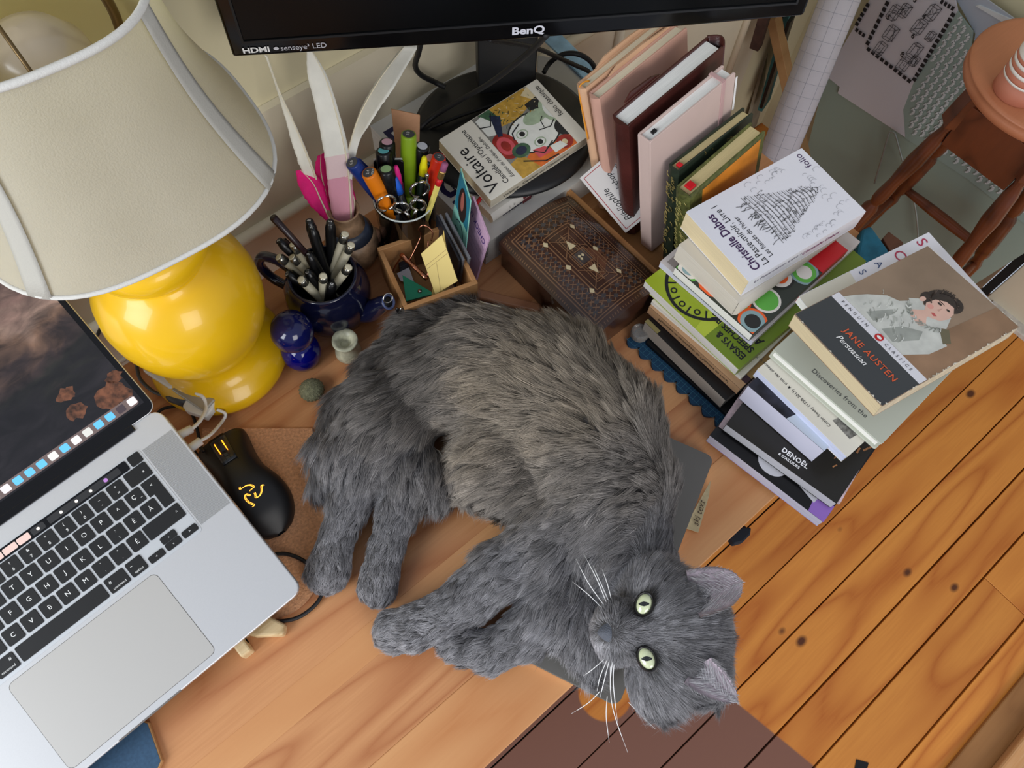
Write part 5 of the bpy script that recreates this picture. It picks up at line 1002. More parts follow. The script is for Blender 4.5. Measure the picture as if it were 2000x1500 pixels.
for k in range(26):
    u = .06 + .88*k/25
    for v in (.028, .972): lpoly(g, [(u, v-.010), (u+.008, v-.010), (u+.014, v+.010), (u+.006, v+.010)], i1)
lpoly(g, [(.46, .30), (.54, .30), (.80, .44), (.54, .58)], i4, .0003)
g.out('border_inlay', box, world=True)
g = G(); n_v = 17                                     # lattice of small squares in the wide border
for i in range(n_v):
    v0 = .105 + .79*i/n_v; v1 = .105 + .79*(i+1)/n_v; vm = (v0+v1)/2
    for s in (0, 1):
        for j in range(2):
            u0 = .145 + j*.075; u1 = u0 + .075; um = (u0+u1)/2
            if s: u0, u1, um = 1-u1, 1-u0, 1-um
            for a, b in (((u0, v0), (u1, v1)), ((u1, v0), (u0, v1))): lband(g, a, b, .009, i1, .00045)
            lpoly(g, [(um, v0+.008), (u1-.012, vm), (um, v1-.008), (u0+.012, vm)], i2, .0004)
for i in range(8):
    u0 = .13 + .74*i/8; u1 = u0 + .74/8; um = (u0+u1)/2
    for s in (0, 1):
        for j in range(2):
            v0 = .098 + j*.055; v1 = v0 + .055
            if s: v0, v1 = 1-v1, 1-v0
            vm = (v0+v1)/2
            for a, b in (((u0, v0), (u1, v1)), ((u1, v0), (u0, v1))): lband(g, a, b, .009, i1, .00045)
            lpoly(g, [(um, v0+.008), (u1-.012, vm), (um, v1-.008), (u0+.012, vm)], i2, .0004)
g.out('lattice_inlay', box, world=True, kind='stuff')
g = G()
for a, b in (((.36, .26), (.64, .44)), ((.64, .26), (.36, .44)), ((.36, .74), (.64, .56)), ((.64, .74), (.36, .56)), ((.40, .44), (.40, .56)), ((.60, .44), (.60, .56)), ((.40, .44), (.60, .44)), ((.40, .56), (.60, .56)), ((.50, .27), (.47, .43)), ((.50, .27), (.53, .43)), ((.50, .73), (.47, .57)), ((.50, .73), (.53, .57))): lband(g, a, b, .010, i1, .0006)
lpoly(g, [(.42, .45), (.58, .45), (.58, .55), (.42, .55)], i2, .0005); g.out('centre_star', box, world=True)
for u, v in ((.31, .26), (.31, .50), (.31, .74), (.69, .26), (.69, .50), (.69, .74)):
    g = G(); lpoly(g, [(u-.028, v), (u, v-.026), (u+.028, v), (u, v+.026)], i3, .0009); g.out('bone_diamond', box, world=True)
for v, s in ((.405, 1), (.595, -1)):
    g = G(); lpoly(g, [(.455, v), (.545, v), (.50, v - .075*s)], i3, .0009); g.out('bone_triangle', box, world=True)
for u, v in ((.48, .49), (.52, .51), (.48, .515)):
    g = G(); lpoly(g, [(u-.018, v), (u, v-.014), (u+.018, v), (u, v+.014)], i3, .0010); g.out('bone_chip', box, world=True)
# ---------------------------------------------------------------- wooden desk organizer
bam = wood('bamboo', (190, 142, 94), (164, 116, 70), (178, 130, 84), rough=.45, ring=8)
A, B, D = Vector((0.2539, 0.5124, 0.062)), Vector((0.2244, 0.4206, 0.062)), Vector((0.316, 0.3942, 0.062)); A.z = B.z = D.z = 0
ux_ = (D - B).normalized(); wy = (A - B); wy = (wy - ux_*wy.dot(ux_)); OM = frame(B, ux_, wy); OL, OW = (D - B).length, wy.length
org = thing('desk_organizer', 'small square bamboo box of cards, clips and note pads behind the cat', 'box', OM)
for a, b in (((0, 0, 0), (OL, .006, .062)), ((0, OW - .006, 0), (OL, OW, .062)), ((0, .006, 0), (.006, OW - .006, .062)), ((OL - .006, .006, 0), (OL, OW - .006, .062))):
    g = G(); g.box(a, b, bam); g.out('side', org, bevel=.0008)
g = G(); g.box((.006, .006, 0), (OL - .006, OW - .006, .004), bam); g.out('bottom', org)
def leaf(name, label, cat, q, col, th=.001, face=None, group=None):
    """a sheet from its four corners (bottom a, b then top c, d), with thickness"""
    a, b, c, d = [Vector(p) for p in q]; F = frame(a, b - a, d - a); t = thing(name, label, cat, F, group); I = F.inverted()
    pts = [I @ p for p in (a, b, c, d)]; g = G(); g.prism([(p.x, p.y) for p in pts], -th, 0, col); g.out('sheet', t, bevel=min(.0003, th*.3)); return t, pts
ygp = mat('yellow_note_paper', (226, 198, 112), .7); pkp = mat('pink_note_paper', (206, 168, 196), .6); mtc = mat('mint_card', (140, 206, 190), .5); tlc = mat('teal_print', (44, 126, 150), .5)
t, p = leaf('note_pad', 'yellow folded note paper standing in the bamboo box', 'note pad', [(0.2629, 0.4279, 0.012), (0.2855, 0.4211, 0.012), (0.297, 0.411, 0.066), (0.3138, 0.4555, 0.105)], ygp, .0012)
t, p = leaf('note_pad', 'yellow ruled index cards leaning in the bamboo box', 'note pad', [(0.2703, 0.4272, 0.01), (0.2824, 0.4174, 0.01), (0.2988, 0.4135, 0.06), (0.3173, 0.4583, 0.1)], ygp, .0016) if False else (t, p)
a_, b_, c_, d_ = [(0.2795, 0.4579, 0.085), (0.3143, 0.4551, 0.105), (0.2985, 0.4121, 0.062), (0.273, 0.4258, 0.04)]
t, p = leaf('index_cards', 'pale yellow ruled index card slanting towards the cat', 'card', (d_, c_, b_, a_), mat('pale_yellow_card', (228, 204, 128), .7), .0014)
g = G()
for f_ in (.62, .70): stroke(g, [(p[0].lerp(p[3], f_).x, p[0].lerp(p[3], f_).y), (p[1].lerp(p[2], f_).x, p[1].lerp(p[2], f_).y)], .0004, mat('rule_brown', (150, 120, 80), .7), .0001)
stroke(g, [(p[0].lerp(p[1], .25).x, p[0].lerp(p[1], .25).y), (p[3].lerp(p[2], .3).x*.6 + .01, p[3].lerp(p[2], .3).y*.6)], .0004, mat('rule_brown', (150, 120, 80), .7), .0001); g.out('rules', t)
gsd = 'grey slide holders in the organizer'
sg_ = mat('grey_plastic', (112, 114, 120), .45); sd_ = mat('dark_plastic', (40, 42, 50), .4)
for i, (dx, m_, lab) in enumerate(((0, sd_, 'dark grey plastic sleeve, frontmost of the three upright sleeves'), (14, sg_, 'grey plastic sleeve in the middle of the three uprights'), (30, sg_, 'grey plastic sleeve nearest the mint portrait card'))):
    t, p = leaf('plastic_sleeve', lab, 'sleeve', [[(0.3103, 0.4324, 0.012), (0.3193, 0.4331, 0.012), (0.3278, 0.4332, 0.012)][i], [(0.3249, 0.4895, 0.012), (0.3335, 0.4908, 0.012), (0.3423, 0.491, 0.012)][i], [(0.3353, 0.4952, 0.078), (0.3438, 0.4904, 0.08), (0.3518, 0.486, 0.082)][i], [(0.3164, 0.428, 0.072), (0.3199, 0.4244, 0.074), (0.3262, 0.4204, 0.076)][i]], m_, .0028, group=gsd)
t, p = leaf('portrait_card', 'mint green card with a dark-haired figure on blue, standing in the organizer', 'card', [(0.327, 0.4358, 0.03), (0.3396, 0.4842, 0.03), (0.367, 0.4984, 0.135), (0.3606, 0.4609, 0.118)], mtc, .0012)
I_ = lambda u, v: ((p[0]*(1-u)*(1-v) + p[1]*u*(1-v) + p[2]*u*v + p[3]*(1-u)*v).x, (p[0]*(1-u)*(1-v) + p[1]*u*(1-v) + p[2]*u*v + p[3]*(1-u)*v).y)
for z_ in (.0002, -.0015):
    g = G(); g.flat([I_(.03, .55), I_(.97, .55), I_(.97, .98), I_(.03, .98)], z_, tlc); g.flat([I_(.2+.3+.3*math.cos(a), .72+.2*math.sin(a)) for a in [i*.4 for i in range(16)]], z_ + (.0002 if z_ > 0 else -.0002), mat('dark_hair_print', (48, 36, 34), .5)); g.flat([I_(.52+.12*math.cos(a), .76+.12*math.sin(a)) for a in [i*.4 for i in range(16)]], z_ + (.0004 if z_ > 0 else -.0004), mat('face_print', (176, 104, 92), .5)); g.out('figure_print', t)
    g = G(); pp = [I_(.5+.28*math.cos(a), .36+.12*math.sin(a)) for a in [.6+i*.35 for i in range(15)]]; stroke(g, pp, .0012, nv, z_*1.3); stroke(g, [I_(.5, .36), I_(.72, .36), I_(.72, .28)], .0012, nv, z_*1.3); g.out('initial', t)
t, p = leaf('check_list_pad', 'lilac check list pad with ruled lines, rightmost in the organizer', 'note pad', [(0.3386, 0.4234, 0.012), (0.3603, 0.5029, 0.012), (0.3712, 0.4784, 0.1), (0.3591, 0.4232, 0.085)], pkp, .0030)
I_ = lambda u, v: ((p[0]*(1-u)*(1-v) + p[1]*u*(1-v) + p[2]*u*v + p[3]*(1-u)*v).x, (p[0]*(1-u)*(1-v) + p[1]*u*(1-v) + p[2]*u*v + p[3]*(1-u)*v).y)
for z_ in (.0002, -.0032):
    g = G()
    for v_ in (.40, .50, .60, .70, .80): stroke(g, [I_(.02, v_), I_(.98, v_)], .0003, mat('violet_rule', (110, 80, 130), .6), z_)
    g.out('rules', t)
a, b = Vector((*I_(.95, .86), .0004)), Vector((*I_(.05, .86), .0004)); r_ = (b - a).normalized()
text('CHECK LIST', t, mat('violet_ink', (66, 40, 120), .6), .0115, a, r_, (-r_.y, r_.x, 0), sx=.95)
a = Vector((*I_(.05, .86), -.0034)); text('CHECK LIST', t, mat('violet_ink', (66, 40, 120), .6), .0115, a + Vector((0, 0, 0)), -r_, (-r_.y, r_.x, 0), sx=.95)
grn = mat('green_leatherette', (34, 158, 118), .5)
t, p = leaf('green_pouch', 'small green folded pouch with a snap lying in the organizer', 'pouch', [(0.2423, 0.4462, 0.03), (0.2748, 0.4332, 0.03), (0.2742, 0.4382, 0.034), (0.26, 0.4762, 0.036)], grn, .004)
g = G(t and None); 
g = G(); g.lathe([(0, 0), (.003, 0), (.0025, .0012), (0, .0016)], chrome, 14, M=Matrix.Translation(Vector((.02, .008, .0003)))); g.out('snap', t)
t, p = leaf('white_card', 'small off-white card at the bottom of the organizer', 'card', [(0.2604, 0.4848, 0.012), (0.27, 0.4651, 0.012), (0.2802, 0.4912, 0.014), (0.2627, 0.4953, 0.014)], wht, .0006)
rg_ = mat('rose_gold', (200, 136, 110), .18, 1)
bc_ = thing('binder_clip', 'rose gold binder clip with wire arms standing in the organizer', 'clip', [(0.2716, 0.4716, 0.05)][0])
g = G(); a, b = Vector([(0.2716, 0.4923, 0.052)][0]), Vector([(0.2768, 0.4466, 0.046)][0]); k = [a.lerp(b, i/9) for i in range(10)]; g.tube(k, [.0030, .0034, .0034, .0028, .0034, .0034, .0028, .0034, .0034, .0030], rg_, 12); g.out('spine_bar', bc_, world=True)
g = G(); g.tube(spline([(0.2756, 0.48, 0.05), (0.2986, 0.4841, 0.075), (0.2981, 0.486, 0.088), (0.3033, 0.4839, 0.094), (0.3084, 0.4788, 0.09), (0.3095, 0.4738, 0.084), (0.3047, 0.4714, 0.075)], 6), .0010, rg_, 8); g.tube(spline([(0.2776, 0.4487, 0.045), (0.2871, 0.4548, 0.055), (0.2998, 0.4707, 0.08)], 6), .0010, rg_, 8); g.tube(spline([(0.2719, 0.4909, 0.05), (0.2608, 0.4923, 0.036), (0.2567, 0.4925, 0.028)], 4), .0010, rg_, 8); g.out('wire_arm', bc_, world=True)
g = G(); g.prism([(p[0], p[1]) for p in [(0.2791, 0.5146, 0.03), (0.2927, 0.5098, 0.03), (0.2809, 0.491, 0.03), (0.2671, 0.4942, 0.03)]], .0042, .0242, sd_); tag(g.out('black_card_box', bevel=.001), 'little black card box at the back of the organizer', 'box')
# ---------------------------------------------------------------- folding knife, grey notebook, paper tag
kw = wood('knife_wood', (176, 124, 90), (150, 98, 68), (166, 114, 80), rough=.4, ring=8)
a, b = Vector((0.3466, 0.3793, 0.012)), Vector((0.3727, 0.3424, 0.012)); d = (b - a).normalized(); F = frame(a - d*.05, d, None, (0, 0, 1)); F.translation.z = 0
t = thing('folding_knife', 'wooden-handled folding knife with a steel clip lying behind the cat', 'knife', F)
g = G(); g.prism(rrect(0, -.007, .098, .007, .0065, 6), 0, .012, kw); g.out('handle', t, bevel=.003, seg=3)
g = G(); g.prism(rrect(.02, -.0105, .096, -.0075, .001), .002, .007, chrome); g.out('blade', t, bevel=.0004); g = G(); g.lathe([(0, 0), (.002, 0), (.002, .0025), (0, .0025)], chrome, 12, M=Matrix.Translation((.092, -.009, .006))); g.out('rivet', t)
gnb = mat('slate_grey_notebook', (104, 102, 98), .5, var=.02)
c0 = Vector((0.3988, 0.0627, 0.009)); c1 = Vector((0.1264, -0.065, 0.009)); c2 = Vector((0.081, 0.0356, 0.009)); u = (c2 - c1).normalized(); v = (c0 - c1); v -= u*v.dot(u)
F = frame(c1, v, -u); 
F = frame(c1, u, None, (0, 0, 1)); Lx = .135; Ly = v.length
t = thing('notebook', 'large slate grey notebook with white page edges under the cat', 'notebook', F)
sg = -1 if F.col[1].xyz.dot(v) > 0 else 1
g = G(); yy = (0, Ly) if sg < 0 else (-Ly, 0); NB = (F, Lx, yy)
g.prism(rrect(0, yy[0], Lx, yy[1], .009), -.0006, 0, gnb); g.prism(rrect(0, yy[0], Lx, yy[1], .009), -.0088, -.0080, gnb); g.out('cover', t)
g = G(); g.prism(rrect(.0008, yy[0] + .0008, Lx - .0008, yy[1] - .0008, .008), -.0080, -.0006, mat('notebook_pages', (226, 226, 222), .8)); g.out('pages', t)
kr = mat('kraft_paper', (184, 168, 132), .85, var=.08, vscale=200)
t, p = leaf('paper_tag', 'kraft paper tag handwritten “ski text” poking out beside the grey notebook', 'tag', [(0.3146, 0.022, 0.004), (0.3229, 0.0082, 0.004), (0.364, 0.0303, 0.004), (0.3789, 0.042, 0.004)], kr, .0006)
I = MW[t.name].inverted(); a = I @ Vector((0.3269, 0.0131, 0.0046)); b = I @ Vector((0.3596, 0.0305, 0.0046)); r_ = (b - a).normalized()
for z_ in (a.z,): text('ski text', t, mat('brown_ink', (70, 56, 44), .7), .0105, (a.x, a.y, a.z + .0008), r_, Vector((a.x, a.y, a.z)) * 0 + (I.to_3x3() @ Vector((0, 0, 1))).cross(r_), shear=.2)
# ---------------------------------------------------------------- cork mat, mouse, cables
crk = mat('cork', (206, 150, 108), .9, var=.22, vscale=350, bump=.5, bscale=500)
q = [(-0.0399, 0.4728, 0.003), (0.0594, 0.391, 0.003), (0.0152, 0.2953, 0.003), (-0.0264, 0.2477, 0.003), (-0.0491, 0.2309, 0.003), (-0.0743, 0.2275, 0.003), (-0.1029, 0.2377, 0.003), (-0.1386, 0.2711, 0.003), (-0.099, 0.3902, 0.003)]
g = G(); pts = spline([Vector((p[0], p[1], 0)) for p in q[2:7]], 5); pts = [Vector(q[0]), Vector(q[1])] + pts + [Vector(q[7]), Vector(q[8])]
g.prism([(p[0], p[1]) for p in pts], 0, .0035, crk); tag(g.out('cork_mat', bevel=.0008), 'tan cork mat under the black mouse, between laptop and cat', 'mat')
mb_ = mat('mouse_black_rubber', (20, 20, 22), .45); mgl = mat('mouse_glossy_side', (40, 42, 46), .25); amb = mat('amber_light', (255, 150, 30), .5, emit=3.0); ambl = mat('amber_logo', (255, 170, 60), .5, emit=2.2)
h0, t0 = Vector((-0.0333, 0.4407, 0.02)), Vector((-0.0378, 0.3061, 0.012)); h0.z = t0.z = 0; d = (t0 - h0); ML = d.length
F = frame(h0, d, None, (0, 0, 1)); F.translation.z = .0038
mo = thing('computer_mouse', 'black wired computer mouse with amber lights on the cork mat', 'mouse', F)
def mh(u): return .008 + .032*math.sin(PI*(.12 + .80*u))**1.0
def mw(u):
    return (.0305 - .0048*math.sin(PI*min(1, u*1.55))**2 + .004*math.sin(PI*max(0, (u - .45)/.55)))*math.sqrt(max(0, 1 - (max(0, u - .60)/.402)**2.4))**.85*(1 - max(0, (.03 - u)/.03)*.12)
g = G()
def mp(a, b):
    th = PI*b; w_ = mw(a); hh = mh(a)*(1 - max(0, (a - .8)/.2)**2*.5); cx = math.cos(th); sx_ = math.sin(th)
    return Vector((ML*a, w_*(abs(cx)**.72)*(1 if cx > 0 else -1), .001 + hh*(sx_**.62)))
g.grid(mp, 36, 24, mb_); g.add([mp(0, j/24) for j in range(25)], [list(range(25))], mb_); g.add([mp(i/36, 0) for i in range(37)] + [mp(1 - i/36, 1) for i in range(37)], [list(range(74))], mb_); g.out('shell', mo)
def onm(a, b, e=.0003):
    p = mp(a, b); return p + Vector((0, 0, e))
g = G(); g.grid(lambda a, b: onm(.00 + .32*a, .43 + .14*b, .0010), 8, 4, mgl); g.out('centre_console', mo, solid=.0012)
g = G(); g.tube([Vector((ML*.155, y, mp(.155, .5).z + .0005)) + Vector((0, 0, 0)) for y in (-.0038, 0, .0038)], .0080, mat('wheel_rubber', (24, 24, 24), .7), 20); g.out('scroll_wheel', mo)
for y in (-.0044, .0044):
    g = G(); g.tube([Vector((ML*.155, y - .0004, mp(.155, .5).z + .0008)), Vector((ML*.155, y + .0004, mp(.155, .5).z + .0008))], .0083, amb, 20); g.out('wheel_light', mo)
for a in (.245, .285):
    g = G(); c = mp(a, .5); g.box((c.x - .002, -.0026, c.z - .001), (c.x + .002, .0026, c.z + .0026), mgl); g.out('button', mo, bevel=.0006)
for s in (0, 1):
    g = G(); g.tube([onm(a/20*.34, .43 if s else .57, .0007) for a in range(21)], .0004, mat('seam_black', (4, 4, 4), .6), 5); g.out('button_seam', mo)
g = G()
def snake(ph):
    o = []
    for k in range(26):
        s = k/25; r = .0028 + .0115*s; a = ph + 1.9*math.sin(s*5.2)*(.55 - .25*s); o.append((r*math.cos(a), r*math.sin(a)))
    return o
cl_ = Vector((ML*.66, 0, 0))
for ph in (0, 2*PI/3, 4*PI/3):
    for off in (-.45, .45):
        pts = [(cl_.x - p[0], p[1] + off*.0016) for p in snake(ph)]; q = []
        for x, y in pts:
            u = x/ML; best = min([k/80 for k in range(81)], key=lambda b: abs(mp(u, b).y - y)); pz = mp(u, best).z; q.append((x, y, pz + .0005))
        g.tube(q, .00038, ambl, 5)
g.out('glowing_triple_snake_logo', mo)
bcb = mat('black_cable', (22, 22, 24), .55); wcb = mat('white_cable', (224, 224, 220), .45); gcb = mat('grey_cable', (72, 74, 78), .5)
def cable(label, pts, r, m, name='cable', n=8, closed=False):
    g = G(); g.tube(spline(pts, 6) if not closed else pts, r, m, n); return tag(g.out(name), label, 'cable')
cable('black mouse cable looping from the laptop to the mouse', [(-0.0521, 0.4322, 0.03), (-0.054, 0.4468, 0.026), (-0.0607, 0.4558, 0.012), (-0.0592, 0.4387, 0.006), (-0.0413, 0.4859, 0.006), (-0.0421, 0.5078, 0.006), (-0.0645, 0.522, 0.006), (-0.0812, 0.5104, 0.006)], .0019, bcb)
cable('black cable curving round the cork mat below the cat’s hind paws', [(-0.0642, 0.2966, 0.006), (-0.0461, 0.2838, 0.006), (-0.0346, 0.2611, 0.006), (-0.0347, 0.2394, 0.006), (-0.0414, 0.2238, 0.006), (-0.0557, 0.2182, 0.006), (-0.0755, 0.2197, 0.006), (-0.094, 0.2304, 0.006), (-0.1079, 0.2434, 0.006)], .0022, bcb)
cable('dark grey video cable coming down by the lamp into the white adaptor', [(-0.0735, 0.6484, 0.02), (-0.0576, 0.6672, 0.004), (-0.0524, 0.6102, 0.004), (-0.0597, 0.5878, 0.006), (-0.0637, 0.5704, 0.008), (-0.0596, 0.5464, 0.009), (-0.049, 0.5284, 0.01)], .0022, gcb)
ad = thing('usb_hub', 'white stick-shaped laptop hub lying against the lamp base', 'adaptor', (-0.0388, 0.5462, 0.01))
g = G(); a, b = Vector((-0.046, 0.5672, 0.032)), Vector((-0.0175, 0.4743, 0.03)); dd = (b - a).normalized(); F = MW[ad.name].inverted() @ frame(a, dd, None, (0, 0, 1)); L_ = (b - a).length
g.prism([(x, y) for x, y in rrect(0, -.0095, L_*.5, .0095, .006)], -.005, .005, wcb, M=F); g.out('white_half', ad, bevel=.003, seg=3)
g = G(); g.prism([(x, y) for x, y in rrect(L_*.49, -.0095, L_, .0095, .002)], -.005, .005, mat('hub_silver', (170, 168, 160), .4, .5), M=F); g.out('metal_half', ad, bevel=.003, seg=3)
g = G(); g.tube([F @ Vector((-.012, 0, 0)), F @ Vector((.002, 0, 0))], [.003, .0045], gcb, 10); g.out('plug', ad)
ad2 = thing('video_adaptor', 'small white video adaptor block joined to a dark plug by the hub', 'adaptor', (-0.0217, 0.4931, 0.01))
g = G(); a, b = Vector((-0.0351, 0.4994, 0.026)), Vector((-0.014, 0.4645, 0.026)); dd = (b - a).normalized(); F = MW[ad2.name].inverted() @ frame(a, dd, None, (0, 0, 1)); g.prism([(0, -.008), (.006, -.012), (.032, -.012), (.034, .0), (.032, .012), (.006, .012), (0, .008)], -.006, .006, wcb, M=F); g.out('block', ad2, bevel=.0015)
g = G(); a, b = Vector((-0.0486, 0.5229, 0.022)), Vector((-0.0349, 0.4981, 0.025)); I = MW[ad2.name].inverted(); g.tube([I @ a, I @ a.lerp(b, .2), I @ b], [.004, .0065, .007], gcb, 10); g.out('dark_plug', ad2)
I3 = [Vector((-0.0606, 0.4483, 0.06)), Vector((-0.0471, 0.4501, 0.056)), Vector((-0.0341, 0.4594, 0.045)), Vector((-0.0214, 0.4754, 0.034)), Vector((-0.0178, 0.4879, 0.036)), Vector((-0.0218, 0.4971, 0.036))]
t = thing('charging_cable', 'white cable with a thick plug from the laptop side, bending up to the hub', 'cable', I3[0])
g = G(); g.tube(spline(I3, 6), .0022, wcb, 8); g.out('cord', t, world=True); g = G(); a, b = Vector((-0.0662, 0.4487, 0.064)), Vector((-0.0471, 0.4501, 0.056)); g.tube([a, b], .0048, wcb, 12); g.out('plug', t, world=True)
I3 = [Vector((-0.0476, 0.4308, 0.058)), Vector((-0.0343, 0.4372, 0.045)), Vector((-0.0164, 0.4563, 0.02)), Vector((-0.0093, 0.46, 0.024)), Vector((-0.0138, 0.4693, 0.026))]
t = thing('charging_cable', 'white cable lower on the laptop side running to the video adaptor', 'cable', I3[0])
g = G(); g.tube(spline(I3, 6), .0019, wcb, 8); g.out('cord', t, world=True); g = G(); a, b = Vector((-0.0669, 0.4288, 0.06)), Vector((-0.0465, 0.4316, 0.056)); g.tube([a, b], .0048, wcb, 12); g.out('plug', t, world=True)
t = cable('white cable crossing behind the laptop lid by the wall', [(-0.0769, 0.6065, 0.01), (-0.0559, 0.6064, 0.01), (-0.0317, 0.6075, 0.01), (0.0031, 0.6083, 0.008)], .0032, wcb)
t = cable('thick black cable hanging in front of the monitor stand down to the desk', [Vector((0.4638, 0.4628, 0.3)), Vector((0.4768, 0.5034, 0.24)), Vector((0.4658, 0.5514, 0.17)), Vector((0.4491, 0.5918, 0.12)), Vector((0.4254, 0.6172, 0.088)), Vector((0.4025, 0.6192, 0.08)), Vector((0.3959, 0.6315, 0.055)), Vector((0.3864, 0.6425, 0.02))], .0034, bcb)
t = cable('thin black cable lying on the monitor base behind the Voltaire paperback', [Vector((0.4041, 0.6259, 0.06)), Vector((0.4167, 0.6065, 0.083)), Vector((0.454, 0.5995, 0.083)), Vector((0.4973, 0.5881, 0.083)), Vector((0.5336, 0.5779, 0.083)), Vector((0.5625, 0.5691, 0.083))], .0022, bcb)
t = cable('black power cable dropping from the monitor left of its stand', [Vector((0.3945, 0.5835, 0.26)), Vector((0.4095, 0.6178, 0.2)), Vector((0.4219, 0.6476, 0.15)), Vector((0.4355, 0.6574, 0.12)), Vector((0.4592, 0.6627, 0.09)), Vector((0.4695, 0.6519, 0.083))], .0036, bcb)
pts_ = spline([Vector((0.4568, 0.5461, 0.24)), Vector((0.4969, 0.5519, 0.21)), Vector((0.5382, 0.5507, 0.18)), Vector((0.5723, 0.5473, 0.15)), Vector((0.6052, 0.5447, 0.12)), Vector((0.6275, 0.5403, 0.1)), Vector((0.6581, 0.5395, 0.06))], 14)
g = G(); g.tube(pts_, [.0032 if i % 2 else .0025 for i in range(len(pts_))], bcb, 8); tag(g.out('ribbed_cable'), 'black ribbed cable sweeping right from behind the monitor stand', 'cable')
t = cable('black cable bending in a loop right of the monitor stand', [Vector((0.5906, 0.5886, 0.084)), Vector((0.6058, 0.5927, 0.09)), Vector((0.6137, 0.578, 0.11)), Vector((0.6216, 0.5577, 0.12)), Vector((0.6334, 0.5434, 0.11)), Vector((0.6475, 0.5395, 0.08)), Vector((0.6657, 0.5415, 0.03))], .0034, bcb)
# silver pouch and blue magazine behind the stand
slp = mat('silver_pouch', (170, 172, 174), .28, .6, bump=.5, bscale=30)
g = G(); q = [(0.6306, 0.644, 0.05), (0.6706, 0.5997, 0.05), (0.6346, 0.5282, 0.05), (0.591, 0.4915, 0.05), (0.6142, 0.581, 0.05), (0.6031, 0.6147, 0.05)]; g.prism([(p[0], p[1]) for p in q], .0485, .052, slp); tag(g.out('silver_pouch', bevel=.001), 'crinkled silver pouch on the design book right of the monitor stand', 'pouch')
q = [(0.6553, 0.6622, 0.04), (0.6836, 0.6667, 0.04), (0.6721, 0.5236, 0.04), (0.6469, 0.5128, 0.04)]
g = G(); g.prism([(p[0], p[1]) for p in q], .0525, .056, mat('sky_blue_magazine', (150, 190, 214), .3, var=.25, vscale=40)); tag(g.out('magazine', bevel=.0004), 'sky blue glossy magazine behind the silver pouch', 'magazine')
# dark strap at the desk edge, black tag on the floor
g = G(); q = [(0.3683, -0.0187, -0.05), (0.3815, -0.0167, -0.05), (0.3911, -0.0214, -0.05), (0.3979, -0.0287, -0.05), (0.3903, -0.0338, -0.05), (0.3771, -0.0342, -0.05), (0.3662, -0.0291, -0.05)]; g.prism([(p[0], p[1]) for p in q], -.064, -.05, mat('navy_strap', (20, 28, 40), .7))
q0 = Vector([(0.3826, -0.0241, -0.05)][0]); g.box((q0.x - .012, q0.y - .006, -.056), (q0.x + .012, .03, -.052), MATS['navy_strap']); g.box((q0.x - .012, .024, -.056), (q0.x + .012, .030, -.024), MATS['navy_strap']); tag(g.out('strap', bevel=.002), 'dark navy strap end hanging below the desk edge near the cat’s ear', 'strap')
g = G(); q = [(0.519, -0.481, -0.74), (0.5322, -0.5001, -0.74), (0.5188, -0.5059, -0.74), (0.5009, -0.4906, -0.74)]; g.prism([(p[0], p[1]) for p in q], -.7405, -.7385, bk_); tag(g.out('black_tag'), 'small black square on the floorboards near the wooden step', 'tag')

# ---------------------------------------------------------------- stool and candle
mah = wood('stool_mahogany', (104, 54, 30), (72, 36, 20), (88, 46, 26), rough=.32, ring=9, coat=.2, grain=(20, 20, 3)); seatw = wood('stool_seat_wood', (182, 118, 84), (160, 98, 66), (172, 110, 78), rough=.4, ring=5)
sx0, sy0, sz0 = (1.3249, 0.1535, -0.03)
stl = thing('stool', 'tall reddish-brown stool with turned legs and a round seat at the right', 'stool', (sx0, sy0, -.74))
H0 = .71
g = G(); g.lathe([(0, H0 - .028), (.128, H0 - .028), (.138, H0 - .024), (.1385, H0 - .012), (.134, H0 - .008), (.139, H0 - .004), (.137, H0 - .001), (.130, H0), (0, H0)], seatw, 80); g.out('seat', stl)
lp = [(.0, .011), (.10, .013), (.16, .014), (.20, .019), (.225, .013), (.24, .020), (.30, .0215), (.36, .020), (.375, .012), (.385, .017), (.40, .018), (.44, .015), (.50, .021), (.56, .017), (.585, .0115), (.60, .019), (.615, .022), (.69, .022)]
legs = []
for k in range(4):
    a = math.radians(45 + 90*k); top = Vector((.095*math.cos(a), .095*math.sin(a), H0 - .028)); ft = Vector((.19*math.cos(a), .19*math.sin(a), 0)); d = top - ft; legs.append((ft, d))
    F = frame(ft, d.cross(Vector((0, 0, 1))), None, d); k_ = d.length/.69
    g = G(); g.lathe([(0, 0)] + [(r*.78, z*k_) for z, r in lp[:-3]] + [(.012, .6*k_)], mah, 20, M=F)
    g.box((-.0165, -.0165, .60*k_), (.0165, .0165, .69*k_), mah, M=F); g.out('leg', stl, bevel=.002)
for k in range(4):
    a, b = [f + d*(.86) for f, d in (legs[k], legs[(k+1) % 4])]; e = (b - a).normalized(); F = frame(a, e, None, (0, 0, 1)); g = G(); g.box((0.01, -.009, -.03), ((b-a).length - .01, .009, .062), mah, M=F); g.out('apron', stl, bevel=.001)
    f_ = .36 if k % 2 else .30
    a, b = [f + d*f_ for f, d in (legs[k], legs[(k+1) % 4])]; g = G(); n = 9; g.tube([a.lerp(b, i/8) for i in range(n)], [.008 + .004*math.sin(PI*i/8) for i in range(n)], mah, 12); g.out('stretcher', stl)
tc = mat('terracotta_paint', (180, 112, 88), .6, var=.06, vscale=40); cwh = mat('candle_white', (224, 220, 212), .5)
cx, cy, cz = (1.2438, 0.1781, -0.03)
cn = thing('candle_pot', 'white cylindrical pot with terracotta stripes standing on the stool', 'pot', (cx, cy, -.03))
R_ = .0375
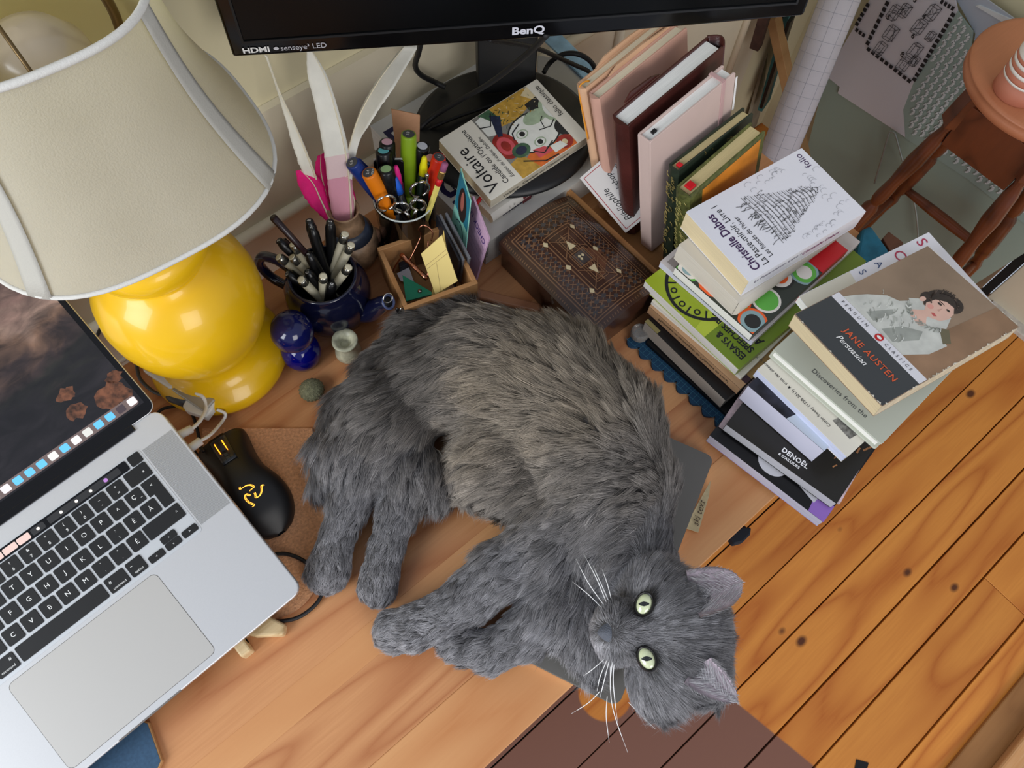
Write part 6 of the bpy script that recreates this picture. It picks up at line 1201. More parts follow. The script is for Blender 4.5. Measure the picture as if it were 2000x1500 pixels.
for a, b, m_ in ((0, .030, tc), (.030, .034, cwh), (.034, .044, tc), (.044, .050, cwh), (.050, .057, tc), (.057, .063, cwh), (.063, .069, tc), (.069, .14, cwh)):
    g = G(); g.lathe([(0, a), (R_ - (.002 if a == 0 else 0), a), (R_, a + .002), (R_, b), (0, b)], m_, 48); g.out('stripe' if b < .1 else 'body', cn)
# ---------------------------------------------------------------- flat cartons leaning on the right wall
mint = mat('mint_cardboard', (146, 162, 150), .75); ivr = mat('white_cardboard', (204, 202, 208), .75); patg = mat('pattern_green', (146, 164, 156), .75); patw = mat('pattern_white', (206, 212, 214), .75)
def panel(parent, name, q, m, th=.003):
    a = Vector(q[0]); xs = [p[0] for p in q]
    g = G(); n = len(q); g.add([tuple(p) for p in q] + [(p[0] + th, p[1], p[2]) for p in q], [list(range(n)), [n + i for i in range(n)][::-1]] + [(i, (i+1) % n, n + (i+1) % n, n + i) for i in range(n)], m); return g.out(name, parent, world=True)
c2_ = thing('flat_carton', 'flattened mint-backed carton leaning on the right wall behind the other', 'carton', (1.321, 0.2623, -0.5))
panel(c2_, 'lavender_panel', [(1.515, 0.4431, -0.1201), (1.515, 0.4118, -0.1451), (1.515, 0.3449, -0.1778), (1.515, 0.3189, -0.2324), (1.515, 0.2401, -0.232), (1.515, 0.1968, -0.138), (1.515, 0.2314, -0.0939), (1.515, 0.2777, -0.1309), (1.515, 0.297, -0.1156), (1.515, 0.396, -0.113)], mat('pale_blue_cardboard', (170, 178, 190), .75))
pp_ = panel(c2_, 'patterned_panel', [(1.512, 0.374, -0.133), (1.512, 0.2803, -0.1277), (1.512, 0.2549, -0.1542), (1.512, 0.1787, -0.1587), (1.512, 0.2023, -0.1285), (1.512, 0.228, -0.1236), (1.512, 0.2721, -0.1312), (1.512, 0.2898, -0.1149), (1.512, 0.3695, -0.1279)], patw)
c1_ = thing('mailing_carton', 'flattened mailing carton printed with folding instructions leaning on the wall', 'carton', (1.321, 0.2623, -0.5))
pm = panel(c1_, 'mint_panel', [(1.508, 0.5739, -0.4482), (1.508, 0.5312, -0.293), (1.508, 0.3843, -0.3098), (1.508, 0.236, -0.3353), (1.508, 0.0698, -0.2649), (1.508, -0.1223, -0.5068), (1.508, -0.0161, -0.5034), (1.508, 0.0094, -0.6752), (1.508, 0.1326, -0.7281), (1.508, 0.2606, -0.76), (1.508, 0.3787, -0.7967), (1.508, 0.5148, -0.7182)], mint)
panel(c1_, 'white_panel', [(1.503, 0.561, -0.1979), (1.503, 0.572, -0.4438), (1.503, 0.5294, -0.4455), (1.503, 0.5266, -0.4621), (1.503, 0.3387, -0.4466), (1.503, 0.3771, -0.3937), (1.503, 0.3904, -0.3281), (1.503, 0.3951, -0.1535), (1.503, 0.431, -0.118)], ivr)
pt_ = panel(c1_, 'patterned_flap', [(1.503, 0.3904, -0.3281), (1.503, 0.3951, -0.1535), (1.503, 0.3484, -0.1691), (1.503, 0.3221, -0.2191), (1.503, 0.1973, -0.2308), (1.503, 0.1022, -0.2201), (1.503, -0.0741, -0.4421), (1.503, 0.1758, -0.4358), (1.503, 0.3374, -0.4487), (1.503, 0.3771, -0.3937)], patg)
# printed pattern: small comma shapes on the flap
g = G(); O0 = Vector([(1.502, 0.385, -0.1672)][0]); PU = Vector([(1.502, 0.3902, -0.3273)][0]) - O0; UU = PU.normalized(); VV = (Vector([(1.502, 0.2033, -0.2218)][0]) - O0); VV = (VV - UU*VV.dot(UU)).normalized()
from mathutils.geometry import intersect_point_tri_2d
polyf = [(Vector(p) - O0) for p in [(1.502, 0.3871, -0.3279), (1.502, 0.3915, -0.1576), (1.502, 0.3487, -0.1711), (1.502, 0.3224, -0.2212), (1.502, 0.1953, -0.2326), (1.502, 0.1035, -0.2232), (1.502, -0.0637, -0.4344), (1.502, 0.1785, -0.4309), (1.502, 0.3357, -0.4433), (1.502, 0.3719, -0.3919)]]
pf = [(p.dot(UU), p.dot(VV)) for p in polyf]
def inside(x, y, P_):
    c = False; j = len(P_) - 1
    for i in range(len(P_)):
        if (P_[i][1] > y) != (P_[j][1] > y) and x < (P_[j][0]-P_[i][0])*(y-P_[i][1])/(P_[j][1]-P_[i][1]) + P_[i][0]: c = not c
        j = i
    return c
du = .018
for i in range(-14, 60):
    for j in range(-22, 50):
        x, y = i*du + (j % 2)*du*.5, j*du*.86
        if not (inside(x, y, pf) and inside(x+.012, y, pf) and inside(x, y+.008, pf)): continue
        A_ = [(x + .008*math.cos(a), y + .0065*math.sin(a)) for a in [i_*.55 + .4 for i_ in range(6)]]
        for (a, b), (c, d), w0, w1 in [(A_[k], A_[k+1], .0016 + .0006*k, .0022 + .0006*k) for k in range(5)]:
            nx, ny = -(d-b), (c-a); l_ = math.hypot(nx, ny); nx /= l_; ny /= l_
            q = [(a-nx*w0, b-ny*w0), (c-nx*w1, d-ny*w1), (c+nx*w1, d+ny*w1), (a+nx*w0, b+ny*w0)]
            g.poly([tuple(O0 + UU*s + VV*t_ + Vector((-.0012, 0, 0))) for s, t_ in q], patw)
g.out('printed_pattern', c1_, world=True, kind='stuff')
# dashed border and folding drawings
g = G(); bkk = mat('carton_black_print', (30, 30, 34), .7)
def dash(p, q, n):
    p, q = Vector(p), Vector(q); d = (q - p)/n
    for k in range(n):
        a = p + d*(k + .15); b = p + d*(k + .65); w_ = Vector((0, -d.z, d.y)).normalized()*.0042
        g.poly([tuple(v_ + Vector((-.0035, 0, 0))) for v_ in (a - w_, b - w_ + d*.18, b + w_ + d*.18, a + w_)], bkk)
X_ = 1.503
dash((1.503, 0.5253, -0.2112), (1.503, 0.52, -0.32), 8); dash((1.503, 0.5178, -0.3239), (1.503, 0.3935, -0.3276), 10); dash((1.503, 0.3919, -0.3236), (1.503, 0.3984, -0.1556), 14); dash((1.503, 0.4011, -0.1516), (1.503, 0.4339, -0.1532), 4)
dash((1.503, 0.5602, -0.2383), (1.503, 0.5622, -0.2981), 5); dash((1.503, 0.5605, -0.3035), (1.503, 0.532, -0.3041), 3)
g.out('dashed_border', c1_, world=True)
g = G(); lnm = mat('carton_line_print', (96, 98, 104), .7)
def wire(px, s, seed):
    r = random.Random(seed); o = Vector(px); U_ = UU*s; V_ = -VV*s
    bx = [(-.5, -.9), (.4, -.9), (.5, .7), (-.4, .7)]; off = (.35, .35)
    P2 = [(x + off[0], y + off[1]) for x, y in bx]
    segs = list(zip(bx, bx[1:] + bx[:1])) + list(zip(P2, P2[1:] + P2[:1])) + list(zip(bx, P2)) + [((r.uniform(-.5, .5), r.uniform(-.9, .7)), (r.uniform(-.5, .9), r.uniform(-.5, 1.1))) for _ in range(3)]
    for a, b in segs:
        pa = o + U_*a[1] + V_*a[0] + Vector((-.0042, 0, 0)); pb = o + U_*b[1] + V_*b[0] + Vector((-.0042, 0, 0)); d = pb - pa
        w_ = Vector((0, -d.z, d.y)).normalized()*.0007; g.poly([tuple(v_) for v_ in (pa - w_, pb - w_, pb + w_, pa + w_)], lnm)
for i, (px_, s_) in enumerate(zip([(1.503, 0.4984, -0.223), (1.503, 0.482, -0.2075), (1.503, 0.4315, -0.1794), (1.503, 0.4833, -0.2631), (1.503, 0.4392, -0.2182), (1.503, 0.4097, -0.2204), (1.503, 0.4869, -0.3049), (1.503, 0.4206, -0.2636), (1.503, 0.4253, -0.3028), (1.503, 0.4109, -0.283)], (.018, .016, .018, .019, .018, .012, .017, .018, .018, .013))): wire(px_, s_, i)
g.out('folding_drawings', c1_, world=True, kind='stuff')
for n_, px_ in zip('34568', [(1.499, 0.4811, -0.1835), (1.499, 0.4487, -0.2006), (1.499, 0.5116, -0.2444), (1.499, 0.4469, -0.2463), (1.499, 0.4461, -0.2926)]):
    text(n_, c1_, bkk, .016, MW[c1_.name].inverted() @ Vector(px_), (0, -1, 0), (0, 0, 1), bold=.02)
t = thing('wire_hook', 'thin pale wire bent to a long narrow hairpin leaning on the mint carton', 'wire', (1.321, 0.2623, -0.5))
g = G(); g.tube(spline([(1.49, 0.3328, -0.5889), (1.49, 0.352, -0.5197), (1.49, 0.3701, -0.4547), (1.49, 0.3688, -0.4472), (1.49, 0.3624, -0.4434), (1.49, 0.354, -0.4476), (1.49, 0.3135, -0.4852), (1.49, 0.2551, -0.5366), (1.49, 0.2094, -0.5854), (1.49, 0.1675, -0.6418)], 4), .0022, mat('pale_wire', (150, 156, 150), .4, .3), 8); g.out('wire', t, world=True)
# ---------------------------------------------------------------- paper roll and corner clutter
rol = mat('grid_paper_roll', (184, 180, 186), .8, var=.05, vscale=20); ln_ = mat('grid_line', (158, 160, 170), .8)
a, b = Vector((1.2, 0.4561, -0.4631)), Vector((1.36, 0.563, -0.131)); a = Vector((1.13, 0.439, -0.4026)); b = Vector((1.3, 0.5405, -0.0939)); d = (b - a); F = frame(a, d.orthogonal(), None, d); t = thing('paper_roll', 'long roll of pale gridded paper leaning into the corner behind the books', 'paper roll', F)
Lr = d.length; rr_ = .036
g = G(); g.lathe([(rr_*.9, -.35), (rr_, -.348), (rr_, Lr + .25), (rr_*.9, Lr + .25), (rr_*.9, -.35)], rol, 40); g.out('tube', t)
g = G()
for k in range(-14, int((Lr + .25)/.025)): 
    g.tube([(rr_*1.004*math.cos(a_), rr_*1.004*math.sin(a_), k*.025) for a_ in [2*PI*i/28 for i in range(28)]], .0003, ln_, 4, closed=True)
for k in range(9):
    a_ = 2*PI*k/9; g.tube([(rr_*1.004*math.cos(a_), rr_*1.004*math.sin(a_), -.34), (rr_*1.004*math.cos(a_), rr_*1.004*math.sin(a_), Lr + .24)], .0003, ln_, 4)
g.out('printed_grid', t, kind='stuff')
lath = wood('pale_lath', (170, 132, 88), (146, 108, 66), (158, 122, 80), rough=.6, ring=6, grain=(20, 20, 3))
def slat(name, label, cat, q0, q1, w_, th, m, z=None):
    a, b = Vector(q0), Vector(q1); d = b - a; F = frame(a, (1, .3, 0), None, d); g = G(F); g.box((-w_/2, -th/2, 0), (w_/2, th/2, d.length), m, M=F); g.M = None; return tag(g.out(name, bevel=.001), label, cat)
slat('wooden_lath', 'pale square wooden lath standing in the corner behind the paper roll', 'lath', (1.42, 0.4745, -0.6165), (1.4, 0.6935, -0.2798), .030, .02, lath)
slat('teal_board', 'teal painted board end standing in the corner left of the lath', 'board', (1.4466, 0.66, -0.5693), (1.3025, 0.66, -0.2097), .05, .012, mat('teal_paint', (48, 104, 106), .6, var=.15, vscale=30))
slat('dark_wood_piece', 'short rough dark brown stick under the monitor’s right corner', 'stick', (1.2807, 0.655, -0.298), (1.2477, 0.655, -0.1792), .022, .02, mat('rough_dark_wood', (62, 40, 32), .8, var=.4, vscale=60))
slat('black_cloth_strip', 'black rag hanging beneath the teal board end', 'rag', (1.3974, 0.64, -0.5225), (1.3333, 0.64, -0.2937), .028, .008, bk_)
t = slat('pale_sack', 'crumpled off-white sack in the corner behind the teal board', 'sack', (1.4869, 0.685, -0.7196), (1.3433, 0.69, -0.3133), .09, .008, mat('sack_cloth', (150, 142, 124), .9, var=.2, vscale=20, bump=1, bscale=20))
# teal cloth and small wooden block beyond the left stack
g = G(); q = [(0.7898, 0.1552, 0.002), (0.8046, 0.1509, 0.002), (0.792, 0.1124, 0.002), (0.7722, 0.0812, 0.002), (0.7282, 0.081, 0.002), (0.7448, 0.1294, 0.002)]; g.prism([(p[0], p[1]) for p in q], 0, .02, mat('teal_cloth', (30, 98, 124), .85, var=.45, vscale=25, bump=1, bscale=60)); tag(g.out('folded_cloth', bevel=.004), 'mottled teal cloth folded at the desk end behind the left stack', 'cloth')
g = G(); q = [(0.8018, 0.1278, 0), (0.8173, 0.1293, 0), (0.8186, 0.1055, 0), (0.8026, 0.0949, 0), (0.7918, 0.1058, 0)]; g.prism([(p[0], p[1]) for p in q], 0, .018, wood('dark_block_wood', (96, 54, 34), (70, 38, 24), (84, 46, 30))); tag(g.out('wood_block', bevel=.001), 'small dark wooden block at the desk’s far end by the teal cloth', 'wood block')

# ---------------------------------------------------------------- the cat
import openvdb
from mathutils.kdtree import KDTree
CAM = Vector((0, 0, .863))
chains = [
 [(0.1936, 0.3224, 0.055, 0.0541), (0.2492, 0.2928, 0.062, 0.066), (0.2821, 0.2325, 0.066, 0.0767), (0.2838, 0.1617, 0.068, 0.0747), (0.2612, 0.102, 0.064, 0.0618), (0.2294, 0.0573, 0.06, 0.0485), (0.2187, 0.0147, 0.058, 0.0392)],
 [(0.1956, 0.2011, 0.048, 0.0557), (0.2019, 0.1516, 0.044, 0.0405)], [(0.13, 0.3257, 0.05, 0.0533), (0.0869, 0.3149, 0.042, 0.0401)],
 [(0.2859, 0.3866, 0.032, 0.0165), (0.2239, 0.3986, 0.034, 0.0224), (0.1657, 0.3821, 0.034, 0.0243), (0.1077, 0.3666, 0.031, 0.0238), (0.0639, 0.3462, 0.026, 0.0187), (0.0369, 0.3212, 0.02, 0.0127), (0.03, 0.2975, 0.016, 0.0057)],
 [(0.0884, 0.3067, 0.045, 0.0285), (0.0425, 0.2794, 0.036, 0.0174), (0.0136, 0.2617, 0.028, 0.0139), (-0.0067, 0.2478, 0.022, 0.0133), (-0.0194, 0.2393, 0.018, 0.0155), (-0.0249, 0.2362, 0.015, 0.0121)],
 [(0.1143, 0.2632, 0.042, 0.0307), (0.0737, 0.2356, 0.034, 0.0174), (0.0429, 0.216, 0.026, 0.0139), (0.0203, 0.1985, 0.02, 0.0143), (0.0107, 0.1899, 0.016, 0.0121)], [(0.123, 0.234, 0.03, 0.0217), (0.098, 0.2433, 0.03, 0.0136)],
 [(0.2265, 0.102, 0.082, 0.0331), (0.1666, 0.1049, 0.064, 0.0288), (0.1206, 0.112, 0.052, 0.0251), (0.0808, 0.1139, 0.04, 0.0224), (0.0423, 0.1198, 0.03, 0.0187), (0.0129, 0.1292, 0.025, 0.0186), (0.0019, 0.1363, 0.022, 0.0144)],
 [(-0.0313, 0.2365, 0.012, 0.005), (-0.0349, 0.2358, 0.01, 0.0044)], [(-0.026, 0.2279, 0.012, 0.005), (-0.0286, 0.2256, 0.01, 0.0044)], [(-0.0335, 0.2469, 0.012, 0.0044), (-0.0365, 0.2471, 0.01, 0.0039)], [(-0.0172, 0.2262, 0.012, 0.0044), (-0.0184, 0.2241, 0.01, 0.0039)],
 [(0.002, 0.1889, 0.012, 0.0049), (-0.0011, 0.187, 0.01, 0.0044)], [(0.0074, 0.1816, 0.012, 0.0049), (0.0056, 0.1786, 0.01, 0.0044)], [(0.0001, 0.1975, 0.012, 0.0044), (-0.0029, 0.1977, 0.01, 0.0039)], [(0.0161, 0.1814, 0.012, 0.0044), (0.0153, 0.1789, 0.01, 0.0039)],
 [(-0.0007, 0.1502, 0.024, 0.0059), (-0.0033, 0.1545, 0.02, 0.0048)], [(-0.0084, 0.146, 0.024, 0.0059), (-0.0121, 0.1499, 0.019, 0.0048)], [(-0.0121, 0.139, 0.02, 0.0059), (-0.0163, 0.1412, 0.016, 0.0048)], [(-0.0093, 0.1293, 0.016, 0.0059), (-0.0133, 0.1298, 0.013, 0.0048)],
 [(0.1387, 0.0509, 0.045, 0.0265), (0.0993, 0.0488, 0.032, 0.0201), (0.0608, 0.0586, 0.024, 0.0164), (0.0412, 0.0823, 0.02, 0.0133), (0.0354, 0.0914, 0.018, 0.0107)],
 [(0.1752, 0.055, 0.042, 0.0334), (0.1469, 0.0226, 0.034, 0.0255), (0.1395, -0.0101, 0.028, 0.02)], [(0.2177, 0.0093, 0.056, 0.0329), (0.1941, -0.0249, 0.06, 0.0258)]]
HC = Vector((0.1961, -0.0405, 0.098)); hf = (CAM - HC).normalized(); hu = (Vector((0.234, -0.0723, 0.098)) - HC); hu = (hu - hf*hu.dot(hf)).normalized(); hs = hf.cross(hu)
if hs.dot(Vector((0.1634, -0.0729, 0.098)) - HC) < 0: hs = -hs
def HP(u, s, f): return HC + hu*u + hs*s + hf*f
hblobs = [(HP(.010, .002, -.006), (.047, .047, .041)), (HP(-.012, -.036, -.006), (.030, .028, .030)), (HP(-.010, .042, -.008), (.031, .030, .029)), (HP(-.037, .001, .024), (.024, .0165, .020)),
 (HP(-.049, -.0135, .025), (.0130, .0145, .0135)), (HP(-.049, .0155, .025), (.0130, .0145, .0135)), (HP(-.057, .001, .015), (.0105, .012, .0115)), (HP(-.052, .001, .038), (.010, .0075, .007)),
 (HP(.004, -.022, .020), (.022, .017, .014)), (HP(.004, .026, .020), (.022, .017, .014)), (HP(.030, -.030, -.006), (.022, .020, .018)), (HP(.030, .038, -.008), (.022, .022, .018))]
VX = .0026
lo = np.array([-.06, -.17, -.012]); hi = np.array([.42, .44, .205]); nn = np.ceil((hi - lo)/VX).astype(int)
ax = [lo[i] + VX*np.arange(nn[i]) for i in range(3)]
GX, GY, GZ = np.meshgrid(*ax, indexing='ij'); GP = np.stack([GX, GY, GZ], -1).astype(np.float32)
KS = .0058
acc = np.zeros(GX.shape, np.float32)
def addsdf(box, fn):
    a = np.maximum(((box[0] - .05 - lo)/VX).astype(int), 0); b = np.minimum(((box[1] + .05 - lo)/VX).astype(int) + 1, nn)
    s = tuple(slice(a[i], b[i]) for i in range(3)); acc[s] += np.exp(-np.clip(fn(GP[s])/KS, -20, 20))
for ch in chains:
    for p, q in zip(ch[:-1], ch[1:]):
        A, B, ra, rb_ = np.array(p[:3]), np.array(q[:3]), p[3], q[3]
        def fn(X, A=A, B=B, ra=ra, rb_=rb_):
            d = B - A; t = np.clip(((X - A) @ d)/(d @ d), 0, 1); c = A + t[..., None]*d
            w_ = X - c; w_ = w_*np.array([1, 1, 1.12]); return np.sqrt((w_*w_).sum(-1)) - (ra + (rb_ - ra)*t)
        r = max(ra, rb_); addsdf((np.minimum(A, B) - r, np.maximum(A, B) + r), fn)
Hm = np.array([list(hu), list(hs), list(hf)])
for c, r in hblobs:
    c = np.array(c); r = np.array(r)
    def fn(X, c=c, r=r):
        k = ((X - c) @ Hm.T)/r; n = np.sqrt((k*k).sum(-1)) + 1e-9; return (n - 1)*r.min()
    addsdf((c - r.max(), c + r.max()), fn)
    if r.max() < .03: acc += 0
sdf = -KS*np.log(acc + 1e-9); sdf = np.clip(sdf, -.02, .02)
fl = (GP.reshape(-1, 3) @ np.array(NB[0].to_3x3()).astype(np.float32) - np.array(NB[0].to_3x3().transposed() @ NB[0].translation, np.float32)).reshape(GP.shape)
onb = (fl[..., 0] > -.001) & (fl[..., 0] < NB[1] + .001) & (fl[..., 1] > NB[2][0] - .001) & (fl[..., 1] < NB[2][1] + .001)
sdf = np.maximum(sdf, -(GZ - np.where(onb, .0105, .0015)))       # flat where it lies on the desk and the notebook
for s_, rot in ((-.0235, 1), (.0240, -1)):                     # shallow eye sockets
    c = np.array(HP(-.0205, s_, .046)); sdf = np.maximum(sdf, -(np.sqrt(((GP - c)**2).sum(-1)) - .0105))
grid = openvdb.FloatGrid(background=.02); grid.copyFromArray(sdf.astype(np.float32)); grid.transform = openvdb.createLinearTransform(VX)
vp, quads = grid.convertToQuads(isovalue=0.0); vp = vp + lo
bm = bmesh.new(); bv = [bm.verts.new(v) for v in vp]
for q in quads:
    try: bm.faces.new([bv[i] for i in q])
    except ValueError: pass
bmesh.ops.recalc_face_normals(bm, faces=bm.faces)
for _ in range(2): bmesh.ops.smooth_vert(bm, verts=bm.verts, factor=.5, use_axis_x=True, use_axis_y=True, use_axis_z=True)
nbody = len(bm.faces)
skin_m = mat('cat_undercoat', (72, 70, 70), .9, var=.1, vscale=60); ear_in = mat('cat_ear_inside', (172, 158, 168), .7, var=.28, vscale=120); ear_out = mat('cat_ear_back', (96, 95, 98), .8)
# ears: cupped leaves growing out of the head
def ear(A, B, T, dep, rnd):
    A, B, T = Vector(A), Vector(B), Vector(T); nu_, nv_ = 14, 12; nd = (B - A).cross(T - A).normalized()
    if nd.dot(hf) < 0: nd = -nd
    rows = []
    for i in range(nu_ + 1):
        t = i/nu_; wd = (1 - t**rnd[0])**rnd[1]; c = A.lerp(B, .5).lerp(T, t); e = (B - A)*.5*wd
        rows.append([c + e*(2*j/nv_ - 1) - nd*dep*(1 - (2*j/nv_ - 1)**2)*wd*(1 - .35*t) for j in range(nv_ + 1)])
    out = []
    for off, mi in ((.0, 1), (.0016, 2)):
        vs = [[bm.verts.new(p - nd*off) for p in r] for r in rows]; out.append(vs)
        for i in range(nu_):
            for j in range(nv_):
                f = bm.faces.new((vs[i][j], vs[i+1][j], vs[i+1][j+1], vs[i][j+1])); f.material_index = mi
    a, b = out
    for j in (0, nv_):
        for i in range(nu_):
            f = bm.faces.new((a[i][j], b[i][j], b[i+1][j], a[i+1][j])); f.material_index = 2
    return rows
q1 = [(0.2408, -0.0109, 0.128), (0.2145, -0.0487, 0.146), (0.2707, -0.0521, 0.138)]; q2 = [(0.199, -0.0797, 0.14), (0.1664, -0.0795, 0.132), (0.1917, -0.1223, 0.13)]
E1 = ear(q1[0], q1[1], q1[2], .008, (2.8, .55))
E2 = ear(q2[0], q2[1], q2[2], .008, (2.0, .78))
bme = bpy.data.meshes.new('cat_body'); bm.to_mesh(bme); bm.free()
for m_ in (skin_m, ear_in, ear_out): bme.materials.append(m_)
bme.polygons.foreach_set('use_smooth', [True]*len(bme.polygons)); bme.update()
from mathutils.bvhtree import BVHTree
bvh = BVHTree.FromPolygons([tuple(v.co) for v in bme.vertices], [tuple(p.vertices) for p in bme.polygons[:nbody]])
def surf(u, s):
    h_ = bvh.ray_cast(HP(u, s, .2), -hf); return (h_[0] - HC).dot(hf) if h_[0] else .03
cat = thing('cat', 'long-haired grey cat with pale green eyes lying on its side, looking up', 'cat', (.2, .15, 0))
CW = MW['cat'].inverted(); bme.transform(CW)
body = bpy.data.objects.new('body', bme); COL.objects.link(body); body.parent = cat; MW[body.name] = MW['cat']
# eyes
iris = mat('cat_iris', (208, 216, 176), .08, var=.10, vscale=400, spec=.9, coat=1); pup = mat('cat_pupil', (6, 8, 8), .06, coat=1); rim = mat('eye_rim', (24, 22, 24), .35)
for s_, sg in ((-.0235, -1), (.0240, 1)):
    c = HP(-.0205, s_, .0385); th = .42
    ea = (hs*sg*math.cos(th) + hu*math.sin(th)).normalized(); eb = hf.cross(ea).normalized(); 
    EM = CW @ frame(c, ea, eb) if frame(c, ea, eb).col[2].xyz.dot(hf) > 0 else CW @ frame(c, ea, -eb)
    g = G(EM); g.lathe([(0, .0050)] + [(.0101*math.sin(a*.16), .0050*math.cos(a*.16)) for a in range(1, 10)] + [(.0103, -.003)], iris, 32, sx=1.03, sy=.72, M=EM); e_ = g.out('eye', body)
    g = G(EM); n = 28; ri_, ro = [], []
    for i in range(n):
        a = 2*PI*i/n; ri_.append((.0094*math.cos(a), .0069*math.sin(a), .0026)); ro.append((.0122*math.cos(a), .0090*math.sin(a), .0008))
    mid_ = [(.0108*math.cos(2*PI*i/n), .0079*math.sin(2*PI*i/n), .0036) for i in range(n)]
    for i in range(n):
        j = (i+1) % n; g.add([ri_[i], ri_[j], mid_[j], mid_[i]], [(0, 1, 2, 3)], rim, True); g.add([mid_[i], mid_[j], ro[j], ro[i]], [(0, 1, 2, 3)], rim, True)
    g.out('eyelid_rim', e_)
    pu = (CW.to_3x3() @ hu); pu = (EM.inverted().to_3x3() @ pu); a0 = math.atan2(pu.y, pu.x)
    g = G(EM); pts = []
    for i in range(24):
        a = 2*PI*i/24; x = .0050*math.cos(a); y = .0021*math.sin(a)*(1 - .35*abs(math.cos(a))); X = x*math.cos(a0) - y*math.sin(a0); Y = x*math.sin(a0) + y*math.cos(a0)
        rr = min(.95, math.hypot(X/.0101, Y/.0077)); pts.append((X, Y, .0050*math.sqrt(1 - rr*rr) + .00022))
    g.add(pts + [(0, 0, .0053)], [(i, (i+1) % 24, 24) for i in range(24)], pup, True); g.out('pupil', e_)
nosem = mat('cat_nose', (84, 88, 98), .38, bump=.5, bscale=900)
NF = surf(-.0565, .0015) + .0012; NC_ = HP(-.0565, .0015, NF)
NM_ = CW @ frame(NC_, hs, hu); 
if (NM_.to_3x3() @ Vector((0, 0, 1))).dot(CW.to_3x3() @ hf) < 0: NM_ = CW @ frame(NC_, -hs, hu)
g = G(NM_); pn = [(x*1.25, y*1.25, z) for x, y, z in [(-.0078, .0042, -.002), (0, .0052, .0014), (.0078, .0042, -.002), (.0058, -.001, -.0018), (.0012, -.0062, -.0022), (-.0012, -.0062, -.0022), (-.0058, -.001, -.0018), (0, 0, .0026)]]
g.add(pn, [(i, (i+1) % 7, 7) for i in range(7)], nosem, True); no = g.out('nose', body); d = no.modifiers.new('s', 'SUBSURF'); d.levels = 2; d.render_levels = 2
wk = mat('whisker_white', (236, 236, 236), .4)
for a, b, c in ([(0.1607, 0.0138, 0.118), (0.1596, 0.0392, 0.135), (0.1669, 0.0642, 0.13)], [(0.1635, 0.0149, 0.119), (0.1676, 0.0379, 0.138), (0.1753, 0.0629, 0.132)], [(0.1663, 0.015, 0.119), (0.1689, 0.0338, 0.135), (0.1748, 0.0495, 0.132)], [(0.1688, 0.0141, 0.119), (0.174, 0.0283, 0.13), (0.1794, 0.0412, 0.13)], [(0.1581, 0.0127, 0.116), (0.1547, 0.0321, 0.125), (0.1521, 0.0514, 0.12)],
                [(0.1302, -0.0212, 0.116), (0.1156, -0.028, 0.112), (0.1068, -0.0357, 0.1)], [(0.1309, -0.023, 0.117), (0.116, -0.033, 0.112), (0.1056, -0.0415, 0.098)], [(0.1325, -0.0255, 0.117), (0.1207, -0.0368, 0.11), (0.1141, -0.0474, 0.096)], [(0.1341, -0.0267, 0.116), (0.1213, -0.0406, 0.108), (0.1074, -0.0695, 0.07)], [(0.1311, -0.0193, 0.114), (0.1163, -0.0189, 0.112), (0.1063, -0.018, 0.1)],
                [(0.1301, -0.0272, 0.108), (0.1129, -0.0566, 0.07), (0.1015, -0.0995, 0.03)], [(0.1306, -0.0657, 0.05), (0.1352, -0.0858, 0.03), (0.1388, -0.1033, 0.02)], [(0.1161, -0.04, 0.05), (0.1018, -0.0409, 0.04), (0.0828, -0.0378, 0.03)], [(0.1168, -0.0474, 0.06), (0.1061, -0.0616, 0.04), (0.095, -0.0821, 0.02)]):
    g = G(); g.tube(spline([a, b, c], 6), [.00042]*10 + [.00015]*3, wk, 5); g.out('whisker', body, world=True)
g = G(); claw = mat('claw_horn', (206, 190, 164), .4)
# ---- fur
rs = np.random.RandomState(4)
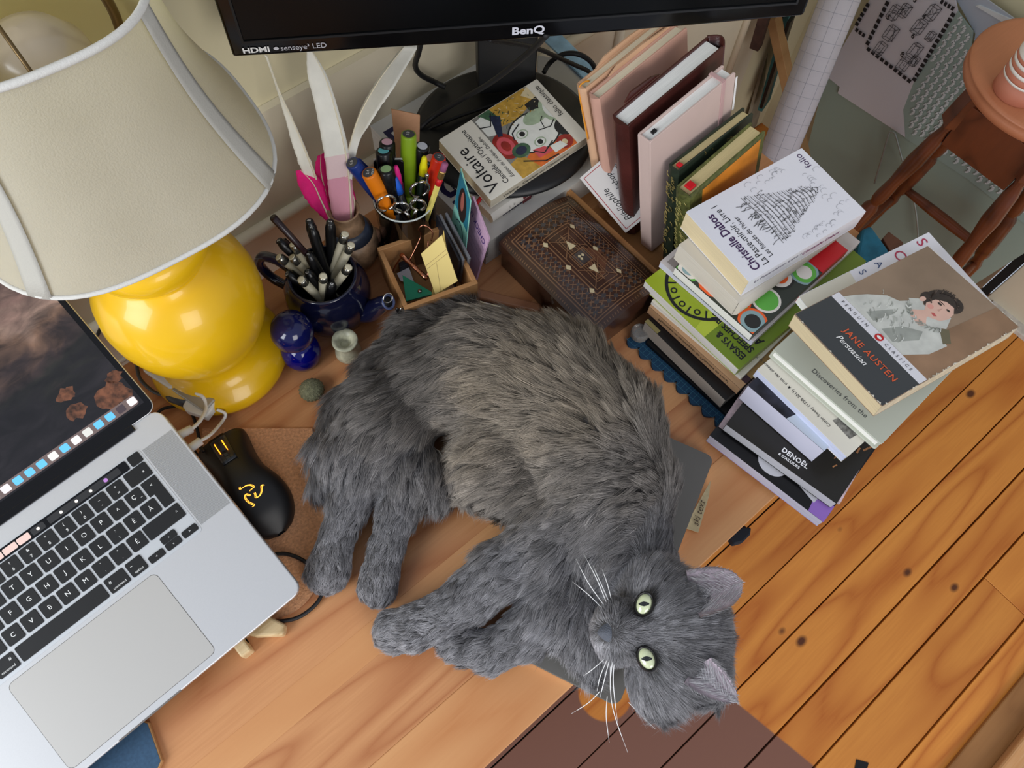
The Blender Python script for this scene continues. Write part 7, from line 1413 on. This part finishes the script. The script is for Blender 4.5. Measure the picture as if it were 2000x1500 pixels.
# px, py, z, flow x, flow y (as seen), length, lift, warm, light
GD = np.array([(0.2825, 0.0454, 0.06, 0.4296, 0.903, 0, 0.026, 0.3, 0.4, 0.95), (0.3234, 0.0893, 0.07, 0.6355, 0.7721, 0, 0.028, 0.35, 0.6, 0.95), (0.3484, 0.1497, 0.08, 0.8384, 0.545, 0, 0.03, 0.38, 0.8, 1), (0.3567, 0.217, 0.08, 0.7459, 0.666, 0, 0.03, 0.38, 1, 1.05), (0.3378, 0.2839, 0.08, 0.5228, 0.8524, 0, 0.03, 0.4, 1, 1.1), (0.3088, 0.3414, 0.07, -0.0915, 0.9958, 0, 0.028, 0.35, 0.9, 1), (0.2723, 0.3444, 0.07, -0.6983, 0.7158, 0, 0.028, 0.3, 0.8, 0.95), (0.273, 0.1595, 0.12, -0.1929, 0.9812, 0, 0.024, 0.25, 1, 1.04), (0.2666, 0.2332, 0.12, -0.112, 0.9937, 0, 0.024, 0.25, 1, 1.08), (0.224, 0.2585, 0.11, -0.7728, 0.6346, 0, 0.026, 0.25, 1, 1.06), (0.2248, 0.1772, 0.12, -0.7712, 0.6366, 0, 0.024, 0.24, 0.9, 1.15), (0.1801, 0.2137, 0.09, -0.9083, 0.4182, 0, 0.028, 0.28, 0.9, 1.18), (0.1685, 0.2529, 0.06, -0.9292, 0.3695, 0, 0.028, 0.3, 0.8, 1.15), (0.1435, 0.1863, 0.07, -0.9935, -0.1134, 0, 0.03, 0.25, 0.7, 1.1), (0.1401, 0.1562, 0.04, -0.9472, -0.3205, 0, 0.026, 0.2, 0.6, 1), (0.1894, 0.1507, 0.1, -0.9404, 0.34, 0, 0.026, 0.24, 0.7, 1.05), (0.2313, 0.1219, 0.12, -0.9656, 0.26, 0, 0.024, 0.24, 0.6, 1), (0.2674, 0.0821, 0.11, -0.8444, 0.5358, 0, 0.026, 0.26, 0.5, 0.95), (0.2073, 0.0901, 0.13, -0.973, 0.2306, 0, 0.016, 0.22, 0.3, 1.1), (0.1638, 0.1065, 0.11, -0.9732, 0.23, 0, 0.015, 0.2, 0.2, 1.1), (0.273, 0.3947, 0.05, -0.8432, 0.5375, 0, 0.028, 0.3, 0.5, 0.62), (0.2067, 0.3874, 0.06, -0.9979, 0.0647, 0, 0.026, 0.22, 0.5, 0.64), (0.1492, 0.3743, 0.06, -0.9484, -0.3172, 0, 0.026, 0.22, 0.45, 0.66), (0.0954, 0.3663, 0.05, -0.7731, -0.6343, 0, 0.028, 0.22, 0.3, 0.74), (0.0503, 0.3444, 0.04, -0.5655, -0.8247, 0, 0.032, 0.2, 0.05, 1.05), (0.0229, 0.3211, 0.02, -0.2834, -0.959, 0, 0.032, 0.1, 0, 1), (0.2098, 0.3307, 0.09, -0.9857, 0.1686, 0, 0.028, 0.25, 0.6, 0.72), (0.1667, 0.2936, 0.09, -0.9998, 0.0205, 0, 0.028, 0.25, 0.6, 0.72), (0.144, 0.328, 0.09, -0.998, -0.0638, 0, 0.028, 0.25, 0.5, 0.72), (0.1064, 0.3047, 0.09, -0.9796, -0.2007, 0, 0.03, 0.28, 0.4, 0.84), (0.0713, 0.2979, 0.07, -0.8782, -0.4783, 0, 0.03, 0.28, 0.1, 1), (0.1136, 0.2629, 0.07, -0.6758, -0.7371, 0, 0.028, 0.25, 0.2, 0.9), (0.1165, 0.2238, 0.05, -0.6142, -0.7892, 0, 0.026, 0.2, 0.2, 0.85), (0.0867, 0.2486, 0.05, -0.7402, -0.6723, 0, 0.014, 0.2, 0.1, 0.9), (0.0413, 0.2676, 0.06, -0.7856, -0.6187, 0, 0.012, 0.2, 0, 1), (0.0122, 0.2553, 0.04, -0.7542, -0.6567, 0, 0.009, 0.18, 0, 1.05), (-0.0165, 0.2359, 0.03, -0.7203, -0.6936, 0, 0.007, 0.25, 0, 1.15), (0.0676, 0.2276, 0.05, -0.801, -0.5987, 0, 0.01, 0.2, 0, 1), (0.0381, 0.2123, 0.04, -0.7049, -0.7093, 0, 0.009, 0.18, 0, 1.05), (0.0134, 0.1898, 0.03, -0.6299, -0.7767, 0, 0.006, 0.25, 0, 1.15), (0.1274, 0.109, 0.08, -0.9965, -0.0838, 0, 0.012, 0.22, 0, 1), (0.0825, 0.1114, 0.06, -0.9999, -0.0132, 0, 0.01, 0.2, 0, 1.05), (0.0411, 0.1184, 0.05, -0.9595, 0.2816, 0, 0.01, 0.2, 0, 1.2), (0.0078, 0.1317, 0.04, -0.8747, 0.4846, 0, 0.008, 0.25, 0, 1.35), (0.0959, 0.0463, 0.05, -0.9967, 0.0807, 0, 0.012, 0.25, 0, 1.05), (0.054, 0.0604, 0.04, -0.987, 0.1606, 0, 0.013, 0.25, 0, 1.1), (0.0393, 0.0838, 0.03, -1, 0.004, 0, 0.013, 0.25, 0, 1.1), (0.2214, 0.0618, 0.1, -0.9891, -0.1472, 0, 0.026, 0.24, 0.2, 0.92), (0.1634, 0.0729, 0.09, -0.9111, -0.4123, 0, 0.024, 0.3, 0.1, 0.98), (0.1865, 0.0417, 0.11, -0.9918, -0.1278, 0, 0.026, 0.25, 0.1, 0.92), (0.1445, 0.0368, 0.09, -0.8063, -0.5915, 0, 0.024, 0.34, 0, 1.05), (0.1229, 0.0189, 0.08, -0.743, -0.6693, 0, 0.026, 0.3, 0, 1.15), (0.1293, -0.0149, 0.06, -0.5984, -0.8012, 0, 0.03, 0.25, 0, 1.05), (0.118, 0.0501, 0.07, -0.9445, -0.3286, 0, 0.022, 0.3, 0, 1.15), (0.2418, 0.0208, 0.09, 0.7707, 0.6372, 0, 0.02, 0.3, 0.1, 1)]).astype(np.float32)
me = bme; me.calc_loop_triangles(); nt = len(me.loop_triangles)
tri = np.empty(nt*3, np.int32); me.loop_triangles.foreach_get('vertices', tri); tri = tri.reshape(-1, 3)
pi_ = np.empty(nt, np.int32); me.loop_triangles.foreach_get('polygon_index', pi_); keep = pi_ < nbody
co = np.empty(len(me.vertices)*3, np.float32); me.vertices.foreach_get('co', co); co = co.reshape(-1, 3) + np.array(MW['cat'].translation, np.float32)
vn = np.empty(len(me.vertices)*3, np.float32); me.vertices.foreach_get('normal', vn); vn = vn.reshape(-1, 3)
tri = tri[keep]; a_, b_, c_ = co[tri[:, 0]], co[tri[:, 1]], co[tri[:, 2]]
ar = np.linalg.norm(np.cross(b_ - a_, c_ - a_), axis=1)/2; mid = (a_ + b_ + c_)/3; nm_ = (vn[tri[:, 0]] + vn[tri[:, 1]] + vn[tri[:, 2]])/3
hl = (mid - np.array(HC, np.float32)) @ Hm.T.astype(np.float32)               # head-local u, s, f
near = np.exp(-((hl/np.array([.075, .075, .07]))**2).sum(1)*1.2)
wgt = ar*(1 + 2.6*near)*(nm_[:, 2] > -.55)*(mid[:, 2] > .003)
NH = 250000
cdf = np.cumsum(wgt); pick = np.searchsorted(cdf, rs.rand(NH)*cdf[-1])
r1 = np.sqrt(rs.rand(NH, 1)).astype(np.float32); r2 = rs.rand(NH, 1).astype(np.float32)
root = (1-r1)*a_[pick] + r1*(1-r2)*b_[pick] + r1*r2*c_[pick]
nr = (1-r1)*vn[tri[pick, 0]] + r1*(1-r2)*vn[tri[pick, 1]] + r1*r2*vn[tri[pick, 2]]; nr /= np.linalg.norm(nr, axis=1, keepdims=True) + 1e-9
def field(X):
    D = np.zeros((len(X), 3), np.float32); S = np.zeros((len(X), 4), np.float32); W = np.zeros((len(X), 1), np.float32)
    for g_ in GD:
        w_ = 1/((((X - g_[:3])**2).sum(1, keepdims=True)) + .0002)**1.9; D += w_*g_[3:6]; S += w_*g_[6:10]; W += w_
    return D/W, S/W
def headfield(X):
    L = (X - np.array(HC, np.float32)) @ Hm.T.astype(np.float32); u, s, f = L[:, 0], L[:, 1], L[:, 2]
    hw = 1/(1 + np.exp((np.sqrt(((u + .006)/.076)**2 + ((s - .002)/.068)**2 + (f/.09)**2) - 1.0)*20))
    du = u + .050; ds = s - .0015; df = (f - .040)*.6
    dl = np.stack([du, ds*1.05, df - .004], -1); dl[:, 0] = np.where(u < -.05, dl[:, 0]*.5 - .002, dl[:, 0]); dl /= np.linalg.norm(dl, axis=1, keepdims=True) + 1e-6
    D = dl @ Hm.astype(np.float32)
    r = np.sqrt((u + .052)**2 + s**2); ln = np.clip(.0028 + r*.15, .0028, .015); ln = ln + .010*np.clip((np.abs(s - .002) - .042)/.02, 0, 1)*(u < .02)
    return D, ln, hw, u, s, f
D, S = field(root); DH, LH, HWt, hu_, hs_, hf_ = headfield(root)
hw = HWt[:, None]
D = D/(np.linalg.norm(D, axis=1, keepdims=True) + 1e-6); D = D*(1 - hw) + DH*hw
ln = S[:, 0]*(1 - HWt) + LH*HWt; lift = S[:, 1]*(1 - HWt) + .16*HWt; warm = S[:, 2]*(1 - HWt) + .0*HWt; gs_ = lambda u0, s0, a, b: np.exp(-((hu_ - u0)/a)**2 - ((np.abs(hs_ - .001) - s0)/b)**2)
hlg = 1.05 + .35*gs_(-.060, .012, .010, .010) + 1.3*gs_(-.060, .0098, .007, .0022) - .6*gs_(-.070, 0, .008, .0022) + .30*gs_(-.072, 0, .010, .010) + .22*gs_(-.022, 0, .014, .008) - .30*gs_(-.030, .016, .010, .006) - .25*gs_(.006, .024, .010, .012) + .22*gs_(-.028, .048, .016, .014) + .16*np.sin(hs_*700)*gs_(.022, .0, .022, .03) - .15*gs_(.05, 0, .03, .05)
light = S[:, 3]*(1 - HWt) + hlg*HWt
# clumps of two sizes
nc = 5200; ci = rs.choice(NH, nc, replace=False); kd = KDTree(nc)
for i, k in enumerate(ci): kd.insert(root[k], i)
kd.balance(); cl = np.array([kd.find(r)[1] for r in root.tolist()]); 
nc2 = 700; kd2 = KDTree(nc2); ci2 = rs.choice(NH, nc2, replace=False)
for i, k in enumerate(ci2): kd2.insert(root[k], i)
kd2.balance(); clc = np.array([kd2.find(root[k].tolist())[1] for k in ci]); cl2 = clc[cl]
ca = rs.normal(0, .20, nc)[cl] + rs.normal(0, .15, nc2)[cl2]; ca = ca*(1 - .75*HWt) + rs.normal(0, .09, NH)
T_ = D - nr*(D*nr).sum(1, keepdims=True); T_ /= np.linalg.norm(T_, axis=1, keepdims=True) + 1e-6
Bn = np.cross(nr, T_); T2 = T_*np.cos(ca)[:, None] + Bn*np.sin(ca)[:, None]
lf = (lift*(1 + rs.normal(0, .25, nc)[cl]) + rs.normal(0, .05, NH))[:, None]
d0 = T2 + nr*(lf + .25); d0 /= np.linalg.norm(d0, axis=1, keepdims=True)
d1 = T2 + nr*lf*.45 + np.array([0, 0, -.10]); d1 /= np.linalg.norm(d1, axis=1, keepdims=True)
ln = ln*(1 + rs.normal(0, .16, NH) + rs.normal(0, .10, nc)[cl])*(1 + .35*(rs.rand(NH) > .96)); ln = np.clip(ln, .003, .06)
K = 6; t = np.linspace(0, 1, K)
pts = np.zeros((NH, K, 3), np.float32); pts[:, 0] = root
for k in range(1, K):
    w_ = t[k]; pts[:, k] = pts[:, k-1] + (d0*(1 - w_) + d1*w_)*(ln/(K - 1))[:, None]
cp = pts[ci][cl]; cf = (rs.uniform(.22, .62, nc)[cl]*(1 - .45*HWt))*np.clip((ln - .004)/.014, .15, 1)
for k in range(1, K):                                        # tips gather towards their lock
    pts[:, k] += (cp[:, k] - pts[:, k])*(cf*(t[k]**1.4))[:, None]*np.minimum(1, .006/(np.linalg.norm(cp[:, 0] - root, axis=1) + 1e-4))[:, None]
ph = rs.rand(nc)[cl]*6.28; am = .0011*(1 - .8*HWt)
for k in range(1, K): pts[:, k] += Bn*(am*np.sin(ph + t[k]*5.0)*t[k])[:, None]
pts[:, :, 2] = np.maximum(pts[:, :, 2], np.where((pts[:, :, 1] > -.02) , .0015, -.03))
ok = np.ones(NH, bool)
for s_, sg in ((-.0235, -1), (.0240, 1)):
    c = np.array(HP(-.0205, s_, .0385)); th = .42; ea = np.array(hs*sg*math.cos(th) + hu*math.sin(th)); eb = np.cross(np.array(hf), ea)
    for k in range(K):
        q = pts[:, k] - c; ok &= ~(((q @ ea)/(.0112 if k else .0122))**2 + ((q @ eb)/(.0084 if k else .0092))**2 < 1) | (q @ np.array(hf) < -.03)
q = pts - np.array(NC_); 
for k in range(K): ok &= ~((((q[:, k] @ np.array(hs))/.0078)**2 + ((q[:, k] @ np.array(hu) - .0002)/.0058)**2 < 1) & (q[:, k] @ np.array(hf) > -.02))
for rows in (E1, E2):
    A0, B0, T0 = [np.array(v) for v in (rows[0][0], rows[0][-1], rows[-1][6])]; n0 = np.cross(B0 - A0, T0 - A0); n0 /= np.linalg.norm(n0); n0 = n0*np.sign(n0 @ np.array(hf))
    cm = np.array(CAM)
    for k in range(K):
        dv = pts[:, k] - cm; tt = ((A0 - cm) @ n0)/(dv @ n0 + 1e-9); X_ = cm + dv*tt[:, None] - A0      # where the line of sight meets the ear plane
        e0, e1_ = B0 - A0, T0 - A0; d00, d01, d11 = e0 @ e0, e0 @ e1_, e1_ @ e1_; d20, d21 = X_ @ e0, X_ @ e1_; de = d00*d11 - d01*d01
        v_ = (d11*d20 - d01*d21)/de; w2 = (d00*d21 - d01*d20)/de
        ok &= ~((v_ > -.05) & (w2 > .12) & (v_ + w2 < 1.1) & (((pts[:, k] - A0) @ n0) > -.002))
pts = pts[ok]; warm = warm[ok]; light = light[ok]; HWk = HWt[ok]; lnk = ln[ok]; clk = cl[ok]; NHk = len(pts)
# short hair in and around the ears
er = []
for rows, sgn in ((E1, -1), (E2, 1)):
    nu_ = len(rows) - 1; nv_ = len(rows[0]) - 1; base = (rows[0][0] + rows[0][nv_])/2
    for _ in range(1700):
        i = rs.rand()**1.2*nu_*.98; j = rs.rand()*nv_; i0, j0 = int(i), min(int(j), nv_-1); p = rows[i0][j0].lerp(rows[i0+1][j0+1], rs.rand())
        edge = abs(2*j0/(nv_-1) - 1) > .86; inner = rs.rand() < .55
        d = (rows[-1][nv_//2] - base).normalized()*(.8) + hf*(.35 if inner else -.2) + (rows[i0][nv_//2] - p).normalized()*(.5 if not edge else -.3)
        L_ = (.007 if not edge else .004)*(1.4 - i/nu_)*(.6 + .8*rs.rand()); p0 = np.array(p) + (np.array(hf)*(.0004) if inner else -np.array(hf)*.002); dd = np.array(d.normalized())
        er.append(([p0 + dd*L_*k/(K-1) for k in range(K)], .0, 2.1 if inner and not edge else 1.3))
ep = np.array([e[0] for e in er], np.float32); pts = np.concatenate([pts, ep]); warm = np.concatenate([warm, np.zeros(len(er))]); light = np.concatenate([light, np.array([e[2] for e in er])]); HWk = np.concatenate([HWk, np.ones(len(er))]); clk = np.concatenate([clk, rs.randint(0, nc, len(er))])
N_ = len(pts)
hcv = bpy.data.hair_curves.new('fur'); hcv.add_curves([K]*N_)
hcv.attributes['position'].data.foreach_set('vector', (pts - np.array(MW['cat'].translation)).astype(np.float32).ravel())
rad = hcv.attributes.get('radius') or hcv.attributes.new('radius', 'FLOAT', 'POINT')
rb0 = np.where(HWk > .5, .00011, .00015)[:, None]*np.array([1, 1, .9, .75, .5, .15])[None, :]; rad.data.foreach_set('value', rb0.astype(np.float32).ravel())
c0 = np.array(lin((128, 127, 130))[:3]); c1_w = np.array(lin((134, 123, 108))[:3])
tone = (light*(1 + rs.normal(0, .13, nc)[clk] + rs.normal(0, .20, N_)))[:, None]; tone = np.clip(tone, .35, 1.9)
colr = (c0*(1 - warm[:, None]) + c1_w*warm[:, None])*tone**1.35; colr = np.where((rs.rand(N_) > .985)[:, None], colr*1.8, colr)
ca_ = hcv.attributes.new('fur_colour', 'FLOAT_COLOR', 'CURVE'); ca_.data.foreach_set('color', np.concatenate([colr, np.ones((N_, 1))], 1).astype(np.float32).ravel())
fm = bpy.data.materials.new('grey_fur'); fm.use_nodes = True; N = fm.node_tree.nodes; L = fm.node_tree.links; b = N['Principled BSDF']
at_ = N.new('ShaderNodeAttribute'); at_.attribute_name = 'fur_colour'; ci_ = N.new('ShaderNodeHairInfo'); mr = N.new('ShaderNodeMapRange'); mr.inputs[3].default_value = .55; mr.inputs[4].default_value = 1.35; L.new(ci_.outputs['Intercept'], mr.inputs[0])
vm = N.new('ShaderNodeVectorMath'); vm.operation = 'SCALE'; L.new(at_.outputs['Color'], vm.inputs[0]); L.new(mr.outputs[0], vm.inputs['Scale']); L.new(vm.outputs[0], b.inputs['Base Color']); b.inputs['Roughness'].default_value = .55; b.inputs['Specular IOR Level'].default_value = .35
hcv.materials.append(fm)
fur = bpy.data.objects.new('fur', hcv); COL.objects.link(fur); fur.parent = body; fur['kind'] = 'stuff'

# ---------------------------------------------------------------- printed words become meshes
dg = bpy.context.evaluated_depsgraph_get()
for o in [o for o in bpy.data.objects if o.type == 'FONT']:
    me = bpy.data.meshes.new_from_object(o.evaluated_get(dg)); n = o.name
    q = bpy.data.objects.new(n, me); COL.objects.link(q); q.parent = o.parent; q.matrix_local = o.matrix_local.copy()
    if not me.materials: me.materials.append(o.data.materials[0])
    bpy.data.objects.remove(o); q.name = n
